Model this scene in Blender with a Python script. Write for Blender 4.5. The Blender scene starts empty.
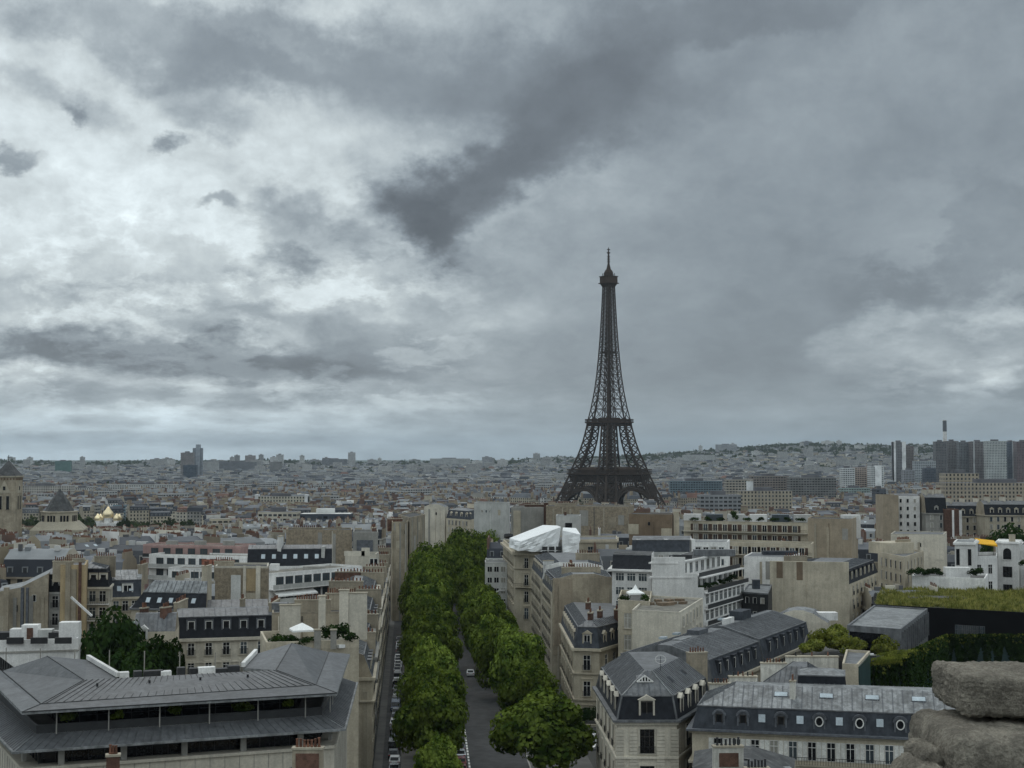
import bpy, math, random
import numpy as np
from mathutils import Vector, Matrix

R = math.radians
scene = bpy.context.scene
col = scene.collection

# ------------------------------------------------------------------ camera
F = 1437.0                      # focal length in pixels of a 1024 px wide frame
EYE = 50.0                      # eye height over the square under the arch, metres
PITCH = math.atan(71.0 / F)
CP, SP = math.cos(PITCH), math.sin(PITCH)
cam_d = bpy.data.cameras.new('camera')
cam = bpy.data.objects.new('camera', cam_d)
col.objects.link(cam)
cam.location = (0, 0, EYE)
cam.rotation_euler = (R(90) + PITCH, 0, 0)
cam_d.sensor_width = 36
cam_d.lens = F / 1024 * 36
cam_d.clip_start = 0.3
cam_d.clip_end = 60000
scene.camera = cam
scene.render.resolution_x, scene.render.resolution_y = 1024, 768

def zat(py, y):
    """height of a point seen in row py at distance y"""
    t = (384 - py) / F
    return EYE + y * (t * CP + SP) / (CP - t * SP)

def xat(px, y, z=20.0):
    return (px - 512) / F * (y * CP + (z - EYE) * SP)

def pix(x, y, z):
    zc = y * CP + (z - EYE) * SP
    yc = -y * SP + (z - EYE) * CP
    return 512 + F * x / zc, 384 - F * yc / zc

def sky_dir(px, py):
    a, b = (px - 512) / F, (384 - py) / F
    v = Vector((a, CP - b * SP, SP + b * CP)).normalized()
    return math.atan2(v.x, v.y), math.asin(v.z)

# ------------------------------------------------------------------ render settings
scene.render.engine = 'CYCLES'
cy = scene.cycles
cy.use_denoising = True
cy.max_bounces = 6
cy.diffuse_bounces = 3
cy.glossy_bounces = 2
cy.transmission_bounces = 2
cy.transparent_max_bounces = 6
cy.volume_bounces = 0
cy.use_adaptive_sampling = True
cy.adaptive_threshold = 0.02
cy.caustics_reflective = cy.caustics_refractive = False
vs = scene.view_settings
vs.view_transform = 'Standard'
vs.look = 'None'
vs.exposure = 0.12
vs.gamma = 1.0
vs.use_curve_mapping = False

# ------------------------------------------------------------------ node helpers
class NT:
    def __init__(self, tree):
        self.t = tree
        self.n = tree.nodes
        self.l = tree.links
    def put(self, sock, v):
        if isinstance(v, bpy.types.NodeSocket):
            self.l.new(v, sock)
        elif v is not None:
            sock.default_value = v
    def math(self, op, a, b=None, c=None, clamp=False):
        n = self.n.new('ShaderNodeMath'); n.operation = op; n.use_clamp = clamp
        self.put(n.inputs[0], a)
        if b is not None: self.put(n.inputs[1], b)
        if c is not None: self.put(n.inputs[2], c)
        return n.outputs[0]
    def vmath(self, op, a, b=None, scale=None):
        n = self.n.new('ShaderNodeVectorMath'); n.operation = op
        self.put(n.inputs[0], a)
        if b is not None: self.put(n.inputs[1], b)
        if scale is not None: self.put(n.inputs['Scale'], scale)
        return n.outputs['Value'] if op in ('LENGTH', 'DOT_PRODUCT', 'DISTANCE') else n.outputs['Vector']
    def xyz(self, x, y, z=0.0):
        n = self.n.new('ShaderNodeCombineXYZ')
        for i, v in enumerate((x, y, z)): self.put(n.inputs[i], v)
        return n.outputs[0]
    def sep(self, v):
        n = self.n.new('ShaderNodeSeparateXYZ'); self.put(n.inputs[0], v)
        return n.outputs
    def noise(self, v, scale, detail=4.0, rough=0.5, lac=2.0, dist=0.0, out='Fac', dim='3D'):
        n = self.n.new('ShaderNodeTexNoise'); n.noise_dimensions = dim
        self.put(n.inputs['Vector'], v)
        n.inputs['Scale'].default_value = scale
        n.inputs['Detail'].default_value = detail
        n.inputs['Roughness'].default_value = rough
        n.inputs['Lacunarity'].default_value = lac
        n.inputs['Distortion'].default_value = dist
        return n.outputs[out]
    def smooth(self, v, lo, hi, a=0.0, b=1.0):
        n = self.n.new('ShaderNodeMapRange'); n.interpolation_type = 'SMOOTHSTEP'
        self.put(n.inputs['Value'], v)
        for k, x in (('From Min', lo), ('From Max', hi), ('To Min', a), ('To Max', b)): self.put(n.inputs[k], x)
        return n.outputs[0]
    def mixf(self, f, a, b):
        n = self.n.new('ShaderNodeMix'); n.data_type = 'FLOAT'
        self.put(n.inputs[0], f); self.put(n.inputs[2], a); self.put(n.inputs[3], b)
        return n.outputs[0]
    def mixc(self, f, a, b, mode='MIX'):
        n = self.n.new('ShaderNodeMix'); n.data_type = 'RGBA'; n.blend_type = mode
        self.put(n.inputs[0], f); self.put(n.inputs[6], a); self.put(n.inputs[7], b)
        return n.outputs[2]
    def ramp(self, v, stops):
        n = self.n.new('ShaderNodeValToRGB'); self.put(n.inputs[0], v)
        e = n.color_ramp.elements
        while len(e) < len(stops): e.new(0.5)
        for k, (p, c) in zip(e, stops):
            k.position = p; k.color = (*c, 1)
        return n.outputs[0]

def lin(c):
    """sRGB 0-255 to linear"""
    return tuple(((v / 255) / 12.92 if v <= 10 else ((v / 255 + 0.055) / 1.055) ** 2.4) for v in c)

# ------------------------------------------------------------------ sky: overcast cloud cover over a Nishita sky
SUN_EL, SUN_AZ = R(52), R(-14)          # behind the cloud, a little to one side of the view
world = bpy.data.worlds.new('World')
scene.world = world
world.use_nodes = True
wt = world.node_tree
wt.nodes.clear()
g = NT(wt)
tc = wt.nodes.new('ShaderNodeTexCoord')
dx, dy, dz = g.sep(tc.outputs['Generated'])
AZ = g.math('ARCTAN2', dx, dy)
EL = g.math('ARCSINE', g.math('MINIMUM', g.math('MAXIMUM', dz, -1.0), 1.0))
ELP = g.math('MAXIMUM', EL, 0.0)
uv = g.xyz(AZ, EL)
LV = g.math('ADD', g.math('MULTIPLY', g.math('LOGARITHM', g.math('ADD', ELP, 0.035), math.e), 0.15), g.math('MULTIPLY', ELP, 0.65))
suv = g.xyz(AZ, LV, 0.37)               # layers pack closer towards the horizon
n1 = g.noise(suv, 4.5, 6.0, 0.6, out='Color')
n2 = g.noise(suv, 19.0, 7.0, 0.65, out='Color')
w1 = g.vmath('SCALE', g.vmath('SUBTRACT', n1, (0.5, 0.5, 0.5)), scale=0.11)
w2 = g.vmath('SCALE', g.vmath('SUBTRACT', n2, (0.5, 0.5, 0.5)), scale=0.07)
# flatten the warp close to the horizon
flat = g.smooth(EL, 0.0, 0.16, 0.16, 1.0)
wv = g.vmath('MULTIPLY', g.vmath('ADD', w1, w2), g.xyz(1.0, flat, 0.0))
wuv = g.vmath('ADD', uv, wv)
wuv_s = g.vmath('ADD', uv, g.vmath('SCALE', wv, scale=0.8))

def blob(lum, px, py, rx, ry, ang, target, amt, lo=0.55, hi=1.25, vec=None):
    a, e = sky_dir(px, py)
    m = wt.nodes.new('ShaderNodeMapping'); m.vector_type = 'TEXTURE'
    g.put(m.inputs['Vector'], wuv if vec is None else vec)
    m.inputs['Location'].default_value = (a, e, 0)
    m.inputs['Rotation'].default_value = (0, 0, R(ang))
    m.inputs['Scale'].default_value = (rx / F, ry / F, 1)
    flat2 = g.vmath('MULTIPLY', m.outputs[0], (1.0, 1.0, 0.0))
    f = g.smooth(g.vmath('LENGTH', flat2), lo, hi, amt, 0.0)
    return g.mixf(f, lum, target / 255.0)

# broad brightness in view: paler on the sun's side, slate grey away from it
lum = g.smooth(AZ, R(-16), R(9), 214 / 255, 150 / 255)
lum = g.mixf(g.smooth(EL, R(20), R(40)), lum, 192 / 255)  # unseen sky overhead, raised for stronger light from above
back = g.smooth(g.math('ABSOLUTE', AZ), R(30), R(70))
lum = g.mixf(back, lum, g.smooth(EL, R(6), R(32), 178 / 255, 252 / 255))  # unseen sky behind the camera, brightened to light the walls facing it
BLOBS = [
    # px, py, rx, ry, angle, tone, amount, (softness)
    (320, 190, 330, 125, 0, 222, 0.8, 0.2, 1.3),
    (60, 160, 190, 125, 0, 222, 0.75, 0.2, 1.3),
    (850, 230, 360, 190, 15, 147, 0.9, 0.3, 1.3),
    (800, 310, 150, 80, 20, 131, 0.8, 0.1, 1.3),
    (930, 150, 200, 60, 18, 136, 0.6, 0.1, 1.3),
    (300, 45, 260, 52, -4, 137, 0.92, 0.3, 1.25),
    (220, 110, 60, 28, -15, 158, 0.75, 0.2, 1.3),
    (80, 20, 100, 24, 5, 168, 0.7, 0.1, 1.3),
    (60, 100, 80, 20, -10, 172, 0.6, 0.1, 1.3),
    (285, 26, 70, 12, -12, 165, 0.7, 0.1, 1.3),
    (400, 140, 140, 60, 10, 160, 0.6, 0.1, 1.3),
    (640, 40, 330, 48, 12, 126, 0.88, 0.3, 1.25),
    (720, 55, 170, 13, 14, 150, 0.6, 0.1, 1.3),
    (860, 55, 200, 14, 16, 150, 0.5, 0.1, 1.3),
    (560, 85, 90, 34, 20, 112, 0.85, 0.2, 1.3),
    (520, 160, 130, 38, 24, 118, 0.85, 0.3, 1.25),
    (640, 120, 170, 30, 20, 128, 0.7, 0.2, 1.3),
    (545, 235, 130, 55, 15, 150, 0.8, 0.2, 1.35),
    (470, 265, 70, 40, 0, 158, 0.6, 0.2, 1.35),
    (580, 110, 130, 44, 26, 116, 0.9, 0.3, 1.25),
    (490, 165, 90, 44, 26, 110, 0.9, 0.3, 1.25),
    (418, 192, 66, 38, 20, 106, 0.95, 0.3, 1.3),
    (434, 224, 38, 36, 0, 106, 0.95, 0.3, 1.3),
    (300, 225, 60, 32, -10, 150, 0.8, 0.3, 1.3),
    (300, 270, 48, 22, 0, 136, 0.8, 0.3, 1.3),
    (360, 250, 40, 22, 0, 150, 0.6, 0.3, 1.3),
    (83, 117, 14, 13, 0, 132, 0.85, 0.3, 1.3),
    (173, 147, 19, 14, 30, 140, 0.9, 0.3, 1.3),
    (213, 208, 22, 11, 0, 150, 0.85, 0.3, 1.3),
    (14, 163, 26, 13, 0, 150, 0.85, 0.3, 1.3),
    (640, 200, 130, 18, 22, 158, 0.5, 0.1, 1.3),
    (560, 250, 60, 30, 20, 156, 0.6, 0.1, 1.3),
    (110, 262, 62, 18, 0, 228, 0.85, 0.4, 1.2),
    (60, 280, 130, 18, -2, 200, 0.7, 0.3, 1.2),
    (200, 318, 220, 12, 0, 172, 0.6, 0.2, 1.2),
    (170, 350, 250, 27, -3, 122, 0.92, 0.45, 1.2),
    (60, 338, 110, 16, 0, 128, 0.7, 0.3, 1.25),
    (300, 366, 120, 16, -2, 118, 0.7, 0.3, 1.25),
    (420, 340, 110, 40, 0, 146, 0.7, 0.2, 1.3),
    (100, 392, 150, 14, 0, 158, 0.7, 0.3, 1.25),
    (260, 395, 130, 14, 0, 154, 0.6, 0.3, 1.25),
    (120, 420, 45, 9, 0, 182, 0.8, 0.4, 1.2),
    (235, 418, 40, 9, 0, 186, 0.8, 0.4, 1.2),
    (20, 400, 30, 12, 0, 182, 0.7, 0.4, 1.2),
    (330, 418, 30, 8, 0, 178, 0.7, 0.4, 1.2),
    (440, 420, 70, 10, 0, 166, 0.6, 0.3, 1.2),
    (530, 405, 60, 12, 0, 162, 0.6, 0.3, 1.2),
    (200, 440, 300, 9, 0, 176, 0.75, 0.4, 1.2),
    (680, 350, 170, 55, 0, 140, 0.7, 0.2, 1.3),
    (740, 415, 240, 18, 0, 150, 0.7, 0.2, 1.3),
    (868, 345, 72, 46, 20, 168, 0.85, 0.55, 1.1),
    (965, 345, 90, 56, 10, 174, 0.8, 0.5, 1.15),
    (1000, 318, 55, 16, 12, 190, 0.8, 0.4, 1.2),
    (1005, 375, 45, 12, 0, 192, 0.8, 0.4, 1.2),
    (905, 378, 26, 18, 0, 152, 0.7, 0.4, 1.2),
    (900, 415, 170, 14, 0, 160, 0.7, 0.3, 1.25),
    (880, 435, 240, 10, 0, 158, 0.7, 0.3, 1.25),
]
for b in BLOBS:
    lum = blob(lum, *b, vec=wuv_s if b[2] < 31 else None)
# billow: two scales of cloud texture, stronger in the bright broken part than in the grey sheet
bil = g.noise(g.vmath('ADD', suv, g.vmath('SCALE', w1, scale=0.5)), 11.0, 10.0, 0.62, dist=0.2)
fine = g.noise(suv, 40.0, 7.0, 0.62, dist=0.2)
amp = g.smooth(lum, 0.54, 0.74, 0.15, 0.50)
lum = g.math('ADD', lum, g.math('MULTIPLY', g.math('SUBTRACT', bil, 0.5), amp))
lum = g.math('ADD', lum, g.math('MULTIPLY', g.math('SUBTRACT', fine, 0.5), g.math('MULTIPLY', amp, 0.45)))
# heaped cumulus low over the horizon: bright tops with firm edges, grey undersides
cu = g.noise(g.vmath('ADD', g.vmath('MULTIPLY', suv, (1.0, 1.15, 1.0)), g.vmath('SCALE', w2, scale=0.5)), 15.0, 8.0, 0.62)
cu = g.smooth(cu, 0.46, 0.60)
side = g.math('ADD', g.smooth(AZ, R(-4), R(1), 1.0, 0.12), g.smooth(AZ, R(11.5), R(15.5), 0.0, 0.5))
low = g.math('MULTIPLY', side, g.math('MULTIPLY', g.smooth(EL, R(1.0), R(2.6)), g.smooth(EL, R(6.5), R(12.5), 1.0, 0.0)))
lum = g.math('ADD', lum, g.math('MULTIPLY', g.math('SUBTRACT', cu, 0.42), g.math('MULTIPLY', low, 0.13)))
lum = g.math('MAXIMUM', lum, 0.05)
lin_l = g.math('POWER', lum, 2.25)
tint = g.ramp(lum, [(0.36, (0.855, 1.0, 1.15)), (0.55, (0.85, 1.0, 1.12)), (0.80, (0.895, 1.0, 1.035))])
# bluish air towards the horizon
hz = g.smooth(EL, 0.0, R(3.6), 1.0, 0.0)
tint = g.mixc(g.math('MULTIPLY', hz, 0.75), tint, (0.80, 1.0, 1.12, 1))
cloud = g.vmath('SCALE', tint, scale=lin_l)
sky = wt.nodes.new('ShaderNodeTexSky')
sky.sky_type = 'NISHITA'
sky.sun_disc = False
sky.sun_elevation = SUN_EL
sky.sun_rotation = SUN_AZ
sky.air_density, sky.dust_density, sky.ozone_density = 1.0, 1.5, 1.0
sky_s = g.vmath('SCALE', sky.outputs[0], scale=0.06)
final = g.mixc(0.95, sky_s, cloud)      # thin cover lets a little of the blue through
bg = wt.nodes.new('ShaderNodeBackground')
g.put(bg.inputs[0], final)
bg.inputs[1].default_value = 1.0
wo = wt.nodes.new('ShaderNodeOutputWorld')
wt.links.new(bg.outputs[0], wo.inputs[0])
world.cycles.sampling_method = 'MANUAL'
world.cycles.sample_map_resolution = 512

sun_d = bpy.data.lights.new('sun', 'SUN')
sun_d.energy = 0.5
sun_d.angle = R(25)
sun_d.color = (1.0, 0.96, 0.90)
sun = bpy.data.objects.new('sun', sun_d)
col.objects.link(sun)
sd = Vector((math.sin(SUN_AZ) * math.cos(SUN_EL), math.cos(SUN_AZ) * math.cos(SUN_EL), math.sin(SUN_EL)))
sun.rotation_euler = sd.to_track_quat('Z', 'Y').to_euler()
# ------------------------------------------------------------------ materials
_M = {}
def material(name, base, rough=0.8, var=0.25, scale=0.35, streak=0.0, bump=0.0, bscale=3.0, metal=0.0, spec=0.3, dirt=None, per_object=0.12, grain=0.0):
    """weathered surface: broad tone variation, rain streaks, fine grain"""
    m = bpy.data.materials.new(name); m.use_nodes = True
    t = m.node_tree; t.nodes.clear(); k = NT(t)
    tcn = t.nodes.new('ShaderNodeTexCoord'); geo = t.nodes.new('ShaderNodeNewGeometry')
    oi = t.nodes.new('ShaderNodeObjectInfo')
    p = k.vmath('ADD', geo.outputs['Position'], k.vmath('SCALE', oi.outputs['Location'], scale=0.013))
    a = k.noise(p, scale, 5.0, 0.6)
    c = k.mixf(k.smooth(a, 0.3, 0.7), 1.0 - var, 1.0 + var * 0.7)
    if streak:
        s = k.noise(k.vmath('MULTIPLY', p, (1.6, 1.6, 0.12)), 1.2, 4.0, 0.6)
        c = k.math('MULTIPLY', c, k.smooth(s, 0.38, 0.62, 1.0 - streak, 1.05))
    f = k.noise(p, bscale * 2, 3.0, 0.6)
    c = k.math('MULTIPLY', c, k.smooth(f, 0.25, 0.75, 0.88, 1.10))
    if grain:
        c = k.math('MULTIPLY', c, k.smooth(k.noise(p, 55.0, 6.0, 0.75), 0.3, 0.7, 1.0 - grain, 1.0 + grain))
    c = k.math('MULTIPLY', c, k.smooth(oi.outputs['Random'], 0.0, 1.0, 1.0 - per_object, 1.0 + per_object))
    colr = k.vmath('SCALE', base, scale=c)
    if dirt:
        dn = k.noise(p, scale * 2.3, 6.0, 0.65)
        colr = k.mixc(k.smooth(dn, 0.50, 0.72, 0.0, 0.7), colr, (*dirt, 1))
    b = t.nodes.new('ShaderNodeBsdfPrincipled')
    k.put(b.inputs['Base Color'], colr)
    b.inputs['Roughness'].default_value = rough
    b.inputs['Metallic'].default_value = metal
    b.inputs['Specular IOR Level'].default_value = spec
    if bump:
        bn = t.nodes.new('ShaderNodeBump'); bn.inputs['Strength'].default_value = bump
        bn.inputs['Distance'].default_value = 0.1
        k.put(bn.inputs['Height'], k.noise(p, bscale, 6.0, 0.7))
        k.put(b.inputs['Normal'], bn.outputs[0])
    o = t.nodes.new('ShaderNodeOutputMaterial'); t.links.new(b.outputs[0], o.inputs[0])
    _M[name] = m
    return m

WALLC = {
    'cream': (0.45, 0.40, 0.31), 'stone': (0.38, 0.34, 0.265), 'pale': (0.54, 0.50, 0.42), 'white': (0.72, 0.71, 0.69),
    'grey': (0.30, 0.29, 0.265), 'tan': (0.30, 0.25, 0.185), 'ochre': (0.40, 0.305, 0.18), 'pink': (0.40, 0.265, 0.245),
    'brown': (0.17, 0.125, 0.085), 'greywhite': (0.48, 0.48, 0.46),
}
for n_, c_ in WALLC.items():
    material(n_, c_, 0.85, 0.16, 0.2, 0.07, 0.12, 2.0, dirt=tuple(v * 0.72 for v in c_))
material('party', (0.33, 0.285, 0.215), 0.9, 0.28, 0.22, 0.10, 0.3, 1.6, dirt=(0.24, 0.20, 0.15))
material('rubble', (0.27, 0.225, 0.165), 0.95, 0.3, 1.3, 0.08, 0.5, 3.0, dirt=(0.33, 0.285, 0.22))
material('zinc', (0.142, 0.147, 0.154), 0.5, 0.35, 0.6, 0.22, 0.05, 1.0, metal=0.1, spec=0.4, dirt=(0.15, 0.155, 0.16))
material('zinc_pale', (0.22, 0.228, 0.232), 0.55, 0.4, 0.5, 0.25, 0.05, 1.0, metal=0.1, spec=0.4, dirt=(0.11, 0.112, 0.115))
material('zinc_new', (0.100, 0.104, 0.110), 0.5, 0.2, 0.5, 0.14, 0.03, 1.0, metal=0.0, spec=0.25)
material('slate', (0.018, 0.020, 0.025), 0.7, 0.3, 1.2, 0.1, 0.25, 6.0, spec=0.15)
material('slate_blue', (0.052, 0.058, 0.069), 0.7, 0.3, 0.9, 0.15, 0.2, 6.0, spec=0.15)
material('lead', (0.10, 0.107, 0.12), 0.6, 0.3, 1.5, 0.1)
material('gravel', (0.19, 0.18, 0.155), 0.95, 0.4, 0.5, 0.0, 0.4, 8.0, dirt=(0.15, 0.145, 0.13))
material('bitumen', (0.07, 0.071, 0.073), 0.9, 0.4, 0.4, dirt=(0.16, 0.16, 0.155))
material('terracotta', (0.15, 0.07, 0.045), 0.85, 0.35, 2.5, per_object=0.3)
material('brick', (0.12, 0.066, 0.048), 0.9, 0.35, 1.5, bump=0.3, bscale=6, per_object=0.3)
material('tile_red', (0.25, 0.10, 0.065), 0.85, 0.3, 1.0)
material('dark_metal', (0.03, 0.031, 0.033), 0.6, 0.2, 1.0)
material('iron_railing', (0.018, 0.018, 0.018), 0.6, 0.2, 1.0)
material('glass_dark', (0.008, 0.009, 0.011), 0.15, 0.1, 0.5, spec=0.3)
material('curtain', (0.30, 0.285, 0.25), 0.7, 0.2, 1.0)
material('glass_blue', (0.05, 0.065, 0.075), 0.12, 0.3, 0.3, spec=0.6)
material('skylight', (0.42, 0.48, 0.52), 0.15, 0.2, 0.5, spec=0.6)
material('frame_white', (0.68, 0.67, 0.64), 0.6, 0.12, 1.0)
material('shutter', (0.66, 0.65, 0.61), 0.7, 0.15, 1.5)
material('shutter_brown', (0.085, 0.05, 0.036), 0.7, 0.2, 1.0)
material('frame_dark', (0.05, 0.045, 0.04), 0.6, 0.2, 1.0)
material('mortar_white', (0.62, 0.60, 0.54), 0.9, 0.2, 0.4, 0.2, dirt=(0.36, 0.34, 0.30))
material('asphalt', (0.05, 0.051, 0.053), 0.8, 0.35, 0.5, bump=0.1, bscale=8)
material('pavement', (0.10, 0.098, 0.093), 0.85, 0.25, 0.4)
material('kerb', (0.30, 0.29, 0.27), 0.85, 0.2, 0.6)
material('road_paint', (0.70, 0.70, 0.67), 0.7, 0.25, 1.5)
material('bark', (0.075, 0.06, 0.045), 0.95, 0.35, 2.0, bump=0.4, bscale=5)
material('eiffel_iron', (0.052, 0.040, 0.033), 0.75, 0.2, 0.05, spec=0.1, per_object=0.0)
material('eiffel_deck', (0.056, 0.039, 0.03), 0.75, 0.25, 0.06, spec=0.1, per_object=0.0)
material('arch_stone', (0.40, 0.36, 0.295), 0.95, 0.35, 6.0, 0.0, 1.0, 30.0, dirt=(0.23, 0.21, 0.175), per_object=0.05, grain=0.34)
material('gold', (0.88, 0.74, 0.48), 0.4, 0.1, 1.0, metal=0.85)
material('tarp', (0.82, 0.83, 0.83), 0.7, 0.06, 0.4, per_object=0.0)
material('canvas_white', (0.82, 0.82, 0.80), 0.8, 0.06, 1.0)
material('awning_yellow', (0.85, 0.45, 0.02), 0.7, 0.1, 0.6)
material('copper_green', (0.20, 0.28, 0.235), 0.7, 0.3, 0.6)
material('green_panel', (0.022, 0.055, 0.055), 0.35, 0.3, 0.4, spec=0.5)
material('black_metal', (0.006, 0.006, 0.007), 0.6, 0.2, 0.4, spec=0.08)
material('timber', (0.17, 0.125, 0.085), 0.8, 0.3, 1.0)
material('ground_soil', (0.06, 0.06, 0.056), 0.95, 0.3, 0.02, per_object=0.0)
material('hill_green', (0.060, 0.078, 0.050), 0.95, 0.5, 0.008, per_object=0.0)
material('water', (0.03, 0.04, 0.04), 0.12, 0.1, 0.02, spec=0.5)
material('car_white', (0.72, 0.73, 0.74), 0.25, 0.03, 1.0, spec=0.6)
material('car_grey', (0.22, 0.23, 0.24), 0.25, 0.05, 1.0, metal=0.4, spec=0.6)
material('car_black', (0.012, 0.013, 0.015), 0.2, 0.05, 1.0, spec=0.6)
material('car_silver', (0.42, 0.43, 0.44), 0.25, 0.05, 1.0, metal=0.5, spec=0.6)
material('car_blue', (0.03, 0.05, 0.10), 0.25, 0.05, 1.0, spec=0.6)
material('car_red', (0.16, 0.02, 0.018), 0.25, 0.05, 1.0, spec=0.6)
material('tyre', (0.015, 0.015, 0.015), 0.9, 0.1, 1.0)
material('lamp_red', (0.30, 0.01, 0.01), 0.3, 0.05, 1.0)

def leaf_material(name, dark, lightc, scale=0.5):
    m = bpy.data.materials.new(name); m.use_nodes = True
    t = m.node_tree; t.nodes.clear(); k = NT(t)
    geo = t.nodes.new('ShaderNodeNewGeometry'); oi = t.nodes.new('ShaderNodeObjectInfo')
    p = k.vmath('ADD', geo.outputs['Position'], k.vmath('SCALE', oi.outputs['Location'], scale=0.11))
    a = k.noise(p, scale, 4.0, 0.6)
    c = k.mixc(k.smooth(a, 0.33, 0.67), (*dark, 1), (*lightc, 1))
    r = k.math('ADD', k.math('MULTIPLY', geo.outputs['Random Per Island'], 0.5), 0.75)
    r = k.math('MULTIPLY', r, k.smooth(oi.outputs['Random'], 0, 1, 0.68, 1.3))
    c = k.vmath('SCALE', c, scale=r)
    d = t.nodes.new('ShaderNodeBsdfDiffuse'); k.put(d.inputs[0], c)
    tr = t.nodes.new('ShaderNodeBsdfTranslucent'); k.put(tr.inputs[0], k.vmath('MULTIPLY', c, (1.3, 1.35, 0.6)))
    mx = t.nodes.new('ShaderNodeMixShader'); mx.inputs[0].default_value = 0.28
    t.links.new(d.outputs[0], mx.inputs[1]); t.links.new(tr.outputs[0], mx.inputs[2])
    o = t.nodes.new('ShaderNodeOutputMaterial'); t.links.new(mx.outputs[0], o.inputs[0])
    _M[name] = m
leaf_material('leaf_plane', (0.032, 0.060, 0.012), (0.165, 0.215, 0.044), 0.36)
leaf_material('leaf_dark', (0.014, 0.030, 0.010), (0.034, 0.060, 0.018), 0.5)
leaf_material('leaf_olive', (0.075, 0.095, 0.020), (0.20, 0.21, 0.05), 0.6)
leaf_material('leaf_far', (0.030, 0.045, 0.020), (0.055, 0.075, 0.030), 0.05)
leaf_material('grass_roof', (0.085, 0.105, 0.028), (0.32, 0.30, 0.11), 0.7)

def windows_material(name, wall, pu=2.6, pv=3.1, wu=0.42, wv=0.55, glass=(0.03, 0.033, 0.037), band=0.0):
    """facade of a distant building: u, v in metres; a grid of dark windows on a plastered wall"""
    m = bpy.data.materials.new(name); m.use_nodes = True
    t = m.node_tree; t.nodes.clear(); k = NT(t)
    uvn = t.nodes.new('ShaderNodeUVMap'); uvn.uv_map = 'UVMap'
    geo = t.nodes.new('ShaderNodeNewGeometry')
    at = t.nodes.new('ShaderNodeAttribute'); at.attribute_type = 'GEOMETRY'; at.attribute_name = 'tone'
    u, v, _ = k.sep(uvn.outputs[0])
    fu = k.math('FRACT', k.math('DIVIDE', u, pu)); fv = k.math('FRACT', k.math('DIVIDE', v, pv))
    mu = k.math('LESS_THAN', k.math('ABSOLUTE', k.math('SUBTRACT', fu, 0.5)), wu / 2)
    mv = k.math('LESS_THAN', k.math('ABSOLUTE', k.math('SUBTRACT', fv, 0.52)), wv / 2)
    mask = k.math('MULTIPLY', mu, mv)
    cell = k.xyz(k.math('FLOOR', k.math('DIVIDE', u, pu)), k.math('FLOOR', k.math('DIVIDE', v, pv)), 0.0)
    wn = t.nodes.new('ShaderNodeTexWhiteNoise'); wn.noise_dimensions = '3D'; k.put(wn.inputs['Vector'], k.vmath('ADD', cell, k.vmath('SCALE', geo.outputs['Normal'], scale=7.0)))
    a = k.noise(geo.outputs['Position'], 0.06, 4.0, 0.6)
    base = k.vmath('SCALE', at.outputs['Color'] if wall is None else wall, scale=k.smooth(a, 0.3, 0.7, 0.82, 1.12))
    if band:
        bm = k.math('LESS_THAN', fv, band)
        base = k.vmath('SCALE', base, scale=k.mixf(bm, 1.0, 0.6))
    gl = k.vmath('SCALE', glass, scale=k.math('ADD', 0.5, k.math('MULTIPLY', k.math('POWER', wn.outputs[0], 3.0), 3.0)))
    b = t.nodes.new('ShaderNodeBsdfPrincipled')
    k.put(b.inputs['Base Color'], k.mixc(mask, base, gl))
    k.put(b.inputs['Roughness'], k.mixf(mask, 0.85, 0.2))
    o = t.nodes.new('ShaderNodeOutputMaterial'); t.links.new(b.outputs[0], o.inputs[0])
    _M[name] = m
    return m
windows_material('far_facade', None, 3.0, 3.2, 0.45, 0.55)
windows_material('far_block', None, 3.4, 3.0, 0.72, 0.5)
windows_material('tower_grid', None, 2.8, 3.0, 0.62, 0.55, band=0.12)

def tone_material(name, rough=0.8, scale=0.08, metal=0.0):
    m = bpy.data.materials.new(name); m.use_nodes = True
    t = m.node_tree; t.nodes.clear(); k = NT(t)
    geo = t.nodes.new('ShaderNodeNewGeometry')
    at = t.nodes.new('ShaderNodeAttribute'); at.attribute_type = 'GEOMETRY'; at.attribute_name = 'tone'
    a = k.noise(geo.outputs['Position'], scale, 4.0, 0.6)
    b = t.nodes.new('ShaderNodeBsdfPrincipled')
    k.put(b.inputs['Base Color'], k.vmath('SCALE', at.outputs['Color'], scale=k.smooth(a, 0.3, 0.7, 0.75, 1.2)))
    b.inputs['Roughness'].default_value = rough
    b.inputs['Metallic'].default_value = metal
    o = t.nodes.new('ShaderNodeOutputMaterial'); t.links.new(b.outputs[0], o.inputs[0])
    _M[name] = m
tone_material('far_roof')
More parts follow.
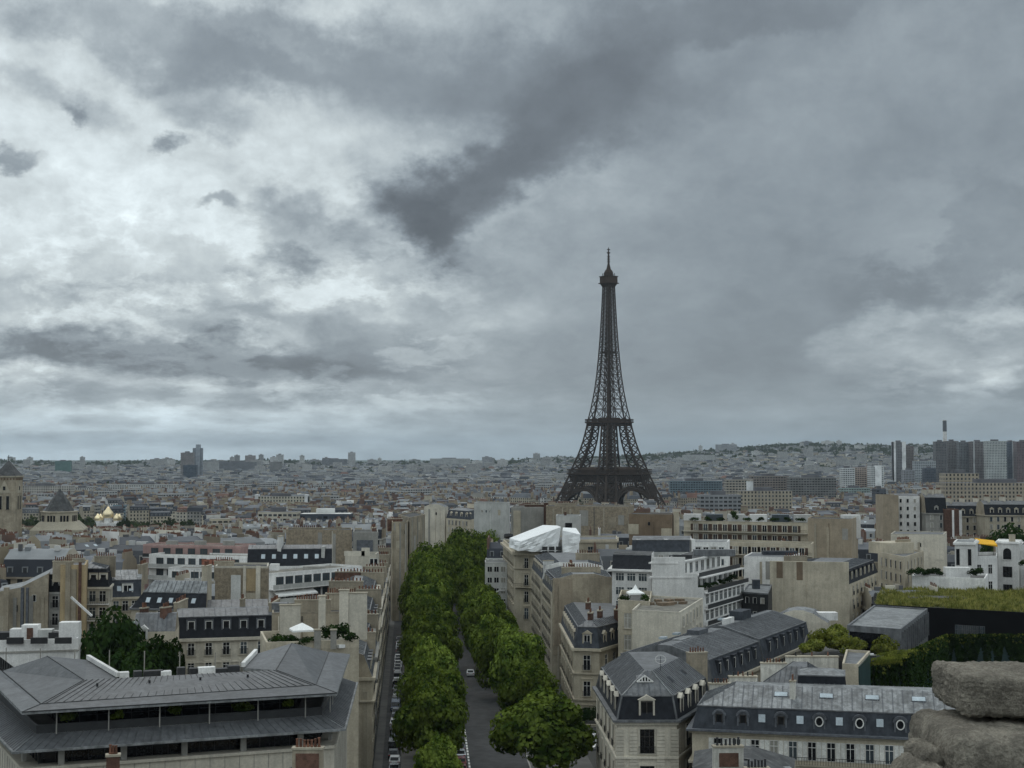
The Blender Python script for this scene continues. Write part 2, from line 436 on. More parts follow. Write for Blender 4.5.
# ------------------------------------------------------------------ mesh helpers
class MB:
    """collects faces with material slots and builds one mesh"""
    def __init__(self):
        self.v, self.f, self.mi, self.mats = [], [], [], []
    def slot(self, m):
        if m not in self.mats: self.mats.append(m)
        return self.mats.index(m)
    def face(self, pts, m):
        n = len(self.v); self.v.extend(tuple(p) for p in pts)
        self.f.append(tuple(range(n, n + len(pts)))); self.mi.append(self.slot(m))
    def solid(self, vs, faces, m):
        n = len(self.v); self.v.extend(tuple(p) for p in vs); s = self.slot(m)
        for f in faces:
            self.f.append(tuple(n + i for i in f)); self.mi.append(s)
    def box(self, x0, y0, z0, x1, y1, z1, m, bottom=True):
        vs = [(x0, y0, z0), (x1, y0, z0), (x1, y1, z0), (x0, y1, z0), (x0, y0, z1), (x1, y0, z1), (x1, y1, z1), (x0, y1, z1)]
        fs = [(0, 1, 5, 4), (1, 2, 6, 5), (2, 3, 7, 6), (3, 0, 4, 7), (4, 5, 6, 7)]
        if bottom: fs.append((3, 2, 1, 0))
        self.solid(vs, fs, m)
    def frustum(self, lo, hi, m, cap=True):
        """lo, hi: matching lists of 3-D points (counter-clockwise from above)"""
        n = len(lo)
        fs = [(i, (i + 1) % n, n + (i + 1) % n, n + i) for i in range(n)]
        if cap: fs.append(tuple(range(n, 2 * n)))
        self.solid(list(lo) + list(hi), fs, m)
    def prism(self, poly, z0, z1, m, cap=True):
        self.frustum([(x, y, z0) for x, y in poly], [(x, y, z1) for x, y in poly], m, cap)
    def bar(self, a, b, t, m, t2=None):
        a, b = Vector(a), Vector(b); d = (b - a)
        if d.length < 1e-6: return
        d.normalize()
        s = d.cross(Vector((0, 0, 1)))
        if s.length < 1e-3: s = Vector((1, 0, 0))
        s.normalize(); u = s.cross(d)
        h, h2 = t / 2, (t2 or t) / 2
        vs = [p + s * i * h + u * j * h2 for p in (a, b) for i, j in ((-1, -1), (1, -1), (1, 1), (-1, 1))]
        self.solid(vs, [(0, 1, 5, 4), (1, 2, 6, 5), (2, 3, 7, 6), (3, 0, 4, 7), (3, 2, 1, 0), (4, 5, 6, 7)], m)
    def tube(self, a, b, r0, r1, m, n=8, caps=True):
        a, b = Vector(a), Vector(b); d = (b - a).normalized()
        s = d.cross(Vector((0, 0, 1)))
        if s.length < 1e-3: s = Vector((1, 0, 0))
        s.normalize(); u = s.cross(d)
        vs = [p + (s * math.cos(2 * math.pi * i / n) + u * math.sin(2 * math.pi * i / n)) * r for p, r in ((a, r0), (b, r1)) for i in range(n)]
        fs = [(i, (i + 1) % n, n + (i + 1) % n, n + i) for i in range(n)]
        if caps: fs += [tuple(range(n))[::-1], tuple(range(n, 2 * n))]
        self.solid(vs, fs, m)
    def lathe(self, prof, m, n=16, centre=(0, 0)):
        """prof: (radius, z) from bottom to top"""
        vs = [(centre[0] + r * math.cos(2 * math.pi * i / n), centre[1] + r * math.sin(2 * math.pi * i / n), z) for r, z in prof for i in range(n)]
        fs = [(k * n + i, k * n + (i + 1) % n, (k + 1) * n + (i + 1) % n, (k + 1) * n + i) for k in range(len(prof) - 1) for i in range(n)]
        fs.append(tuple(range((len(prof) - 1) * n, len(prof) * n)))
        self.solid(vs, fs, m)
    def mesh(self, name, smooth=False):
        me = bpy.data.meshes.new(name)
        me.from_pydata(self.v, [], self.f)
        for m in self.mats: me.materials.append(_M[m])
        me.polygons.foreach_set('material_index', self.mi)
        if smooth: me.polygons.foreach_set('use_smooth', [True] * len(self.f))
        me.update()
        return me
    def build(self, name, parent=None, loc=(0, 0, 0), rz=0.0, smooth=False):
        return link(name, self.mesh(name, smooth), parent, loc, rz)

def link(name, me, parent=None, loc=(0, 0, 0), rz=0.0, scale=None):
    o = bpy.data.objects.new(name, me)
    col.objects.link(o)
    o.location = loc
    o.rotation_euler = (0, 0, rz)
    if scale is not None: o.scale = scale
    if parent is not None: o.parent = parent
    return o

def tag(o, label=None, cat=None, group=None, kind=None):
    for k, v in (('label', label), ('category', cat), ('group', group), ('kind', kind)):
        if v: o[k] = v
    return o

def empty(name, loc, rz=0.0, label=None, cat=None, group=None):
    o = bpy.data.objects.new(name, None); col.objects.link(o)
    o.location = loc; o.rotation_euler = (0, 0, rz)
    o.empty_display_size = 0.5
    return tag(o, label, cat, group)

def copy_tree(o, parent=None):
    c = o.copy(); col.objects.link(c)
    if parent is not None: c.parent = parent
    for ch in o.children: copy_tree(ch, c)
    return c

def sstep(a, b, x):
    t = np.clip((np.asarray(x, float) - a) / (b - a), 0, 1)
    return t * t * (3 - 2 * t)

# ------------------------------------------------------------------ the lie of the land
def ground_z(x, y):
    """square under the arch at 0, down to the river plain, up to the hills on the far side"""
    x = np.asarray(x, float); y = np.asarray(y, float)
    z = -25.0 * sstep(120, 1500, y)
    ang = x / np.maximum(np.abs(y), 1.0)
    ridge = 1 + 31 * sstep(-0.02, 0.10, ang) + 50 * sstep(0.08, 0.19, ang) + 4 * np.sin(ang * 31 + 1.0) + 3 * np.sin(ang * 67)
    z = z + (ridge + 25) * sstep(3300, 7200, y) * (1 - 0.9 * sstep(9500, 16000, y))
    return z
def gz(x, y): return float(ground_z(x, y))
# ------------------------------------------------------------------ building kit
def inset_poly(poly, ds):
    """move every edge of a convex, counter-clockwise outline inwards by its own distance"""
    n = len(poly); out = []
    if not hasattr(ds, '__len__'): ds = [ds] * n
    L = []
    for i in range(n):
        a, b = Vector(poly[i]), Vector(poly[(i + 1) % n]); d = (b - a).normalized()
        nrm = Vector((-d.y, d.x))
        L.append((a + nrm * ds[i], d))
    for i in range(n):
        (p, d), (q, e) = L[i - 1], L[i]
        cr = d.x * e.y - d.y * e.x
        if abs(cr) < 1e-4: out.append(tuple(q))
        else:
            t = ((q.x - p.x) * e.y - (q.y - p.y) * e.x) / cr
            out.append((p.x + d.x * t, p.y + d.y * t))
    return out

_cache = {}
def cached(key, fn):
    if key not in _cache: _cache[key] = fn()
    return _cache[key]

def ring(mb, w, h, t, y0, y1, m, z=0.0):
    mb.box(-w / 2 - t, y0, z, -w / 2, y1, z + h + t, m); mb.box(w / 2, y0, z, w / 2 + t, y1, z + h + t, m)
    mb.box(-w / 2, y0, z + h, w / 2, y1, z + h + t, m)

def window_mesh(w, h, style, sur='stone', frame='frame_white'):
    def f():
        b = MB()
        if style == 'shutter':
            for s in (-1, 1):
                x0 = s * (w / 2 + 0.06 + w / 4)
                b.box(x0 - w / 4, -0.09, 0, x0 + w / 4, 0.02, h, 'shutter')
                for k in range(1, int(h / 0.22)):
                    b.box(x0 - w / 4 + 0.06, -0.115, k * 0.22, x0 + w / 4 - 0.06, -0.09, k * 0.22 + 0.09, 'shutter')
        elif style == 'brown_shutter':
            for s in (-1, 1):
                x0 = s * (w / 2 + 0.06 + w / 4)
                b.box(x0 - w / 4, -0.09, 0, x0 + w / 4, 0.02, h, 'shutter_brown')
        elif style != 'bare':
            ring(b, w, h, 0.22, -0.14, 0.03, sur)
            b.box(-w / 2 - 0.3, -0.2, -0.16, w / 2 + 0.3, 0.03, 0, sur)
        if style == 'ornate':
            b.box(-w / 2 - 0.4, -0.32, h + 0.42, w / 2 + 0.4, 0.03, h + 0.62, sur)
            b.box(-w / 2 - 0.3, -0.2, h + 0.22, w / 2 + 0.3, 0.03, h + 0.42, sur)
        t = 0.07
        nb = max(1, int(round(w / 0.75)))
        for i in range(nb + 1):
            x = -w / 2 + t / 2 + (w - t) * i / nb
            b.box(x - t / 2, -0.07, 0, x + t / 2, 0.02, h, frame)
        for z in ((0, h - t, h * 0.68) if h > 1.5 else (0, h - t)):
            b.box(-w / 2 + t, -0.06, z, w / 2 - t, 0.02, z + t, frame)
        return b.mesh('window')
    return cached(('win', w, h, style, sur, frame), f)

def pane_mesh(w, h, m='glass_dark'):
    def f():
        b = MB(); b.box(-w / 2 + 0.01, -0.035, 0.01, w / 2 - 0.01, 0.03, h - 0.01, m)
        return b.mesh('pane')
    return cached(('pane', w, h, m), f)

def window_one_mesh(w, h, style, sur, frame, glass='glass_dark'):
    """frame and glass in one mesh, for windows a few pixels wide"""
    def f():
        b = MB()
        if style not in ('bare',):
            ring(b, w, h, 0.2, -0.12, 0.03, sur)
            b.box(-w / 2 - 0.25, -0.18, -0.15, w / 2 + 0.25, 0.03, 0, sur)
        if style in ('shutter', 'brown_shutter'):
            mm = 'shutter' if style == 'shutter' else 'shutter_brown'
            for s in (-1, 1):
                x0 = s * (w * 0.75 + 0.25); b.box(x0 - w / 4, -0.1, 0, x0 + w / 4, 0.02, h, mm)
        b.box(-w / 2 + 0.01, -0.03, 0.01, w / 2 - 0.01, 0.03, h - 0.01, glass)
        nb = max(1, int(round(w / 0.8)))
        for i in range(nb + 1):
            x = -w / 2 + 0.05 + (w - 0.1) * i / nb
            b.box(x - 0.05, -0.07, 0, x + 0.05, 0.0, h, frame)
        b.box(-w / 2, -0.06, h - 0.1, w / 2, 0.0, h, frame)
        if style == 'rail':
            for k in range(int(w / 0.16) + 1):
                x = -w / 2 - 0.1 + k * 0.16
                b.box(x, -0.26, 0.02, x + 0.035, -0.22, 0.95, 'iron_railing')
            b.box(-w / 2 - 0.2, -0.28, 0.95, w / 2 + 0.2, -0.2, 1.02, 'iron_railing')
        return b.mesh('window')
    return cached(('win1', w, h, style, sur, frame, glass), f)

def railing_mesh(w, h=0.95, out=0.30, step=0.16, m='iron_railing'):
    def f():
        b = MB()
        b.box(-w / 2, -out, h - 0.06, w / 2, -out + 0.06, h, m)
        b.box(-w / 2, -out, 0.06, w / 2, -out + 0.05, 0.1, m)
        k = 0
        while k * step < w:
            x = -w / 2 + k * step; b.box(x, -out + 0.01, 0.1, x + 0.03, -out + 0.04, h - 0.06, m); k += 1
        for s in (-1, 1): b.box(s * w / 2 - 0.03, -out + 0.06, h - 0.05, s * w / 2 + 0.03, 0, h, m)
        return b.mesh('railing')
    return cached(('rail', w, h, out, step, m), f)

def dormer_mesh(w, h, dep, style, cheek='zinc', face='stone'):
    """dormer that starts at the wall line and runs back into the roof"""
    def f():
        b = MB()
        if style == 'arched':
            n = 8; r = w / 2 + 0.22
            pts = [(-r, 0), (r, 0)] + [(r * math.cos(math.pi * i / n), h * 0.72 + r * 0.85 * math.sin(math.pi * i / n)) for i in range(n + 1)]
            b.solid([(x, 0.0, z) for x, z in pts] + [(x, dep, z) for x, z in pts],
                    [tuple(range(len(pts)))] + [((i + 1) % len(pts), i, len(pts) + i, len(pts) + (i + 1) % len(pts)) for i in range(len(pts))], cheek)
            ro = r + 0.16
            for i in range(n):
                a0, a1 = math.pi * i / n, math.pi * (i + 1) / n
                q = [(ro * math.cos(a0), h * 0.72 + ro * 0.88 * math.sin(a0)), (ro * math.cos(a1), h * 0.72 + ro * 0.88 * math.sin(a1)),
                     (r * 0.82 * math.cos(a1), h * 0.72 + r * 0.72 * math.sin(a1)), (r * 0.82 * math.cos(a0), h * 0.72 + r * 0.72 * math.sin(a0))]
                b.solid([(x, -0.22, z) for x, z in q] + [(x, 0.05, z) for x, z in q], [(0, 1, 2, 3), (4, 7, 6, 5), (0, 4, 5, 1), (2, 6, 7, 3)], 'lead')
            b.box(-r, -0.12, 0, -w / 2, 0.01, h * 0.72, 'lead'); b.box(w / 2, -0.12, 0, r, 0.01, h * 0.72, 'lead')
        else:
            W = w / 2 + 0.25
            b.box(-W, 0, 0, W, dep, h + 0.1, cheek)
            ring(b, w, h - 0.05, 0.25, -0.12, 0.0, face, 0.0)
            if style == 'gable':
                vs = [(-W - 0.15, -0.2, h + 0.1), (W + 0.15, -0.2, h + 0.1), (0, -0.2, h + 0.75), (-W - 0.15, dep, h + 0.1), (W + 0.15, dep, h + 0.1), (0, dep, h + 0.75)]
                b.solid(vs, [(0, 1, 2), (1, 4, 5, 2), (3, 0, 2, 5), (4, 3, 5), (0, 3, 4, 1)], face)
            else:
                b.box(-W - 0.12, -0.2, h + 0.2, W + 0.12, dep, h + 0.32, cheek)
        return b.mesh('dormer')
    return cached(('dorm', w, h, dep, style, cheek, face), f)

def pot_mesh(h=0.7, m='terracotta'):
    def f():
        b = MB(); b.lathe([(0.13, 0), (0.15, 0.08), (0.11, 0.15), (0.10, h - 0.1), (0.13, h - 0.08), (0.13, h)], m, 7)
        return b.mesh('chimney_pot')
    return cached(('pot', h, m), f)

class Bld:
    def __init__(s, name, label, poly, z0, zc, cat='building', group=None, near=False):
        a = sum((poly[i][0] * poly[(i + 1) % len(poly)][1] - poly[(i + 1) % len(poly)][0] * poly[i][1]) for i in range(len(poly)))
        if a < 0: poly = poly[::-1]
        s.c = (sum(p[0] for p in poly) / len(poly), sum(p[1] for p in poly) / len(poly))
        s.p = [(x - s.c[0], y - s.c[1]) for x, y in poly]
        s.z0 = z0; s.zc = zc; s.h = zc - z0; s.near = near
        s.root = empty(name, (s.c[0], s.c[1], z0), 0, label, cat, group)
        s.y = min(p[1] for p in poly)
    def edge(s, i, poly=None):
        p = poly or s.p
        a, b = Vector(p[i]), Vector(p[(i + 1) % len(p)]); d = b - a
        return a, d.normalized(), d.length
    def put(s, name, me, i, u, z, out=0.0, parent=None, poly=None):
        a, d, L = s.edge(i, poly)
        q = a + d * u + Vector((d.y, -d.x)) * out
        return link(name, me, parent or s.root, (q.x, q.y, z), math.atan2(d.y, d.x))
    def wall(s, m='cream', top=None, poly=None, z=0.0, name='wall'):
        b = MB(); b.prism(poly or s.p, z, s.h if top is None else top, m)
        s.wallm = m
        return b.build(name, s.root)
    def band(s, z, h=0.35, out=0.25, m=None, name='cornice', poly=None):
        b = MB(); b.prism(inset_poly(poly or s.p, -out), z, z + h, m or 'stone')
        # underside
        q = inset_poly(poly or s.p, -out); b.face([(x, y, z) for x, y in q][::-1], m or 'stone')
        return b.build(name, s.root)
    def roof(s, levels, party=(), seams=0.0, z=None, poly=None, name='roof', m_party='party', top=None):
        """levels: (rise, run, material) rings from the eaves upwards; party edges stay vertical"""
        p = poly or s.p; zz = s.h if z is None else z
        parts = []
        for k, (rise, run, m) in enumerate(levels):
            for fac in (1, .85, .7, .55, .4, .25, .1):     # never past the point where two slopes meet
                q = inset_poly(p, [0.02 if i in party else run * fac for i in range(len(p))])
                if all((Vector(q[(i + 1) % len(p)]) - Vector(q[i])).dot(Vector(p[(i + 1) % len(p)]) - Vector(p[i])) > 0 for i in range(len(p))): break
            b = MB(); last = k == len(levels) - 1
            n = len(p)
            for i in range(n):
                j = (i + 1) % n
                b.face([(*p[i], zz), (*p[j], zz), (*q[j], zz + rise), (*q[i], zz + rise)], m_party if i in party else m)
                if seams and i not in party and 'zinc' in m:
                    a, d, L = s.edge(i, p); cnt = int(L / seams)
                    c0, c1 = Vector(q[i]), Vector(q[j]); nv = Vector((-d.y, d.x)); e0, e1 = (c0 - a).dot(d), (c1 - a).dot(d); rn = (c0 - a).dot(nv)
                    for t in range(1, cnt):
                        u = L * t / cnt
                        f = 1.0 if e0 <= u <= e1 else (u / e0 if u < e0 else (L - u) / max(L - e1, 1e-3))
                        f = max(0.0, min(1.0, f)); lo = a + d * u; hi = lo + nv * (rn * f)
                        b.bar((lo.x, lo.y, zz + .02), (hi.x, hi.y, zz + rise * f + .02), 0.09, 'lead' if t % 2 else m, 0.12)
            if last:
                b.face([(*v, zz + rise) for v in q], top or m)
            else:
                # little gutter line where the slope breaks
                for i in range(n):
                    if i not in party: b.bar((*q[i], zz + rise), (*q[(i + 1) % n], zz + rise), 0.22, 'zinc', 0.16)
            parts.append(b.build('mansard_slope' if not last and len(levels) > 1 else name, s.root))
            p, zz = q, zz + rise
        s.top = zz; s.tp = p
        return parts[-1]
    def flat(s, m='gravel', par=0.6, t=0.3, pm=None, z=None, poly=None):
        p = poly or s.p; zz = s.h if z is None else z
        q = inset_poly(p, t)
        b = MB(); n = len(p); pm = pm or s.wallm
        b.face([(*v, zz + 0.03) for v in q], m)
        for i in range(n):
            j = (i + 1) % n
            b.face([(*p[i], zz), (*p[j], zz), (*p[j], zz + par), (*p[i], zz + par)], pm)
            b.face([(*q[j], zz), (*q[i], zz), (*q[i], zz + par), (*q[j], zz + par)], pm)
            b.face([(*p[i], zz + par), (*p[j], zz + par), (*q[j], zz + par), (*q[i], zz + par)], pm)
        s.top = zz; s.tp = q
        return b.build('roof', s.root)
    def windows(s, i, n, rows, w=1.15, h=2.0, style='french', zt=0.7, st=3.1, u0=None, u1=None, frame='frame_white', sur=None, rail=False, glass='glass_dark', poly=None, skip=(), out=0.0):
        a, d, L = s.edge(i, poly); u0 = L * 0.06 if u0 is None else u0; u1 = L - u0 if u1 is None else u1
        sur = sur or s.wallm
        for r in range(rows):
            z = s.h - zt - h - r * st
            if z < 0.3: break
            for k in range(n):
                if (r, k) in skip: continue
                u = u0 + (u1 - u0) * (k + 0.5) / n
                rr = (r * 37 + k * 61 + i * 17 + int(abs(s.c[0]) * 7)) % 19
                gl = glass if glass != 'glass_dark' or rr > 7 else ('curtain' if rr < 3 else 'glass_blue')
                if s.near:
                    o = s.put('window', window_mesh(w, h, style, sur, frame), i, u, z, out, poly=poly)
                    link('pane', pane_mesh(w, h, gl), o)
                    if rail: link('railing', railing_mesh(w + 0.3), o)
                else:
                    s.put('window', window_one_mesh(w, h, 'rail' if rail else style, sur, frame, gl), i, u, z, out, poly=poly)
    def dormers(s, i, n, w=1.1, h=1.7, style='gable', z=0.35, dep=2.2, run=0.5, cheek='zinc', face=None, u0=None, u1=None, frame='frame_white', parent=None):
        a, d, L = s.edge(i); u0 = L * 0.07 if u0 is None else u0; u1 = L - u0 if u1 is None else u1
        for k in range(n):
            o = s.put('dormer', dormer_mesh(w, h, dep, style, cheek, face or s.wallm), i, u0 + (u1 - u0) * (k + 0.5) / n, s.h + z, -run)
            hh = h * (0.72 if style == 'arched' else 0.94)
            ww = w if style != 'arched' else w * 0.92
            link('window', window_one_mesh(ww, hh, 'bare', s.wallm, frame), o)
    def chimney(s, x, y, L, ang=90.0, t=0.7, h=2.0, z=None, m='party', pots=6, potm='terracotta', cap='stone', sunk=3.0):
        """stack centred at local (x, y); z is the roof height it rises from"""
        z = s.top if z is None else z
        b = MB(); b.box(-L / 2, -t / 2, -sunk, L / 2, t / 2, h, m)
        b.box(-L / 2 - 0.08, -t / 2 - 0.08, h, L / 2 + 0.08, t / 2 + 0.08, h + 0.18, cap)
        o = b.build('chimney', s.root, (x, y, z), R(ang))
        rnd = random.Random(int((x * 31 + y * 17) * 10) & 0xffff)
        if s.near:
            for k in range(pots):
                link('chimney_pot', pot_mesh(0.6 + 0.2 * rnd.randrange(3) / 2, potm), o, (-L / 2 + 0.2 + (L - 0.4) * (k + 0.5) / pots, 0, h + 0.18))
        else:
            b = MB()
            for k in range(pots):
                xx = -L / 2 + 0.2 + (L - 0.4) * (k + 0.5) / pots
                b.box(xx - 0.13, -0.13, h + 0.18, xx + 0.13, 0.13, h + 0.65 + 0.35 * rnd.random(), potm)
            if pots: b.build('chimney_pot', o)
        return o
    def flues(s, i, seed=0, n=5, top=None):
        """what gathers on a blank party wall: flue strips, a drainpipe, patches of newer render"""
        r = random.Random(seed * 7 + int(abs(s.c[0]) * 3)); L = s.edge(i)[2]; H = s.h if top is None else top
        def bx(w, t, h_, m): b = MB(); b.box(-w / 2, -t, 0, w / 2, 0.02, h_, m); return b
        for k in range(n):
            u = L * (k + r.uniform(.2, .8)) / n
            kind = r.random()
            if kind < .45: b, z, nm = bx(r.uniform(.5, .9), .14, H - 1 - r.random() * 2, r.choice([s.wallm, 'party', 'stone', 'grey'])), 0.5, 'flue'
            elif kind < .65: b, z, nm = bx(.16, .2, H - .5, r.choice(['lead', 'dark_metal', 'pale'])), 0.2, 'pipe'
            else:
                hh = r.uniform(2, 6); b, z, nm = bx(min(r.uniform(1.2, 4), L * .3), .05 + .01 * k, hh, r.choice(['pale', 'grey', 'party', 'cream'])), max(.5, H - hh - r.uniform(.3, 6)), 'render_panel'
            s.put(nm, b.mesh(nm), i, min(max(u, 1.0), L - 1.0), z)
        if r.random() < .7: s.put('window', window_one_mesh(.8, 1.2, 'bare', 'pale', 'frame_dark'), i, L * r.uniform(.2, .8), max(.5, H - 3.6))
    def boxpart(s, name, x, y, z, sx, sy, sz, m, ang=0.0, cap=None):
        b = MB(); b.box(-sx / 2, -sy / 2, 0, sx / 2, sy / 2, sz, m)
        if cap: b.box(-sx / 2 - 0.1, -sy / 2 - 0.1, sz, sx / 2 + 0.1, sy / 2 + 0.1, sz + 0.15, cap)
        return b.build(name, s.root, (x, y, z), R(ang))
    def skylights(s, i, n, frac=0.5, w=0.9, h=1.2, m='skylight', u0=None, u1=None, lo=None, hi=None, zlo=0, zhi=1):
        """roof windows lying on the slope between two outlines (lo at height zlo, hi at zhi)"""
        a, d, L = s.edge(i, lo); a2, d2, L2 = s.edge(i, hi)
        nrm = Vector((d.y, -d.x)); run = (a - a2).dot(nrm); rise = zhi - zlo
        sl = Vector((-nrm.x * run, -nrm.y * run, rise)); SLn = sl.length; sl.normalize()
        up = Vector((nrm.x * rise, nrm.y * rise, run)).normalized()
        u0 = L * 0.12 if u0 is None else u0; u1 = L - u0 if u1 is None else u1
        for k in range(n):
            u = u0 + (u1 - u0) * (k + 0.5) / n
            c = Vector((a.x + d.x * u, a.y + d.y * u, zlo)) + sl * SLn * frac
            D = Vector((d.x, d.y, 0))
            b = MB()
            def bx(w_, h_, t0, t1, m_):
                vs = [D * sx * w_ / 2 + sl * sy * h_ / 2 + up * t for t in (t0, t1) for sx, sy in ((-1, -1), (1, -1), (1, 1), (-1, 1))]
                b.solid(vs, [(0, 1, 5, 4), (1, 2, 6, 5), (2, 3, 7, 6), (3, 0, 4, 7), (4, 5, 6, 7)], m_)
            bx(w + 0.16, h + 0.16, -0.05, 0.10, 'lead'); bx(w, h, 0.0, 0.125, m)
            b.build('skylight', s.root, c)
    def balcony(s, i, z, u0=None, u1=None, out=1.2, t=0.18, m='white', rail='iron_railing', rh=1.0, poly=None):
        a, d, L = s.edge(i, poly); u0 = 0 if u0 is None else u0; u1 = L if u1 is None else u1
        w = u1 - u0
        b = MB(); b.box(0, -out, 0, w, 0.0, t, m)
        o = b.build('balcony', s.root, (a.x + d.x * u0, a.y + d.y * u0, z), math.atan2(d.y, d.x))
        b = MB(); b.box(0, -out + 0.02, t + rh - 0.07, w, -out + 0.07, t + rh, rail)
        if rail == 'iron_railing':
            k = 0
            while k * 0.35 < w:
                b.box(k * 0.35, -out + 0.03, t, k * 0.35 + 0.05, -out + 0.06, t + rh - 0.07, rail); k += 1
        else:
            b.box(0, -out + 0.03, t, w, -out + 0.06, t + rh - 0.07, rail)
        b.build('railing', o)
        return o

def quad(px0, y0, px1, y1, dep, z=18.0, lean=None):
    """outline from its front edge (two columns with their distances) and a depth"""
    a = Vector((xat(px0, y0, z), y0)); b = Vector((xat(px1, y1, z), y1)); d = (b - a).normalized()
    n = Vector((-d.y, d.x)) if lean is None else Vector(lean).normalized()
    return [tuple(a), tuple(b), tuple(b + n * dep), tuple(a + n * dep)]
# ------------------------------------------------------------------ ground, avenue
def AX(y): return 8.1 - 0.0573 * y          # centre line of the avenue
AVE = Vector((-0.0573, 1.0)).normalized()
AVN = Vector((AVE.y, -AVE.x))               # towards the right of the avenue
def ave(y, off):
    """point beside the avenue's centre line"""
    return (AX(y) + AVN.x * off, y + AVN.y * off)

ys = list(range(-400, 100, 50)) + list(range(100, 1600, 10)) + list(range(1600, 4000, 100)) + list(range(4000, 10000, 250)) + [11000, 13000, 16000, 20000]
angs = np.linspace(-1.1, 1.1, 90)
gv, gf = [], []
for y in ys:
    half = 700 if y < 700 else y
    for a in angs:
        x = a * half
        gv.append((x, y, gz(x, y)))
nA = len(angs)
for r in range(len(ys) - 1):
    for c in range(nA - 1):
        i = r * nA + c; gf.append((i, i + 1, i + nA + 1, i + nA))
me = bpy.data.meshes.new('ground'); me.from_pydata(gv, [], gf)
me.materials.append(_M['ground_soil']); me.materials.append(_M['hill_green'])
me.polygons.foreach_set('material_index', [1 if gv[f[0]][1] > 5200 else 0 for f in gf])
tag(link('ground', me), 'grey city ground falling towards the river and rising to far hills', 'ground', kind='structure')

def SW(y): return -0.016 * (y - 229)       # the side lane drifts away from the road
def strip(name, o0, o1, dz, m, y0=150, y1=620, label=None, cat=None, dz0=None, dash=None, side=(0, 0)):
    b = MB(); y = y0
    while y < y1:
        if dash is None or (y % dash[0]) < dash[1]:
            ye = y + (10 if dash is None else dash[1])
            P = []
            for (yy, o) in ((y, o0), (y, o1), (ye, o1), (ye, o0)):
                x = AX(yy) + o + (SW(yy) * side[0 if o == o0 else 1]); P.append((x, yy, gz(x, yy) + dz))
            b.face(P, m)
            if dz0 is not None:
                Q = [(p[0], p[1], p[2] - dz + dz0) for p in P]
                b.face([Q[3], Q[0], P[0], P[3]], m); b.face([Q[1], Q[2], P[2], P[1]], m)
            y = ye if dash is None else y + dash[0]
        else:
            y += dash[0] - dash[1]
    return tag(b.build(name), label, cat, kind='structure')
strip('road', -1.6, 6.2, 0.02, 'asphalt', label='asphalt carriageway of the tree lined avenue', cat='road')
strip('road', -15.5, -12.5, 0.024, 'asphalt', side=(1, 1), label='narrow asphalt side lane along the parked cars', cat='road')
strip('pavement', -12.5, -4.2, 0.14, 'pavement', side=(1, 0), dz0=0.0, label='pavement under the row of plane trees with two lines of cars', cat='pavement')
strip('parking_lane', -4.2, -1.6, 0.028, 'asphalt', label='parking lane beside the white edge line', cat='road')
strip('pavement', -16.9, -15.5, 0.145, 'pavement', side=(1, 1), dz0=0.0, label='narrow pavement along the row of stone houses', cat='pavement')
strip('pavement', 8.2, 18.5, 0.135, 'pavement', dz0=0.0, label='wide pavement in front of the cream corner houses', cat='pavement')
strip('parking_lane', 6.2, 8.2, 0.026, 'asphalt', label='parking lane under the trees beside the wide pavement', cat='road')
strip('kerb', -4.45, -4.2, 0.155, 'kerb', dz0=0.0, label='stone kerb of the tree strip', cat='kerb')
strip('kerb', 8.2, 8.45, 0.15, 'kerb', dz0=0.0, label='stone kerb of the wide pavement', cat='kerb')
strip('road_marking', -1.62, -1.32, 0.034, 'road_paint', label='white line of painted dashes along the parked cars', cat='road marking', dash=(2.5, 1.7))
# cross street between the corner pavilion and the next house, with its zebra crossing
b = MB()
for k in range(9):
    x0 = 11.0 + k * 0.9
    for_y = 250.0 + k * 0.35
    P = [(x0, for_y), (x0 + 0.5, for_y), (x0 + 1.4, for_y + 3.4), (x0 + 0.9, for_y + 3.4)]
    b.face([(x, y, gz(x, y) + 0.20) for x, y in P], 'road_paint')
tag(b.build('road_marking'), 'zebra crossing of white stripes beside the big round tree', 'crossing', kind='structure')
b = MB()
for k in range(14):
    x0, x1 = 8 + k * 6, 14 + k * 6
    ya, yb = 247 + k * 2.2, 247 + (k + 1) * 2.2
    P = [(x0, ya), (x1, yb), (x1, yb + 11), (x0, ya + 11)]
    b.face([(x, y, gz(x, y) + 0.18) for x, y in P], 'asphalt')
tag(b.build('road'), 'side street crossing behind the corner pavilion', 'road', kind='structure')

# ------------------------------------------------------------------ the iron tower
TX, TY = xat(609.2, 1640, 60), 1640.0
TZ = -28.0
Z_ = [0, 10, 20, 30, 40, 50, 57, 64, 80, 95, 110, 116, 130, 150, 170, 190, 210, 230, 250, 272]
A_ = [53.5, 49.2, 45.2, 41.2, 37.4, 33.9, 31.6, 29.8, 24.4, 20.8, 18.2, 17.4, 14.8, 11.9, 9.9, 8.5, 7.3, 6.4, 5.6, 4.9]
W_ = [19, 17.8, 16.6, 15.6, 14.8, 14.2, 13.8, 13.6, 12.0, 11.2, 10, 9.6, 8.2, 6.9, 6.0, 5.2, 4.6, 4.0, 3.5, 3.0]
def eo(z): return float(np.interp(z, Z_, A_))
def ew(z): return float(np.interp(z, Z_, W_))
eiffel = empty('iron_lattice_tower', (TX, TY, TZ), R(37.0), 'tall brown iron lattice tower with three platforms and an antenna, high above the roofs', 'tower')
IR = 'eiffel_iron'
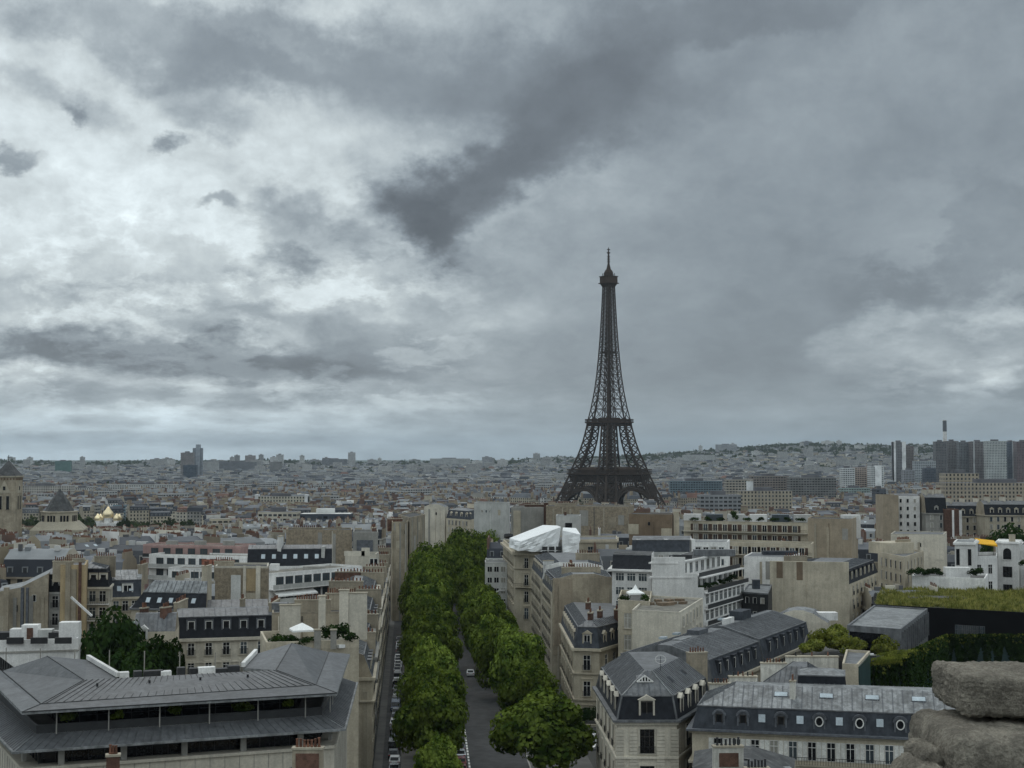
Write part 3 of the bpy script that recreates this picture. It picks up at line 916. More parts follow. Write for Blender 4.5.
def pillar(sx, sy, levels, tch, tb):
    b = MB()
    def cor(z):
        a, w = eo(z), ew(z)
        return [Vector((sx * a, sy * a, z)), Vector((sx * a, sy * (a - w), z)), Vector((sx * (a - w), sy * (a - w), z)), Vector((sx * (a - w), sy * a, z))]
    for z0, z1 in zip(levels, levels[1:]):
        c0, c1 = cor(z0), cor(z1)
        f = (1 - z0 / 300)
        for i in range(4):
            j = (i + 1) % 4
            b.bar(c0[i], c1[i], tch * f + 0.2, IR)
            b.bar(c0[i], c1[j], tb, IR); b.bar(c0[j], c1[i], tb, IR)
            b.bar(c1[i], c1[j], tb * 1.1, IR)
            continue
            m0, m1 = (c0[i] + c0[j]) / 2, (c1[i] + c1[j]) / 2
            q0, q1 = (c0[i] + c1[i]) / 2, (c0[j] + c1[j]) / 2
            b.bar(m0, q0, tb * 0.7, IR); b.bar(m0, q1, tb * 0.7, IR); b.bar(m1, q0, tb * 0.7, IR); b.bar(m1, q1, tb * 0.7, IR)
            b.bar(m0, m1, tb * 0.8, IR)
    return b
LV1 = [0, 9, 18, 27, 36, 45, 54, 61, 69, 77, 85, 93, 101, 109, 117]
for sx in (-1, 1):
    for sy in (-1, 1):
        pillar(sx, sy, LV1, 2.1, 0.85).build('leg', eiffel)
        a0, w0 = eo(0), ew(0)
        for u, v in ((a0, a0), (a0, a0 - w0), (a0 - w0, a0 - w0), (a0 - w0, a0)):
            b = MB(); b.box(sx * u - 4, sy * v - 4, -4, sx * u + 4, sy * v + 4, 1.5, 'stone')
            b.build('masonry_base', eiffel)
# upper shaft: four chords drawing together, X bracing on each face, lift column inside
b = MB()
lv = [117]
while lv[-1] < 270: lv.append(lv[-1] + max(4.2, eo(lv[-1]) * 0.78))
lv[-1] = 272
for z0, z1 in zip(lv, lv[1:]):
    for fx in range(4):
        rot = Matrix.Rotation(fx * math.pi / 2, 3, 'Z')
        a0, a1, w0, w1 = eo(z0), eo(z1), ew(z0), ew(z1)
        pts = lambda a, w, z: [rot @ Vector((s, -a, z)) for s in (-a, -a + w, a - w, a)]
        p0, p1 = pts(a0, w0, z0), pts(a1, w1, z1)
        for k in (0, 1, 2): b.bar(p0[k], p1[k], (1.6 if k == 0 else 1.1) * (1 - z0 / 600), IR)
        for k, l in ((0, 1), (2, 3)):
            b.bar(p0[k], p1[l], 0.55, IR); b.bar(p0[l], p1[k], 0.55, IR)
        if a0 - w0 > 1.0: b.bar(p0[1], p1[2], 0.42, IR); b.bar(p0[2], p1[1], 0.42, IR)
        b.bar(p1[0], p1[3], 0.62, IR)
b.build('shaft', eiffel)
b = MB()
for z0, z1 in zip(lv, lv[1:]):
    for sx in (-1, 1):
        for sy in (-1, 1):
            b.bar((sx * 1.6, sy * 1.6, z0), (sx * 1.6, sy * 1.6, z1), 0.5, IR)
b.box(-0.9, -0.9, 60, 0.9, 0.9, 270, IR)
b.build('lift_column', eiffel)
# the four great arches
for fx in range(4):
    b = MB(); rot = Matrix.Rotation(fx * math.pi / 2, 3, 'Z')
    N = 28
    def ap(r, th, push=0.0):
        x, z = r * math.cos(th), 3 + (r + 1.5) * math.sin(th)
        return rot @ Vector((x, -(eo(max(z, 0)) - push), z))
    for push in (0.2, 2.6):
        prev = None
        for k in range(N + 1):
            th = math.pi * (0.02 + 0.96 * k / N)
            i_, o_ = ap(34.0, th, push), ap(37.2, th, push)
            if prev:
                b.bar(prev[0], i_, 1.3, IR); b.bar(prev[1], o_, 1.2, IR)
                b.bar(prev[0], o_, 0.5, IR); b.bar(prev[1], i_, 0.5, IR)
            b.bar(i_, o_, 0.6, IR); prev = (i_, o_)
    # spandrel lattice between the arch and the girder
    for k in range(N + 1):
        th = math.pi * (0.1 + 0.8 * k / N)
        o_ = ap(37.2, th, 0.4)
        if o_.z < 45: b.bar(o_, rot @ Vector((37.2 * math.cos(th), -eo(46), 46)), 0.6, IR)
    b.build('arch', eiffel)
def deck(name, z0, z1, half, girder, over, posts):
    b = MB()
    for fx in range(4):
        rot = Matrix.Rotation(fx * math.pi / 2, 3, 'Z')
        n = posts
        for k in range(n):
            x0, x1 = -half + 2 * half * k / n, -half + 2 * half * (k + 1) / n
            lo, hi = z0 - girder, z0
            q = lambda x, z: rot @ Vector((x, -half, z))
            b.bar(q(x0, lo), q(x0, hi), 0.9, IR); b.bar(q(x0, lo), q(x1, hi), 0.55, IR); b.bar(q(x1, lo), q(x0, hi), 0.55, IR)
            b.bar(q(x0, lo), q(x1, lo), 1.0, IR); b.bar(q(x0, hi), q(x1, hi), 1.0, IR)
            # brackets of the gallery
            b.bar(q(x0, hi - 1.5), rot @ Vector((x0, -half - over, hi)), 0.6, IR)
    b.box(-half - over, -half - over, z0, half + over, half + over, z0 + 1.2, 'eiffel_deck')
    # gallery: posts, rail and roof edge round the platform
    h2 = half + over - 0.4
    for fx in range(4):
        rot = Matrix.Rotation(fx * math.pi / 2, 3, 'Z')
        for k in range(posts * 2 + 1):
            x = -h2 + 2 * h2 * k / (posts * 2)
            b.bar(rot @ Vector((x, -h2, z0 + 1)), rot @ Vector((x, -h2, z1)), 0.42, IR)
        b.bar(rot @ Vector((-h2, -h2, z1)), rot @ Vector((h2, -h2, z1)), 0.9, 'eiffel_deck')
        b.bar(rot @ Vector((-h2, -h2, z0 + 2.4)), rot @ Vector((h2, -h2, z0 + 2.4)), 0.5, IR)
    return b
b = deck('first_platform', 56.0, 61.5, 31.6, 8.5, 2.9, 18)
for fx in range(4):
    rot = Matrix.Rotation(fx * math.pi / 2 , 3, 'Z')
    vs = [rot @ Vector(v) for v in ((-13, -31, 57.2), (13, -31, 57.2), (13, -20, 57.2), (-13, -20, 57.2), (-13, -31, 63), (13, -31, 63), (12, -20, 64.5), (-12, -20, 64.5))]
    b.solid(vs, [(0, 1, 5, 4), (1, 2, 6, 5), (2, 3, 7, 6), (3, 0, 4, 7), (4, 5, 6, 7)], 'eiffel_deck')
b.build('first_platform', eiffel)
b = deck('second_platform', 114.5, 118.5, 17.4, 3.2, 2.4, 12)
b.box(-9, -9, 115.7, 9, 9, 120.5, 'eiffel_deck')
for sx in (-1, 1):
    for sy in (-1, 1): b.box(sx * 12 - 2, sy * 12 - 2, 115.7, sx * 12 + 2, sy * 12 + 2, 120, 'eiffel_deck')
b.build('second_platform', eiffel)
b = MB(); b.box(-5.6, -5.6, 194, 5.6, 5.6, 196.5, 'eiffel_deck'); b.box(-6.4, -6.4, 194.2, 6.4, 6.4, 194.9, IR)
b.build('intermediate_platform', eiffel)
b = MB()
b.frustum([(-5, -5, 270), (5, -5, 270), (5, 5, 270), (-5, 5, 270)], [(-7.0, -7.0, 274), (7.0, -7.0, 274), (7.0, 7.0, 274), (-7.0, 7.0, 274)], IR)
b.box(-8.4, -8.4, 274.0, 8.4, 8.4, 275, 'eiffel_deck'); b.box(-7.2, -7.2, 275, 7.2, 7.2, 282, 'eiffel_deck')
b.box(-7.9, -7.9, 282, 7.9, 7.9, 282.8, IR)
for k in range(12):
    a = 2 * math.pi * k / 12
    for r in (7.9,): b.bar((r * .9 * math.cos(a), r * .9 * math.sin(a), 282.8), (r * .9 * math.cos(a), r * .9 * math.sin(a), 286), 0.4, IR)
b.build('top_platform', eiffel)
b = MB(); b.lathe([(5.2, 282.8), (5.2, 287), (4.4, 289), (2.6, 291), (2.0, 294), (1.0, 298)], 'eiffel_deck', 12)
b.build('cupola', eiffel)
b = MB(); b.tube((0, 0, 296), (0, 0, 307), 1.1, 0.95, IR); b.tube((0, 0, 307), (0, 0, 316), 0.9, 0.4, IR)
for z in (299, 302, 305, 309, 313): b.box(-1.35, -1.35, z, 1.35, 1.35, z + 0.9, IR)
b.box(-2.6, -0.3, 310, 2.6, 0.3, 310.6, IR)
b.build('antenna', eiffel)

# ------------------------------------------------------------------ trees
def crown_mesh(seed, rx, rz, n, leaf, m='leaf_plane', lobes=16, flat=0.75):
    rnd = np.random.default_rng(seed)
    C = []
    for k in range(lobes):
        th = 2 * math.pi * (k * 0.618 + rnd.uniform(-.08, .08)); el = rnd.uniform(-0.55, 0.95)
        rr = rnd.uniform(0.45, 0.72)
        C.append((rr * rx * math.cos(th) * math.cos(el * 1.2), rr * rx * math.sin(th) * math.cos(el * 1.2), rr * rz * el, rnd.uniform(0.34, 0.52)))
    C.append((0, 0, 0.1 * rz, 0.6))
    C = np.array(C)
    idx = rnd.integers(0, len(C), n)
    d = rnd.normal(size=(n, 3)); d /= np.linalg.norm(d, axis=1)[:, None]
    rad = rnd.uniform(0.62, 1.06, n) ** 0.7
    s = C[idx, 3] * rad
    P = C[idx, :3] + d * s[:, None] * np.array([rx, rx, rz * 0.9])
    nrm = d * 1.2 + rnd.normal(size=(n, 3)) * 0.45 + np.array([0, 0, 0.25]); nrm /= np.linalg.norm(nrm, axis=1)[:, None]
    a = np.cross(nrm, rnd.normal(size=(n, 3))); a /= np.linalg.norm(a, axis=1)[:, None]
    c = np.cross(nrm, a)
    L = leaf * rnd.uniform(0.6, 1.35, n)[:, None]
    V = np.stack([P - a * L * .5, P + c * L * .38 + nrm * L * 0.12, P + a * L * .5, P - c * L * .38 + nrm * L * 0.12], 1).reshape(-1, 3)
    me = bpy.data.meshes.new('crown')
    me.vertices.add(4 * n); me.vertices.foreach_set('co', V.astype(np.float32).ravel())
    me.loops.add(4 * n); me.loops.foreach_set('vertex_index', np.arange(4 * n, dtype=np.int32))
    me.polygons.add(n); me.polygons.foreach_set('loop_start', np.arange(0, 4 * n, 4, dtype=np.int32))
    me.polygons.foreach_set('loop_total', np.full(n, 4, dtype=np.int32))
    me.materials.append(_M[m]); me.update(calc_edges=True)
    return me
def trunk_mesh(seed, h, rx, r=0.32):
    rnd = random.Random(seed); b = MB()
    b.tube((0, 0, -0.3), (0.1, 0.05, h * 0.55), r, r * 0.75, 'bark', 9)
    for k in range(6):
        a = k * 1.05 + rnd.uniform(-.3, .3); l = rx * rnd.uniform(0.4, 0.7)
        q = (l * 0.45 * math.cos(a), l * 0.45 * math.sin(a), h * rnd.uniform(0.72, 0.85))
        b.tube((0.1, 0.05, h * rnd.uniform(0.45, 0.55)), q, r * 0.5, r * 0.32, 'bark', 7)
        b.tube(q, (l * math.cos(a), l * math.sin(a), h * rnd.uniform(1.0, 1.25)), r * 0.32, r * 0.1, 'bark', 6)
    b.tube((0.1, 0.05, h * 0.5), (0, 0, h * 1.2), r * 0.7, r * 0.2, 'bark', 7)
    return b.mesh('trunk')
CR = [crown_mesh(11 + k, 6.0, 5.2, 9000, 0.62) for k in range(4)]
CRD = [crown_mesh(31 + k, 5.0, 5.4, 6500, 0.6, 'leaf_dark') for k in range(2)]
CRO = [crown_mesh(41 + k, 2.0, 1.5, 1500, 0.34, 'leaf_olive', 9) for k in range(2)]
CRB = [crown_mesh(51 + k, 1.0, 0.8, 420, 0.24, 'leaf_dark', 7) for k in range(2)]
CRG = [crown_mesh(61 + k, 1.0, 0.8, 420, 0.24, 'leaf_plane', 7) for k in range(2)]
CRF = [crown_mesh(71 + k, 6.0, 4.5, 420, 2.0, 'leaf_far', 9) for k in range(3)]
TRK = [trunk_mesh(5 + k, 7.0, 5.5) for k in range(2)]
def tree(name, x, y, z, h, rx, label, crowns, group=None, seed=0, cat='tree', trunk=True):
    """h: full height, rx: crown radius"""
    rnd = random.Random(seed)
    t = empty(name, (x, y, z), rnd.uniform(0, 6.28), label, cat, group)
    cm = crowns[seed % len(crowns)]
    big = crowns in (CR, CRD, CRF)
    base_r = {id(CR): 6.0, id(CRD): 5.0, id(CRO): 2.0, id(CRB): 1.0, id(CRG): 1.0, id(CRF): 6.0}[id(crowns)]
    base_z = {id(CR): 5.2, id(CRD): 5.4, id(CRO): 1.5, id(CRB): 0.8, id(CRG): 0.8, id(CRF): 4.5}[id(crowns)]
    cz = h * (0.49 if big else 0.48)
    link('crown', cm, t, (0, 0, h - cz), 0, (rx / base_r, rx / base_r * rnd.uniform(0.92, 1.08), cz / base_z))
    if trunk:
        link('trunk', TRK[seed % 2], t, (0, 0, 0), 0, (rx / 6.0, rx / 6.0, (h - cz) / 7.6))
    return t
# ------------------------------------------------------------------ houses near the arch
HERO = []        # (columns, top row, bottom row, distance) kept clear by the houses filled in later
def keep(px0, px1, py_bottom, y): HERO.append((px0, px1, py_bottom, y))
def Pz(px, py, z):
    """point on a level plane seen at a pixel"""
    t = (384 - py) / F
    y = (z - EYE) * (CP - t * SP) / (t * CP + SP)
    return Vector((xat(px, y, z), y, z))

# --- office block with broad zinc roofs and glazed terraces
def office():
    A, Bc, C = Pz(22, 712, 25), Pz(337, 693, 25), Pz(350, 654, 25)
    D = Vector((A.x - 27, A.y + 50, 25))
    c = (A + Bc + C + D) / 4
    o = empty('office_building', (c.x, c.y, 0), 0, 'low office block with broad grey zinc roofs and two glazed storeys with terrace', 'building')
    base = [(v.x - c.x, v.y - c.y) for v in (A, Bc, C, D)]
    ins = lambda t: inset_poly(base, t)
    def L(px, py, z):
        v = Pz(px, py, z); return (v.x - c.x, v.y - c.y, z)
    b = MB(); b.prism(ins(0.3), 0, 19.5, 'pale'); q = ins(0.3)
    for i in range(4):          # joints between the cladding panels
        a_, b_ = Vector(q[i]), Vector(q[(i + 1) % 4]); n = int((b_ - a_).length / 1.5)
        d = (b_ - a_).normalized(); nn = Vector((d.y, -d.x))
        for k in range(1, n):
            p = a_ + d * (k * 1.5) + nn * 0.01
            b.bar((p.x, p.y, 3), (p.x, p.y, 19.4), 0.05, 'grey')
        b.bar((*(a_ + nn * .1), 19.4), (*(b_ + nn * .1), 19.4), 0.3, 'pale')
    b.build('wall', o)
    b = MB(); q = ins(2.0); [b.face([(*q[i], 19.5), (*q[(i + 1) % 4], 19.5), (*q[(i + 1) % 4], 21.2), (*q[i], 21.2)], 'glass_dark') for i in (0, 1, 3)]; b.build('glazing', o)
    def mull(poly, z0, z1, step, t, m):
        b = MB()
        for i in (0, 1, 3):
            a_, b_ = Vector(poly[i]), Vector(poly[(i + 1) % 4]); n = max(1, int((b_ - a_).length / step))
            d = (b_ - a_).normalized(); nn = Vector((d.y, -d.x))
            for k in range(n + 1):
                p = a_ + (b_ - a_) * (k / n) + nn * 0.04; b.bar((p.x, p.y, z0), (p.x, p.y, z1), t, m)
            b.bar((*(a_ + nn * .04), z0 + 1.05), (*(b_ + nn * .04), z0 + 1.05), t * 0.8, m)
        return b
    mull(ins(2.0), 19.5, 21.2, 1.5, 0.07, 'dark_metal').build('glazing_bars', o)
    for i in (0, 1, 3):
        a_, b_ = Vector(ins(0.9)[i]), Vector(ins(0.9)[(i + 1) % 4]); n = max(2, int((b_ - a_).length / 5.6))
        for k in range(n):
            p = a_ + (b_ - a_) * ((k + 0.5) / n)
            bb = MB(); bb.box(-0.3, -0.2, 0, 0.3, 0.2, 1.75, 'grey'); bb.build('pillar', o, (p.x, p.y, 19.5), math.atan2((b_ - a_).y, (b_ - a_).x))
    # skirt roof below the terrace
    lo, hi = ins(-0.9), ins(1.6)
    b = MB()
    for i in (0, 1, 3):
        b.face([(*lo[i], 21.3), (*lo[(i + 1) % 4], 21.3), (*hi[(i + 1) % 4], 22.5), (*hi[i], 22.5)], 'zinc_new'); b.face([(*ins(2.0)[i], 21.2), (*ins(2.0)[(i + 1) % 4], 21.2), (*lo[(i + 1) % 4], 21.25), (*lo[i], 21.25)], 'dark_metal')
    for i in (0, 1, 3):
        j = (i + 1) % 4
        b.bar((*lo[i], 21.3), (*lo[j], 21.3), 0.22, 'zinc_pale'); b.bar((*lo[i], 21.3), (*hi[i], 22.5), 0.14, 'zinc')
        n = int((Vector(lo[j]) - Vector(lo[i])).length / 0.85)
        for k in range(1, n):
            f = k / n; b.bar(Vector((*lo[i], 21.32)).lerp(Vector((*lo[j], 21.32)), f), Vector((*hi[i], 22.52)).lerp(Vector((*hi[j], 22.52)), f), 0.05, 'zinc_new', 0.09)
    b.build('lower_roof', o)
    b = MB(); q = ins(1.62)
    qi = ins(1.8); qf = ins(4.6)
    for i in (0, 1, 3): b.face([(*q[i], 22.5), (*q[(i + 1) % 4], 22.5), (*qf[(i + 1) % 4], 22.5), (*qf[i], 22.5)], 'pavement')
    for i in (0, 1, 3):
        j = (i + 1) % 4
        b.face([(*q[i], 22.5), (*q[j], 22.5), (*q[j], 23.35), (*q[i], 23.35)], 'dark_metal'); b.face([(*qi[j], 22.5), (*qi[i], 22.5), (*qi[i], 23.35), (*qi[j], 23.35)], 'zinc_new')
        b.face([(*q[i], 23.35), (*q[j], 23.35), (*qi[j], 23.35), (*qi[i], 23.35)], 'zinc')
    b.build('terrace', o)
    b = MB(); q = ins(4.6); [b.face([(*q[i], 22.5), (*q[(i + 1) % 4], 22.5), (*q[(i + 1) % 4], 24.8), (*q[i], 24.8)], 'glass_dark') for i in (0, 1, 3)]; b.build('glazing', o)
    mull(ins(4.6), 22.5, 24.8, 1.7, 0.08, 'dark_metal').build('glazing_bars', o)
    for i in range(3):
        a_, b_ = Vector(ins(0.9)[i]), Vector(ins(0.9)[(i + 1) % 4]); n = max(2, int((b_ - a_).length / 4.4))
        for k in range(n):
            p = a_ + (b_ - a_) * ((k + 0.5) / n)
            bb = MB(); bb.tube((0, 0, 0), (0, 0, 2.4), 0.07, 0.07, 'grey', 6); bb.build('post', o, (p.x, p.y, 22.5))
    # the big roof: outer rim, two side wings with a fold, a front strip between them
    def shell(name, faces, m, t=0.28, seams=()):
        b = MB()
        for f in [t_ for f_ in faces for t_ in ((f_[0], f_[1], f_[2]), (f_[0], f_[2], f_[3]))]:
            b.face(f, m); b.face([(x, y, z - t) for x, y, z in f][::-1], 'zinc_pale')
            for i in range(len(f)):
                p, r = f[i], f[(i + 1) % len(f)]
                b.face([(p[0], p[1], p[2] - t), (r[0], r[1], r[2] - t), r, p], 'zinc_pale')
        for s in seams: b.bar(*s, 0.08, 'dark_metal', 0.10)
        return b.build(name, o)
    H, HL, PL, R1 = L(41, 704, 25.35), L(2, 671, 25.6), L(47, 656, 27.6), L(84, 680, 26.5)
    R2, H2, PR, CR2 = L(276, 670, 26.5), L(316, 685, 25.35), L(292, 643, 27.6), L(329, 652, 25.6)
    a0, b0, c0, d0 = L(22, 712, 25), L(337, 693, 25), L(350, 654, 25), L(-50, 640, 25.2)
    v = lambda p: Vector(p)
    seams = []
    n = 34
    for k in range(n):
        f = (k + 0.5) / n; seams.append((v(H).lerp(v(H2), f), v(R1).lerp(v(R2), f)))
    shell('roof', [[H, H2, R2, R1]], 'zinc_new', seams=seams)
    seams = [(v(HL).lerp(v(H), k / 14), v(PL).lerp(v(R1), k / 14)) for k in range(15)]
    shell('roof', [[HL, H, R1, PL]], 'zinc_new', seams=[(v(H), v(HL)), (v(H), v(R1)), (v(PL), v(R1))])
    seams = [(v(H2).lerp(v(CR2), k / 14), v(R2).lerp(v(PR), k / 14)) for k in range(15)]
    shell('roof', [[H2, CR2, PR, R2]], 'zinc_new', seams=[(v(H2), v(R2)), (v(PR), v(R2))])
    shell('roof', [[a0, b0, H2, H]], 'zinc_new', seams=[(v(a0).lerp(v(b0), .002), v(b0)), (v(H), v(H2))])
    shell('roof', [[b0, c0, CR2, H2]], 'zinc_new', seams=[(v(H2), v(CR2)), (v(b0), v(H2))])
    shell('roof', [[d0, a0, H, HL]], 'zinc_new', seams=[(v(H), v(HL)), (v(a0), v(H))])
    K1, K2 = L(118, 678, 26.3), L(88, 660, 26.4)
    K3, K4 = L(243, 668, 26.3), L(256, 654, 26.4)
    shell('roof', [[R1, K1, K2, PL]], 'zinc_new'); shell('roof', [[K3, R2, PR, K4]], 'zinc_new')
    b = MB(); b.bar(v(K1) + v((0, 0, .35)), v(K2) + v((0, 0, .35)), 0.4, 'white', 0.5); b.build('parapet', o)
    b = MB(); b.bar(v(K3) + v((0, 0, .35)), v(K4) + v((0, 0, .35)), 0.4, 'white', 0.5); b.build('parapet', o)
    # flat service strip behind the front ridge
    S = [v(K1) + v((0, 0, -.4)), v(K3) + v((0, 0, -.4)), v(K4) + v((0, 0, -.4)), v(K2) + v((0, 0, -.4))]
    shell('roof_deck', [[tuple(R1), tuple(R2), tuple(v(R2) + v((-1, 4, -.6))), tuple(v(R1) + v((2, 4, -.6)))]], 'gravel')
    rnd = random.Random(4)
    for k in range(9):
        f = 0.18 + 0.072 * k; p = v(R1).lerp(v(R2), f) + v((0, 1.4 + rnd.random(), 0.0))
        bb = MB(); w = rnd.uniform(0.8, 2.4); bb.box(-w / 2, -0.5, -0.6, w / 2, 0.5, 0.25 + rnd.random() * 0.4, rnd.choice(['zinc_pale', 'white', 'dark_metal', 'greywhite']))
        bb.build('roof_vent', o, p, 0.35)
    for f in (0.12, 0.35, 0.58, 0.8):
        p = v(H).lerp(v(H2), f) * 0.35 + v(R1).lerp(v(R2), f) * 0.65
        bb = MB(); bb.tube((0, 0, 0), (0, 0, 0.35), 0.12, 0.12, 'dark_metal', 6); bb.build('roof_vent', o, p)
    keep(-50, 365, 768, 185)
    # planters on the terrace
    q = ins(2.5)
    for k, f in enumerate((0.08, 0.26, 0.47, 0.72, 0.9)):
        p = Vector(q[0]).lerp(Vector(q[1]), f)
        t = empty('planter', (c.x + p.x, c.y + p.y, 22.5), 0.36, 'low green shrub in a trough on the office terrace, ' + ['at the outer corner', 'second along the parapet', 'midway along the parapet', 'fourth along the parapet', 'beside the avenue end'][k], 'planter', 'planted troughs on the office terrace')
        bb = MB(); bb.box(-1.0, -0.35, 0, 1.0, 0.35, 0.6, 'dark_metal'); bb.build('trough', t)
        link('foliage', CRG[k % 2], t, (0, 0, 1.15), k, (1.2, .7, .9))
office()

# --- tall cream house with slate mansard behind the office
ll = 'cream house with dark slate mansard and white windows behind the zinc-roofed office block'
h4 = Bld('apartment_building', ll, quad(177, 246, 275, 250, 12, 20), -2, 18.8, near=True)
h4.wall('pale'); h4.band(h4.h - 0.5, 0.5, 0.45, 'pale'); h4.band(h4.h - 4.2, 0.2, 0.15, 'pale', 'string_course')
h4.roof([(3.5, 0.9, 'slate'), (0.9, 4.0, 'zinc')], party=(1, 3), seams=0.9)
h4.windows(0, 5, 6, 1.15, 2.1, 'french', zt=0.8, st=3.15, rail=True, u0=0.9)
h4.dormers(0, 5, 1.15, 2.5, 'flat', 0.5, 2.0, 0.45, 'slate', 'lead', u0=0.9)
for x, L_ in ((-8.3, 8), (8.3, 8)): h4.chimney(x, 2.5, L_, 90, 0.7, 0.9, pots=7)
h4.chimney(2.5, 3.2, 2.2, 90, 0.6, 1.2, pots=4)
keep(172, 280, 672, 246)

# --- roof-terrace house with the white parasol
h5 = Bld('apartment_building', 'house with planted roof terrace, pale parapet and tall white chimney slabs', quad(266, 202, 359, 205, 13, 24), -1, 22.8, near=True)
h5.wall('cream'); h5.flat('gravel', 1.1, 0.3, 'cream')
for px, top, w in ((322, 603, 1.0), (344, 597, 1.4), (358, 600, 2.6), (290, 612, 3.0)):
    x = xat(px, 214, 24) - h5.c[0]; z = zat(top, 214) + 1
    h5.boxpart('chimney', x, 214 - h5.c[1], h5.h, w, 0.9, z - h5.h - h5.z0, 'pale', 3, 'stone')
for px, w in ((317, 0.9), (333, 0.8)):
    h5.boxpart('chimney', xat(px, 203, 23) - h5.c[0], 203.5 - h5.c[1], h5.h, w, 0.7, 2.6, 'grey', 3, 'stone')
keep(262, 362, 655, 202)
par = empty('parasol', (xat(302, 207, 24), 207, 22.85), 0.3, 'square white parasol open on the planted roof terrace', 'parasol')
b = MB(); b.solid([(-1.6, -1.6, 2.3), (1.6, -1.6, 2.3), (1.6, 1.6, 2.3), (-1.6, 1.6, 2.3), (0, 0, 3.2), (-1.6, -1.6, 2.05), (1.6, -1.6, 2.05), (1.6, 1.6, 2.05), (-1.6, 1.6, 2.05)],
    [(0, 1, 4), (1, 2, 4), (2, 3, 4), (3, 0, 4), (5, 6, 1, 0), (6, 7, 2, 1), (7, 8, 3, 2), (8, 5, 0, 3)], 'canvas_white'); b.build('canopy', par)
b = MB(); b.tube((0, 0, 0), (0, 0, 3.3), 0.05, 0.05, 'timber', 6); b.build('pole', par)
for k, (px, y_, r_, hh, l) in enumerate([(281, 204, 1.6, 2.3, 'below the end of the slate mansard'), (293, 204, 1.3, 1.7, 'in front of the white parasol'), (309, 204, 1.5, 1.9, 'next to the first tall chimney slab'), (328, 208, 1.6, 2.6, 'between the tall chimney slabs'), (340, 209, 1.7, 3.4, 'tallest, behind the tall chimney slabs'), (351, 205, 1.3, 2.2, 'at the avenue end of the parapet')]):
    tree('terrace_shrub', xat(px, y_, 24), y_, 22.85, hh, r_, 'dark bushy shrub on the parasol terrace, ' + l, CRB, 'shrubs on the parasol terrace', k, 'shrub', False)
b = MB(); b.box(-0.5, -0.5, 0, 0.5, 0.5, 0.45, 'canvas_white'); b.box(-0.5, 0.3, 0.45, 0.5, 0.5, 1.0, 'canvas_white')
tag(b.build('terrace_chair', None, (xat(340, 204, 24), 204.4, 22.84), 0.7), 'white cushioned chair on the planted parasol terrace', 'chair')

# --- houses on the near left
h = Bld('low_building', 'flat roofed white block with vents and a small brick-red door on its roof', quad(-40, 212, 78, 216, 11, 22), -2, zat(661, 214) + 2.6, near=True)
h.wall('white'); h.band(h.h - 1.4, 0.25, 0.2, 'grey', 'string_course'); h.flat('bitumen', 0.5, 0.3, 'white')
x0 = -h.c[0]
for px, w, hh, m in ((-20, 3, 1.5, 'grey'), (5, 2.2, 1.2, 'dark_metal'), (20, 2.6, 1.7, 'white'), (31, 2.4, 2.3, 'white'), (46, 2.0, 1.6, 'greywhite'), (56, 1.8, 1.2, 'dark_metal'), (70, 2.9, 2.7, 'white')):
    h.boxpart('roof_box', xat(px, 218, 22) + x0, 218 - h.c[1], h.h, w, 2, hh, m, 5)
h.boxpart('roof_door', xat(29.5, 216.8, 22) + x0, 216.9 - h.c[1], h.h, 0.9, 0.1, 1.9, 'brick', 5)
for k in range(4): h.boxpart('roof_vent', xat(-8 + k * 24, 214, 22) + x0, 213.6 - h.c[1], h.h, 2.4, 0.4, 0.9, 'dark_metal', 5)
keep(-50, 80, 662, 214)

h = Bld('apartment_building', 'tall blank tan party wall rising to a sloping gable behind the white flat roof', quad(-4, 266, 48, 266, 13, 22, (-.26, 1)), -2, zat(592, 266), near=True)
h.wall('party')
b = MB(); p = h.p; q = [Vector((*p[0], h.h)), Vector((*p[1], h.h)), Vector((*p[2], h.h)), Vector((*p[3], h.h))]
m_ = q[1] + Vector((0, 0, 3.4)); m2 = q[2] + Vector((0, 0, 3.4)); k0 = q[0].lerp(q[1], .45) ; k3 = q[3].lerp(q[2], .45)
b.face([q[0], q[1], m_, k0 + Vector((0, 0, .8))], 'party'); b.face([q[1], q[2], m2, m_], 'party'); b.face([q[0], k0 + Vector((0, 0, .8)), k3 + Vector((0, 0, .8)), q[3]], 'zinc_pale'); b.face([k0 + Vector((0, 0, .8)), m_, m2, k3 + Vector((0, 0, .8))], 'zinc_pale')
b.face([q[2], q[3], k3 + Vector((0, 0, .8)), m2], 'party')
b.build('roof', h.root); h.top = h.h + 1.5; h.flues(0, 6, 4)
for px, w in ((4, 0.9), (20, 0.5), (25, 0.4)):
    h.boxpart('flue', xat(px, 263, 22) - h.c[0], 264.5 - h.c[1] - 0.3, 4, w, 0.5, h.h - 3, 'lead' if w < 0.8 else 'party')
h.boxpart('chimney', -4.2, -5, h.h - 3, 2.2, 1.0, 6.0, 'brick'); h.windows(0, 1, 1, 0.7, 1.3, 'bare', zt=0.5, u0=6.4, u1=7.6)
keep(-10, 50, 632, 264)

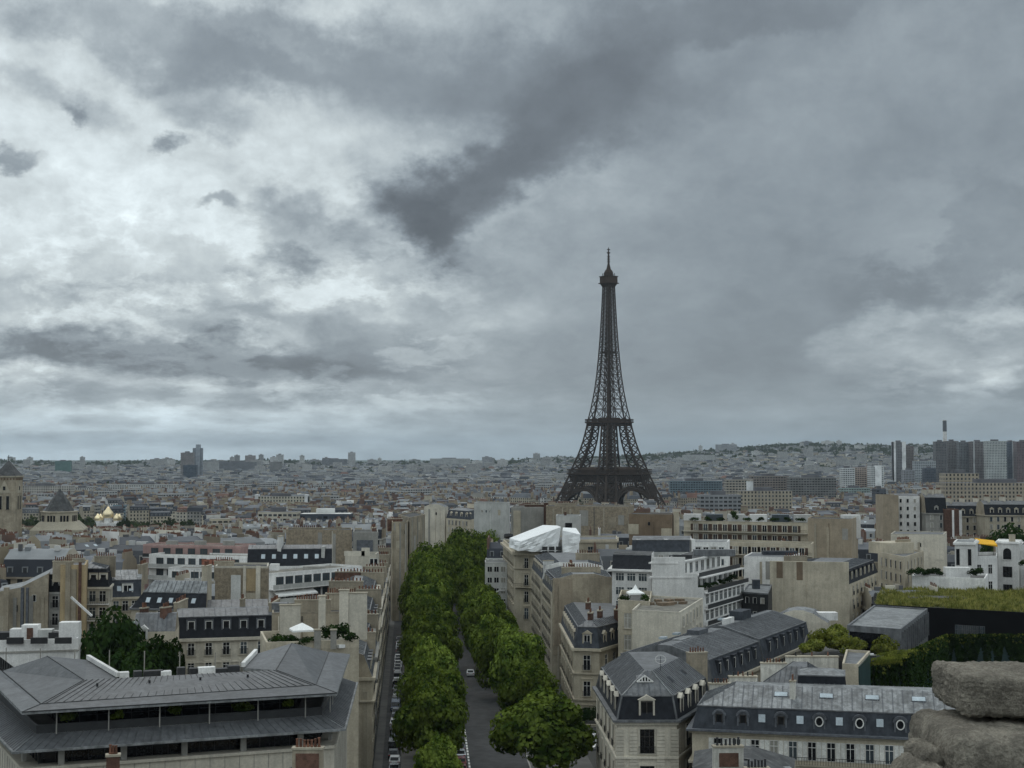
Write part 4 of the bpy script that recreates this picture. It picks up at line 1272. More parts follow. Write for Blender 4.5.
h = Bld('apartment_building', 'narrow white fronted house with slate attic squeezed before the ochre chimney wall', quad(48.5, 268, 62, 268, 11, 22, (-.26, 1)), -2, zat(592, 268), near=True)
h.wall('greywhite'); h.band(h.h - 0.4, 0.4, 0.3, 'greywhite'); h.roof([(3.2, 0.5, 'slate'), (0.6, 3, 'zinc')], party=(1, 3), seams=0.9)
h.windows(0, 1, 4, 1.2, 2.2, 'french', st=3.2, rail=True); h.dormers(0, 1, 1.0, 1.6, 'gable', 0.5, 2, 0.3, 'slate')
h = Bld('apartment_building', 'tall ochre chimney wall with dark flue strips behind the shaded garden trees', quad(60, 265, 85.5, 265, 13, 24, (-.26, 1)), -2, zat(566, 265), near=True)
h.wall('ochre'); h.flat('zinc', 0.2); h.boxpart('render_panel', h.p[0][0] + 2.2, h.p[0][1] - 0.06, 0, 1.6, 0.2, h.h - .6, 'party')
for f, m in ((0.32, 'party'), (0.78, 'brick')): h.boxpart('flue', h.p[0][0] + 4.7 * f, h.p[0][1] - 0.2, 0, 0.9 if f < .5 else 0.45, 0.45, h.h + 0.7, m)
h.chimney(-0.6, -5, 3.6, 0, 0.9, 0.7, pots=9); h.chimney(-0.6, 2, 3.6, 0, 0.9, 0.7, pots=9)
keep(48, 88, 632, 264)
h = Bld('apartment_building', 'white house with slate mansard and iron balconies beside the ochre chimney wall', quad(86, 274, 109, 274, 12, 22, (-.2, 1)), -3, zat(587, 274), near=True)
h.wall('pale'); h.band(h.h - 0.4, 0.4, 0.3, 'pale'); h.roof([(3.4, 0.7, 'slate'), (0.7, 3, 'zinc')], party=(3,), seams=0.9)
h.windows(0, 2, 4, 1.3, 2.1, 'french', st=3.1); h.windows(1, 3, 4, 1.1, 2.1, 'french', st=3.1); h.dormers(0, 2, 1.2, 2.0, 'flat', 0.5, 2.0, 0.4, 'slate'); h.balcony(0, h.h - 3.3, out=0.8); h.balcony(0, h.h - 6.4, out=0.8)
h.chimney(0, 3, 4, 0, 0.7, 1.0, pots=8)
h = Bld('apartment_building', 'cream house with pale zinc attic and one white framed dormer, beyond the garden trees', quad(109.5, 281, 141, 283, 12, 22, (-.2, 1)), -3, zat(597, 282), near=True)
h.wall('cream'); h.band(h.h - 0.4, 0.4, 0.3, 'cream'); h.roof([(3.2, 1.0, 'slate_blue'), (1.6, 4.5, 'zinc_pale')], party=(1, 3), seams=0.7)
h.windows(0, 3, 4, 1.15, 2.0, 'french', st=3.1, rail=True); h.dormers(0, 1, 1.6, 1.9, 'flat', 0.5, 2.0, 0.4, 'zinc', 'frame_white', u0=2.2, u1=4.6); h.skylights(0, 2, 0.5, 0.8, 1.0, lo=h.p, hi=inset_poly(h.p, 1.0), zlo=h.h, zhi=h.h + 3.2)
h.chimney(2.8, 1, 5, 90, 0.7, 1.0, pots=8)
keep(86, 142, 615, 272)
h = Bld('apartment_building', 'long cream house with plain slate roof holding a line of five skylights', quad(131, 264, 206, 261, 9, 20, (-.15, 1)), -3, zat(609, 262), near=True)
h.wall('cream'); h.band(h.h - 0.3, 0.3, 0.35, 'zinc'); h.roof([(2.7, 2.0, 'slate'), (2.0, 4.5, 'zinc_pale')], party=(1,), seams=0.8)
h.skylights(0, 5, 0.5, 0.75, 1.0, lo=h.p, hi=inset_poly(h.p, 2.0), zlo=h.h, zhi=h.h + 2.7); h.windows(0, 4, 2, 0.9, 1.0, 'french', zt=0.4, st=2.8)
h.chimney(6.4, 1, 4.2, 90, 1.0, 2.6, m='cream', pots=6, sunk=6)
keep(131, 206, 620, 262)
h = Bld('small_house', 'small house with grey standing seam roof and brick chimneys between dark trees', quad(133, 234, 175, 235, 8, 18, (-.15, 1)), -2, zat(632, 234), near=True)
h.wall('cream'); h.roof([(2.6, 3.2, 'zinc')], seams=0.7, party=(1, 3)); h.dormers(0, 1, 0.9, 1.5, 'gable', -1.2, 1.6, -0.1, 'zinc', 'frame_white', u0=0.8, u1=2.4)
h.chimney(1.6, -0.5, 2.2, 70, 0.8, 0.9, m='brick', pots=5, sunk=2); h.chimney(-2.4, 1.2, 1.6, 70, 0.7, 0.6, m='brick', pots=4)
h.boxpart('roof', -4.6, 2.2, h.h + 0.3, 3.4, 2.6, 0.5, 'copper_green', 5)
keep(133, 176, 650, 232)
for k, (px, y_, hh, r_, l) in enumerate([(97, 226, 16.2, 5.6, 'beside the white flat roof'), (114, 231, 17.8, 6.0, 'tallest of the garden trees, under the white pole'), (128, 228, 16.6, 5.0, 'before the small zinc roof'), (154, 226, 13.8, 5.2, 'under the white dormer of the small house'), (166, 228, 14.8, 5.0, 'against the slate mansard house'), (141, 222, 13.0, 5.2, 'lowest, next to the office ridge'), (106, 221, 13.4, 5.4, 'close behind the office parapet')]):
    tree('garden_tree', xat(px, y_, 12), y_, -2, hh + 9.5, r_, 'dark dense garden tree in the courtyard, ' + l, CRD, 'dark trees in the courtyard', k)
b = MB(); b.bar((xat(71, 255, 25), 255, zat(597, 255)), (xat(92, 255, 22), 255, zat(616, 255)), 0.35, 'white')
tag(b.build('boom_pole'), 'slanting white pole above the dark garden trees', 'pole')

# --- middle left: pink block, party walls, long balconies
def modern(name, label, px0, y0, px1, y1, dep, ztop, floors, walls, z0=-5, rail='glass_blue', rows=3, wn=6, out=1.6, frame='frame_dark'):
    h = Bld(name, label, quad(px0, y0, px1, y1, dep, ztop), z0, ztop)
    h.wall(walls); h.flat('gravel', 0.5, 0.25, walls)
    for k in range(floors):
        h.balcony(0, h.h - 3.1 * (k + 1) - 0.1, out=out, m=walls if walls != 'pink' else 'white', rail=rail)
    h.windows(0, wn, floors, 2.2, 2.1, 'bare', zt=0.45, st=3.1, frame=frame, glass='glass_blue')
    return h
zp = zat(546, 405)
h = modern('apartment_building', 'pink rendered top storey with wide dark windows over white balconies', 143, 405, 241, 398, 10, zp, 1, 'pink', -7, 'dark_metal', wn=7, out=0.3)
keep(143, 245, 583, 398)
for k in range(3): h.boxpart('roof_box', -8 + 8 * k, 1, h.h, 3, 2, 1.3, 'grey')
h = modern('apartment_building', 'white stepped storey with dark windows and red screens below the pink one', 149, 396, 247, 387, 9, zat(557, 391), 2, 'white', -7, 'greywhite', wn=8, out=1.4)
for k in range(3):
    h.put('screen', cached('redscreen', lambda: (lambda b: (b.box(-1.6, -0.2, 0, 1.6, -0.05, 2.1, 'tile_red'), b.mesh('screen'))[-1])(MB())), 0, 18 + 3.4 * k, h.h - 2.7)
h = modern('apartment_building', 'white glazed lower terrace block at the foot of the pink block', 168, 376, 222, 372, 9, zat(570, 374), 2, 'white', -6, 'greywhite', wn=5, out=0.8)
h = Bld('apartment_building', 'rubble party wall patched with white and ochre strips beside a chimney', quad(215, 294, 268, 293, 10, 24, (-.15, 1)), -5, zat(568, 294), near=True)
h.wall('rubble'); h.flat('bitumen', 0.4, 0.3, 'pale')
for u, w, m, z0_ in ((4.4, 2.0, 'greywhite', 4), (6.2, 0.6, 'pale', 0), (9.0, 0.9, 'pale', 0)): h.put('pilaster', cached(('pil', w, m, h.h), lambda: (lambda b: (b.box(-w / 2, -0.35, 0, w / 2, 0.05, h.h + (0.5 if w < 1 else -1.4), m), b.mesh('pilaster'))[-1])(MB())), 0, u, 0)
for z_, m in ((h.h - 4.6, 'ochre'), (h.h - 11, 'cream')): h.put('render_panel', cached(('rp', m), lambda: (lambda b: (b.box(-1.2, -0.08, 0, 1.2, 0.03, 4.4 if m == 'ochre' else 6.0, m), b.mesh('render_panel'))[-1])(MB())), 0, 7.7, z_)
h.chimney(3.6, -3, 2.0, 0, 0.9, -3.0, pots=5, m='cream', sunk=3); h.chimney(-4, 1, 4, 0, 0.8, 0.9, pots=8)
keep(205, 270, 606, 292)
h = Bld('apartment_building', 'low zinc ridge with a short dark front between the rubble wall and slate mansard', quad(205, 262, 268, 264, 8, 21), -4, zat(609, 263), near=True)
h.wall('slate_blue'); h.roof([(1.3, 3.5, 'zinc')], seams=0.9, party=(1, 3))
keep(205, 268, 611, 262)
h = Bld('apartment_building', 'house with black slate attic, six roof windows and a white gable', quad(247, 353, 332, 355, 12, 22, (-.12, 1)), -7, zat(566, 354), near=True)
h.wall('white'); h.roof([(4.0, 2.6, 'slate'), (0.8, 3, 'zinc')], party=(1, 3), seams=0.9, m_party='white'); h.skylights(0, 6, 0.55, 0.9, 1.2, lo=h.p, hi=inset_poly(h.p, 2.6), zlo=h.h, zhi=h.h + 4.0)
h.windows(0, 6, 3, 1.5, 1.8, 'bare', st=3.1)
h.boxpart('chimney', -2.2, -2, h.h - 2, 0.9, 4, 9.0, 'white', 0, 'stone'); h.boxpart('chimney', 8.6, 0, h.h, 0.8, 8, 4.6, 'greywhite')
keep(240, 335, 567, 352)
h = modern('apartment_building', 'long white apartment house with continuous balconies and a cream awning', 269, 318, 362, 340, 11, zat(572, 328), 3, 'white', -6, 'greywhite', wn=9, out=1.5)
h.boxpart('roof_box', -6, 0, h.h, 2, 2, 1.5, 'white'); h.boxpart('roof_box', 3, 1, h.h, 5, 2, 0.9, 'grey')
h.put('awning', cached('aw1', lambda: (lambda b: (b.solid([(-6, -1.7, 0), (6, -1.7, 0), (6, 0, 0.8), (-6, 0, 0.8), (-6, -1.7, -0.3), (6, -1.7, -0.3)], [(0, 1, 2, 3), (4, 5, 1, 0)], 'canvas_white'), b.mesh('awning'))[-1])(MB())), 0, 7.0, h.h - 4.4)
keep(269, 385, 592, 330)
h = Bld('apartment_building', 'stone party wall house with two rows of red chimney pots on top', quad(272, 224, 350, 226, 9, 24), -3, zat(614, 225), near=True)
h.wall('party'); h.flat('zinc', 0.3); h.flues(0, 2, 7)
h.chimney(0.8, -3.2, 5.6, 0, 0.8, 2.0, pots=14, m='party'); h.chimney(4.8, 1.0, 5.0, 0, 0.8, 2.6, pots=13, m='party'); h.boxpart('roof_box', -4.8, 0, h.h, 2.4, 2, 1.3, 'zinc')
keep(272, 356, 640, 224)
h = Bld('apartment_building', 'very wide bare rubble party wall with one drainpipe, beyond the slate attic', quad(286, 430, 352, 428, 13, 24, (-.12, 1)), -9, zat(531, 429))
h.wall('rubble'); h.flat('bitumen', 0.4); h.flues(0, 8, 5); h.boxpart('pipe', 4.8, -6.9, 0, 0.35, 0.3, h.h, 'pale'); h.chimney(-3, -4, 9, 0, 0.8, 0.8, pots=14); h.chimney(6, 0, 5, 90, 0.8, 1.0, pots=8)
keep(270, 354, 566, 426)
h = Bld('apartment_building', 'grey weathered gable wall with scaffold grey panel beside the wide rubble wall', quad(353, 411, 378, 411, 12, 24, (-.1, 1)), -9, zat(533, 411))
h.wall('grey'); h.flat('bitumen', 0.4); h.boxpart('render_panel', 0.4, -6.1, 4, 4.6, 0.2, h.h - 6, 'lead'); h.chimney(2.5, 0, 6, 90, 0.7, 1.2, pots=9, m='brick')
h = Bld('small_house', 'low cream rooftop building with stepped parapets near the avenue', quad(345, 352, 376, 352, 8, 22), -6, zat(556, 352))
h.wall('pale'); h.flat('bitumen', 0.5); h.windows(0, 2, 1, 1.0, 1.5, 'bare', u0=6.0, u1=8.0, zt=0.6); h.boxpart('parapet', -1.5, -3.9, h.h, 5.0, 0.3, 1.2, 'pale'); h.boxpart('parapet', 1.2, -3.9, h.h, 2.0, 0.3, 2.0, 'pale')
keep(345, 388, 566, 352)
# big windowless side wall where the avenue bends
h = Bld('apartment_building', 'tall grey-beige house with two windowless side bays split by a black gap', [(xat(392, 470), 470), (xat(408, 474), 474), (xat(406, 500), 500), (xat(391, 498), 498)], -9, zat(524, 466))
h.wall('party'); h.flat('bitumen', 0.5); h.flues(0, 3, 4); h.chimney(-1, -6, 5, 20, 0.8, 1.0, pots=8, m='brick')
h2 = Bld('apartment_building', 'tall grey-beige house standing just past the black gap, tree crowns at its foot', [(xat(409.5, 474), 474), (xat(425, 500), 500), (xat(415, 530), 530), (xat(398, 500), 500)], -10, zat(518, 482))
h2.wall('party'); h2.flat('bitumen', 0.5); h2.flues(0, 4, 4); h2.windows(1, 4, 4, 1.2, 2.0, 'plain')
for hh, u in ((h, 0), (h2, 0)):
    a_, d_, L_ = hh.edge(u)
    for f in (0.15, 0.5, 0.85): hh.put('pilaster', cached(('pilg', round(hh.h)), lambda: (lambda b: (b.box(-0.3, -0.12, 0, 0.3, 0.02, hh.h, 'grey'), b.mesh('pilaster'))[-1])(MB())), u, L_ * f, 0)
keep(386, 428, 566, 462)

# --- row of stone houses along the avenue's near side: only their edges show
rnd = random.Random(3)
LR = [(235, 252, 14.5), (252, 272, 15.5), (272, 296, 18.0), (296, 322, 19.5), (322, 348, 19), (348, 376, 18), (376, 404, 18.5), (404, 432, 17), (432, 458, 17.5)]
DES = ['with a zinc terrace', 'with wide dormers over the side lane', 'with a weathered zinc attic', 'with low slate attic', 'with tall brick chimneys', 'with a hipped zinc roof', 'with long grey dormer band', 'with pale attic windows', 'closest to the windowless grey bays']
for k, (y0, y1, zc) in enumerate(LR):
    poly = [ave(y0, -27 + SW(y0)), ave(y0, -17.1 + SW(y0)), ave(y1, -17.1 + SW(y1)), ave(y1, -27 + SW(y1))]
    g0 = gz(-20, (y0 + y1) / 2)
    h = Bld('stone_house', 'stone house facing the side lane of the avenue, ' + DES[k], poly, g0, zc + g0 * 0.6, group='stone houses along the side lane')
    m = ['cream', 'grey', 'stone', 'pale', 'stone'][k % 5]
    h.wall(m); h.band(h.h - 0.45, 0.45, 0.5, m); h.band(h.h - 3.9, 0.25, 0.5, m, 'string_course')
    h.roof([(3.6, 1.4, ['zinc_pale', 'slate_blue', 'zinc'][k % 3]), (1.0, 2.6, ['zinc_pale', 'zinc', 'zinc'][k % 3])], party=(0, 2), seams=0.9)
    h.flues(0, k, 3); h.windows(1, 6, 5, 1.2, 2.1, 'rail', zt=0.9, st=3.3); h.dormers(1, 4, 1.1, 1.7, ['flat', 'gable'][k % 2], 0.5, 2.0, 0.4, 'zinc', m)
    h.chimney(-1, -(y1 - y0) / 2 + 0.6, 7, -3, 0.7, 0.8 + 0.6 * rnd.random(), pots=9, m=rnd.choice(['party', 'brick', 'pale'])); h.chimney(2, (y1 - y0) / 2 - 0.6, 5, -3, 0.7, 0.6, pots=7)
    if k in (0, 2, 4): h.skylights(1, 2, 0.5, 1.2, 1.4, lo=inset_poly(h.p, 1.0), hi=inset_poly(h.p, 3.6), zlo=h.h + 3.2, zhi=h.h + 4.2)

# --- corner pavilion with the canted front and hipped slate-and-zinc roof
poly = [(13.3, 228), (14.5, 200), (22.7, 200), (29.7, 217), (27, 229)]
L1 = Bld('corner_house', 'cream stone corner pavilion with canted front, dark slate mansard and zinc hip', poly, -1, 13.6, near=True)
L1.wall('pale'); L1.band(L1.h - 0.7, 0.35, 0.35, 'pale', 'frieze'); L1.band(L1.h - 0.3, 0.3, 0.65, 'zinc', 'gutter'); L1.band(L1.h - 5.3, 0.3, 0.3, 'pale', 'string_course')
for e in range(4):                           # pilasters and sunk joints of the stonework
    a_, d_, Ln = L1.edge(e)
    for f in ((0.05, 0.95) if e != 1 else (0.04, 0.27, 0.73, 0.96)):
        L1.put('pilaster', cached(('pilL', e == 1), lambda: (lambda b: ([b.box(-0.55, -0.16, 0.5 * k + 0.03, 0.55, 0.02, 0.5 * k + 0.47, 'pale') for k in range(26)], b.mesh('pilaster'))[-1])(MB())), e, Ln * f, 0.3)
LV = [(3.1, 0.75, 'slate'), (2.9, 3.7, 'zinc')]
L1.roof(LV, seams=0.75)
for e in range(4):
    b = MB(); p1 = inset_poly(L1.p, 0.75)
    b.bar((*L1.p[e], L1.h + .05), (*p1[e], L1.h + 3.1), 0.22, 'zinc', 0.2); b.bar((*p1[e], L1.h + 3.12), (*L1.tp[e], L1.h + 6.0), 0.2, 'zinc_pale', 0.16); b.build('ridge_roll', L1.root)
L1.windows(1, 1, 3, 2.0, 3.3, 'french', zt=1.3, st=5.0, rail=True, frame='frame_dark')
for e, n in ((0, 5), (2, 2)): L1.windows(e, n, 3, 1.2, 3.0, 'french', zt=1.4, st=5.0, rail=True, frame='frame_dark')
L1.dormers(1, 1, 1.7, 2.2, 'gable', 0.35, 2.0, 0.25, 'slate', 'pale', frame='frame_dark'); L1.dormers(0, 5, 1.0, 2.1, 'gable', 0.35, 2.0, 0.25, 'slate', 'pale', frame='frame_dark'); L1.dormers(2, 4, 1.0, 2.1, 'gable', 0.35, 2.0, 0.25, 'slate', 'pale', frame='frame_dark')
L1.chimney(6.6, 5.0, 3.0, 20, 1.2, 2.6, z=L1.h + 3.8, m='party', pots=6, sunk=6)
v0 = Vector((-2.85, -12.1, L1.h + 4.75))
b = MB(); b.solid([v0 + Vector(q) for q in ((-1.15, 0, 0), (1.15, 0, 0), (0, 0, .85), (0, 1.7, .85), (-1.15, 1.7, .6), (1.15, 1.7, .6))], [(1, 5, 3, 2), (4, 0, 2, 3)], 'zinc')
b.face([v0 + Vector(q) for q in ((-1.15, 0, 0), (1.15, 0, 0), (0, 0, .85))], 'glass_dark')
for k in range(5): b.bar(v0 + Vector((-.8 + .4 * k, -0.05, 0.02)), v0 + Vector((-.8 + .4 * k, -0.05, 0.82 - abs(-.8 + .4 * k) * .76)), 0.16, 'frame_white')
for q in ((-1.15, 0, 0), (1.15, 0, 0)): b.bar(v0 + Vector(q), v0 + Vector((0, -.04, .85)), .14, 'frame_white')
b.bar(v0 + Vector((-1.15, -.04, 0)), v0 + Vector((1.15, -.04, 0)), .14, 'frame_white')
b.build('roof_louvre', L1.root)
b = MB(); b.tube((0, 0, 0), (0, 0, 2.0), 0.04, 0.04, 'dark_metal', 6)
for k in range(10):
    a0, a1 = k * .628, (k + 1) * .628; b.bar((.75 * math.cos(a0), .1 * math.sin(a0), 1.6 + .6 * math.sin(a0)), (.75 * math.cos(a1), .1 * math.sin(a1), 1.6 + .6 * math.sin(a1)), 0.07, 'white')
b.bar((-.7, 0, 1.6), (.7, 0, 1.6), 0.05, 'white'); b.build('satellite_dish', L1.root, (-0.4, -9.6, L1.h + 5.9))
L1.skylights(2, 2, 0.5, 0.8, 1.0, 'glass_dark', lo=inset_poly(L1.p, .75), hi=inset_poly(L1.p, 4.4), zlo=L1.h + 3.1, zhi=L1.h + 6.0)
keep(596, 712, 768, 200)

# --- second corner house across the side street
poly = [(10.9, 322), (12.1, 281), (16.9, 280), (25, 295), (25.5, 318)]
U1 = Bld('corner_house', 'cream corner house with dark blue mansard and arched balcony window, across the side street', poly, -4, 12.6, near=True)
U1.wall('cream'); U1.band(U1.h - 0.5, 0.5, 0.5, 'cream'); U1.band(U1.h - 5.0, 0.3, 0.3, 'cream', 'string_course'); U1.band(U1.h - 10, 0.3, 0.3, 'cream', 'string_course')
U1.roof([(4.0, 0.8, 'slate_blue'), (1.0, 1.7, 'zinc')], seams=0.9)
U1.windows(1, 1, 3, 1.4, 2.9, 'ornate', zt=1.3, st=5.0, rail=True); U1.windows(0, 9, 3, 1.2, 2.7, 'french', zt=1.4, st=5.0, rail=True); U1.windows(2, 4, 3, 1.2, 2.7, 'french', zt=1.4, st=5.0)
U1.dormers(1, 1, 1.3, 2.2, 'gable', 0.5, 2.2, 0.3, 'slate_blue'); U1.dormers(0, 8, 1.0, 2.0, 'gable', 0.5, 2.2, 0.3, 'slate_blue'); U1.dormers(2, 4, 1.0, 2.0, 'gable', 0.5, 2.2, 0.3, 'slate_blue')
for x, y_, a_ in ((-2.6, -14, 80), (-0.5, -10, 80), (3.0, -8, 80), (-2, 6, 80)): U1.chimney(x, y_, 2.4, a_, 0.9, 1.7, z=U1.h + 4.6, m='brick', pots=5)
keep(545, 640, 722, 280)
b = MB(); b.box(-4.2, -0.3, 0, 4.2, 0.3, 3.4, 'pale'); b.box(-4.3, -0.4, 3.4, 4.3, 0.4, 3.6, 'stone')
tag(b.build('garden_wall', None, (15.0, 272, -4), 0.05), 'pale garden wall under the hedge of the corner house', 'wall')
tag(link('hedge', crown_mesh(91, 4.2, 1.9, 1500, 0.4, 'leaf_dark', 14), None, (15.0, 274.5, 0.6), 0, (1, 0.35, 1.1)), 'dark clipped hedge above the garden wall of the corner house', 'hedge')

# --- terrace of houses further along the right of the avenue
U2 = Bld('stone_house', 'stone house with blank beige party wall and zinc attic beside the corner house', [ave(325, 19.5), (xat(616, 330), 330), (xat(610, 350), 350), ave(352, 19.5)], -6, 19.0, near=True)
U2.wall('stone'); b = MB(); a_, d_, Ln = U2.edge(0)
U2.put('party_wall', cached('pw2', lambda: (lambda b: (b.box(0, -0.12, -14, Ln * .96, 0.3, 3.2, 'party'), b.box(Ln * .02, -0.2, -12, Ln * .3, -0.1, 3.0, 'tan'), b.mesh('party_wall'))[-1])(MB())), 0, 0.3, U2.h)
U2.roof([(3.0, 1.0, 'zinc'), (1.0, 4, 'zinc_pale')], party=(0, 2), seams=0.9); U2.windows(3, 7, 5, 1.2, 2.2, 'french', st=3.3, rail=True); U2.dormers(3, 5, 1.0, 1.8, 'flat', 0.5, 2, 0.4)
U2.flues(0, 5, 3, top=U2.h + 2); U2.chimney(0, -6, 9, 3, 0.8, 1.0, pots=14, m='party'); U2.chimney(-2, 2, 5, 95, 0.8, 1.3, pots=8, m='brick')
keep(545, 620, 622, 325)
U2b = Bld('stone_house', 'stone house with white walled attic and planted roof, below the white tarpaulin', [ave(353, 19.5), (xat(606, 352), 352), (xat(603, 385), 385), ave(388, 19.5)], -7, 19.6, near=True)
U2b.wall('stone'); U2b.roof([(3.4, 0.8, 'slate_blue'), (0.8, 3.5, 'zinc')], party=(0, 2), seams=0.9, m_party='white'); U2b.windows(3, 8, 5, 1.2, 2.2, 'french', st=3.3, rail=True); U2b.dormers(3, 6, 1.0, 1.8, 'gable', 0.5, 2, 0.4)
U2b.boxpart('chimney', -6, -15, U2b.h, 2.6, 0.8, 4.4, 'white', 5, 'stone'); U2b.chimney(4, -8, 6, 5, 0.8, 1.5, pots=9)
U3 = Bld('stone_house', 'tall ornate stone house with tall arched windows, white tarpaulin shelter on its roof', [(xat(503, 450), 450), (xat(515, 402), 402), (xat(538, 399), 399), (xat(541, 402), 402), (xat(541, 450), 450)], -8, zat(553, 400), near=True)
U3.wall('cream'); U3.band(U3.h - 0.7, 0.7, 0.8, 'cream'); U3.band(U3.h - 4.5, 0.3, 0.35, 'cream', 'string_course'); U3.flat('bitumen', 0.8)
U3.windows(1, 1, 4, 1.3, 3.0, 'ornate', zt=1.4, st=4.6, rail=True); U3.windows(0, 9, 4, 1.3, 3.0, 'ornate', zt=1.4, st=4.6, rail=True); U3.balcony(1, U3.h - 9.6, out=1.0, m='cream')
b = MB(); b.tube((0, 0, -.2), (0, .3, .6), 1.4, 1.4, 'dark_metal', 12); b.build('satellite_dish', U3.root, (-5.5, 14, U3.h + 2.5))
U3w = Bld('stone_house', 'cream stone wing with one tall window, adjoining the white tarpaulin house', [(xat(541.5, 408), 408), (xat(617, 412), 412), (xat(617, 430), 430), (xat(541.5, 430), 430)], -8, zat(541, 410), near=True)
U3w.wall('cream'); U3w.band(U3w.h - 0.5, 0.5, 0.5, 'cream'); U3w.band(U3w.h - 6.6, 0.4, 0.45, 'cream', 'string_course'); U3w.flat('zinc', 0.4)
U3w.windows(0, 1, 3, 1.6, 3.2, 'french', zt=1.6, st=5.2, u0=12.6, u1=15.8); U3w.windows(0, 1, 2, 1.2, 3.0, 'bare', zt=9.0, st=5.0, u0=17.6, u1=19.6)
keep(500, 620, 600, 400)
tp = empty('tarpaulin_shelter', (xat(533, 402, 25), 402, zat(553, 402)), 0, 'large white tarpaulin shelter wrapped over scaffolding on the stone roof', 'tarpaulin')
zb = zat(553, 402)
def TL(px, py, y): return Vector((xat(px, y, 25) - tp.location.x, y - 402, zat(py, y) - zb))
def shell2(name, lo, hi):
    b = MB(); n = len(lo); rr = random.Random(6)
    for i in range(n):
        j = (i + 1) % n
        nu, nv = max(3, int((lo[j] - lo[i]).length / 1.1)), 6
        nrm = (lo[j] - lo[i]).cross(hi[i] - lo[i]).normalized()
        def q(u, v):                            # battens and wind crumple the sheet
            p = lo[i].lerp(lo[j], u / nu).lerp(hi[i].lerp(hi[j], u / nu), v / nv)
            if 0 < u < nu and v < nv: p = p + nrm * (0.22 * math.sin(u * 2.3 + v * 1.1 + i) + 0.16 * rr.uniform(-1, 1)) + Vector((0, 0, .12 * rr.uniform(-1, 1)))
            return p
        G = [[q(u, v) for v in range(nv + 1)] for u in range(nu + 1)]
        for u in range(nu):
            for v in range(nv):
                b.face([G[u][v], G[u + 1][v], G[u + 1][v + 1]], 'tarp'); b.face([G[u][v], G[u + 1][v + 1], G[u][v + 1]], 'tarp')
    c = sum(hi, Vector()) / len(hi) - Vector((0, 0, .35))
    for i in range(n): b.face([hi[i], hi[(i + 1) % n], c], 'tarp')
    b.build(name, tp)
shell2('sheet', [TL(509, 547, 399), TL(518, 551, 396), TL(557, 552, 398), TL(562, 552, 412), TL(520, 547, 422)],
       [TL(509.5, 538, 399), TL(521, 541.5, 396), TL(561, 527, 398), TL(557.5, 525.5, 405), TL(543, 525, 420)])
shell2('sheet', [TL(562.5, 552.5, 398), TL(577, 553, 398), TL(579, 553, 410), TL(562.5, 552.5, 410)],
       [TL(562.5, 530.5, 398), TL(580.5, 534.5, 398), TL(576, 528, 410), TL(563, 527.5, 410)])
b = MB()
for px in (545, 552, 559):
    for z_ in (0, 1.2): b.box(*(TL(px - 3, 553, 395.2).xy), z_, *(TL(px + 2.4, 553, 395.8).xy), z_ + 1.0, 'dark_metal')
b.build('plant_box', tp)
h = Bld('small_house', 'white and grey modern house with an outside stair among the plane trees', [(xat(485, 430), 430), (xat(508, 430), 430), (xat(508, 440), 440), (xat(485, 440), 440)], -8, zat(564, 430))
h.wall('greywhite'); h.flat('zinc', 0.5); h.windows(0, 3, 4, 1.5, 1.6, 'bare', st=3.2)
b = MB()
for k in range(3): b.bar((-2.6, -5.2, 9 + 3.4 * k), (1.0, -5.2, 11.0 + 3.4 * k), 0.2, 'white', 0.5); b.bar((1.0, -5.2, 11.0 + 3.4 * k), (2.6, -5.2, 11.0 + 3.4 * k), 0.2, 'white', 0.5)
b.build('stair', h.root)
keep(484, 510, 606, 430)
# --- long zinc-and-slate range behind the corner pavilion
def rng(a, b_, t): return (a[0] + (b_[0] - a[0]) * t, a[1] + (b_[1] - a[1]) * t)
P0, P1 = (32.2, 231), (58.0, 281)
inn = Vector((-(P1[1] - P0[1]), P1[0] - P0[0])).normalized()
for k, (t0, t1, dp, lab) in enumerate([(0.0, 0.46, 17, 'cream house with slate-sided zinc roof and flat roof panels, behind the corner pavilion'), (0.47, 1.0, 16, 'zinc roofed house with a long row of dark dormers, before the beige gable')]):
    a, c = rng(P0, P1, t0), rng(P0, P1, t1)
    poly = [a, c, (c[0] + inn.x * dp, c[1] + inn.y * dp), (a[0] + inn.x * dp, a[1] + inn.y * dp)]
    h = Bld('stone_house', lab, poly, -2, 13.4 + 0.3 * k, near=True)
    h.wall('cream'); h.band(h.h - 0.5, 0.5, 0.5, 'cream'); h.roof([(3.9, 0.9, 'slate_blue'), (1.9, 6.5, 'zinc')], party=(1, 3), seams=0.8, m_party='zinc')
    h.windows(0, 5, 3, 1.2, 2.6, 'french', zt=1.2, st=4.4); h.dormers(0, 6, 1.1, 2.6, 'flat', 0.6, 2.2, 0.35, 'slate_blue', 'slate_blue')
    d = Vector((c[0] - a[0], c[1] - a[1])).normalized()
    for s_ in (0.3, 0.62): h.boxpart('skylight', *(Vector((-2, -1)) + d * (s_ * 20 - 9) + inn * 2), h.h + 5.7, 1.6, 1.0, 0.35, 'skylight', math.degrees(math.atan2(d.y, d.x)))
    if k == 0:
        h.boxpart('roof_panel', *(d * -4 + inn * .2), h.h + 5.78, 5.0, 1.8, 0.18, 'zinc_pale', math.degrees(math.atan2(d.y, d.x)))
        h.boxpart('roof_panel', *(d * 4 + inn * .4), h.h + 5.78, 4.6, 2.2, 0.8, 'lead', math.degrees(math.atan2(d.y, d.x)))
    else:
        h.boxpart('roof_box', *(d * -2 + inn * .6), h.h + 5.7, 5.5, 2.4, 1.7, 'slate_blue', math.degrees(math.atan2(d.y, d.x)))
        h.boxpart('roof_box', *(d * -10.2 + inn * .2), h.h + 5.2, 4.5, 0.8, 1.6, 'white', math.degrees(math.atan2(d.y, d.x)))
keep(640, 812, 690, 231)

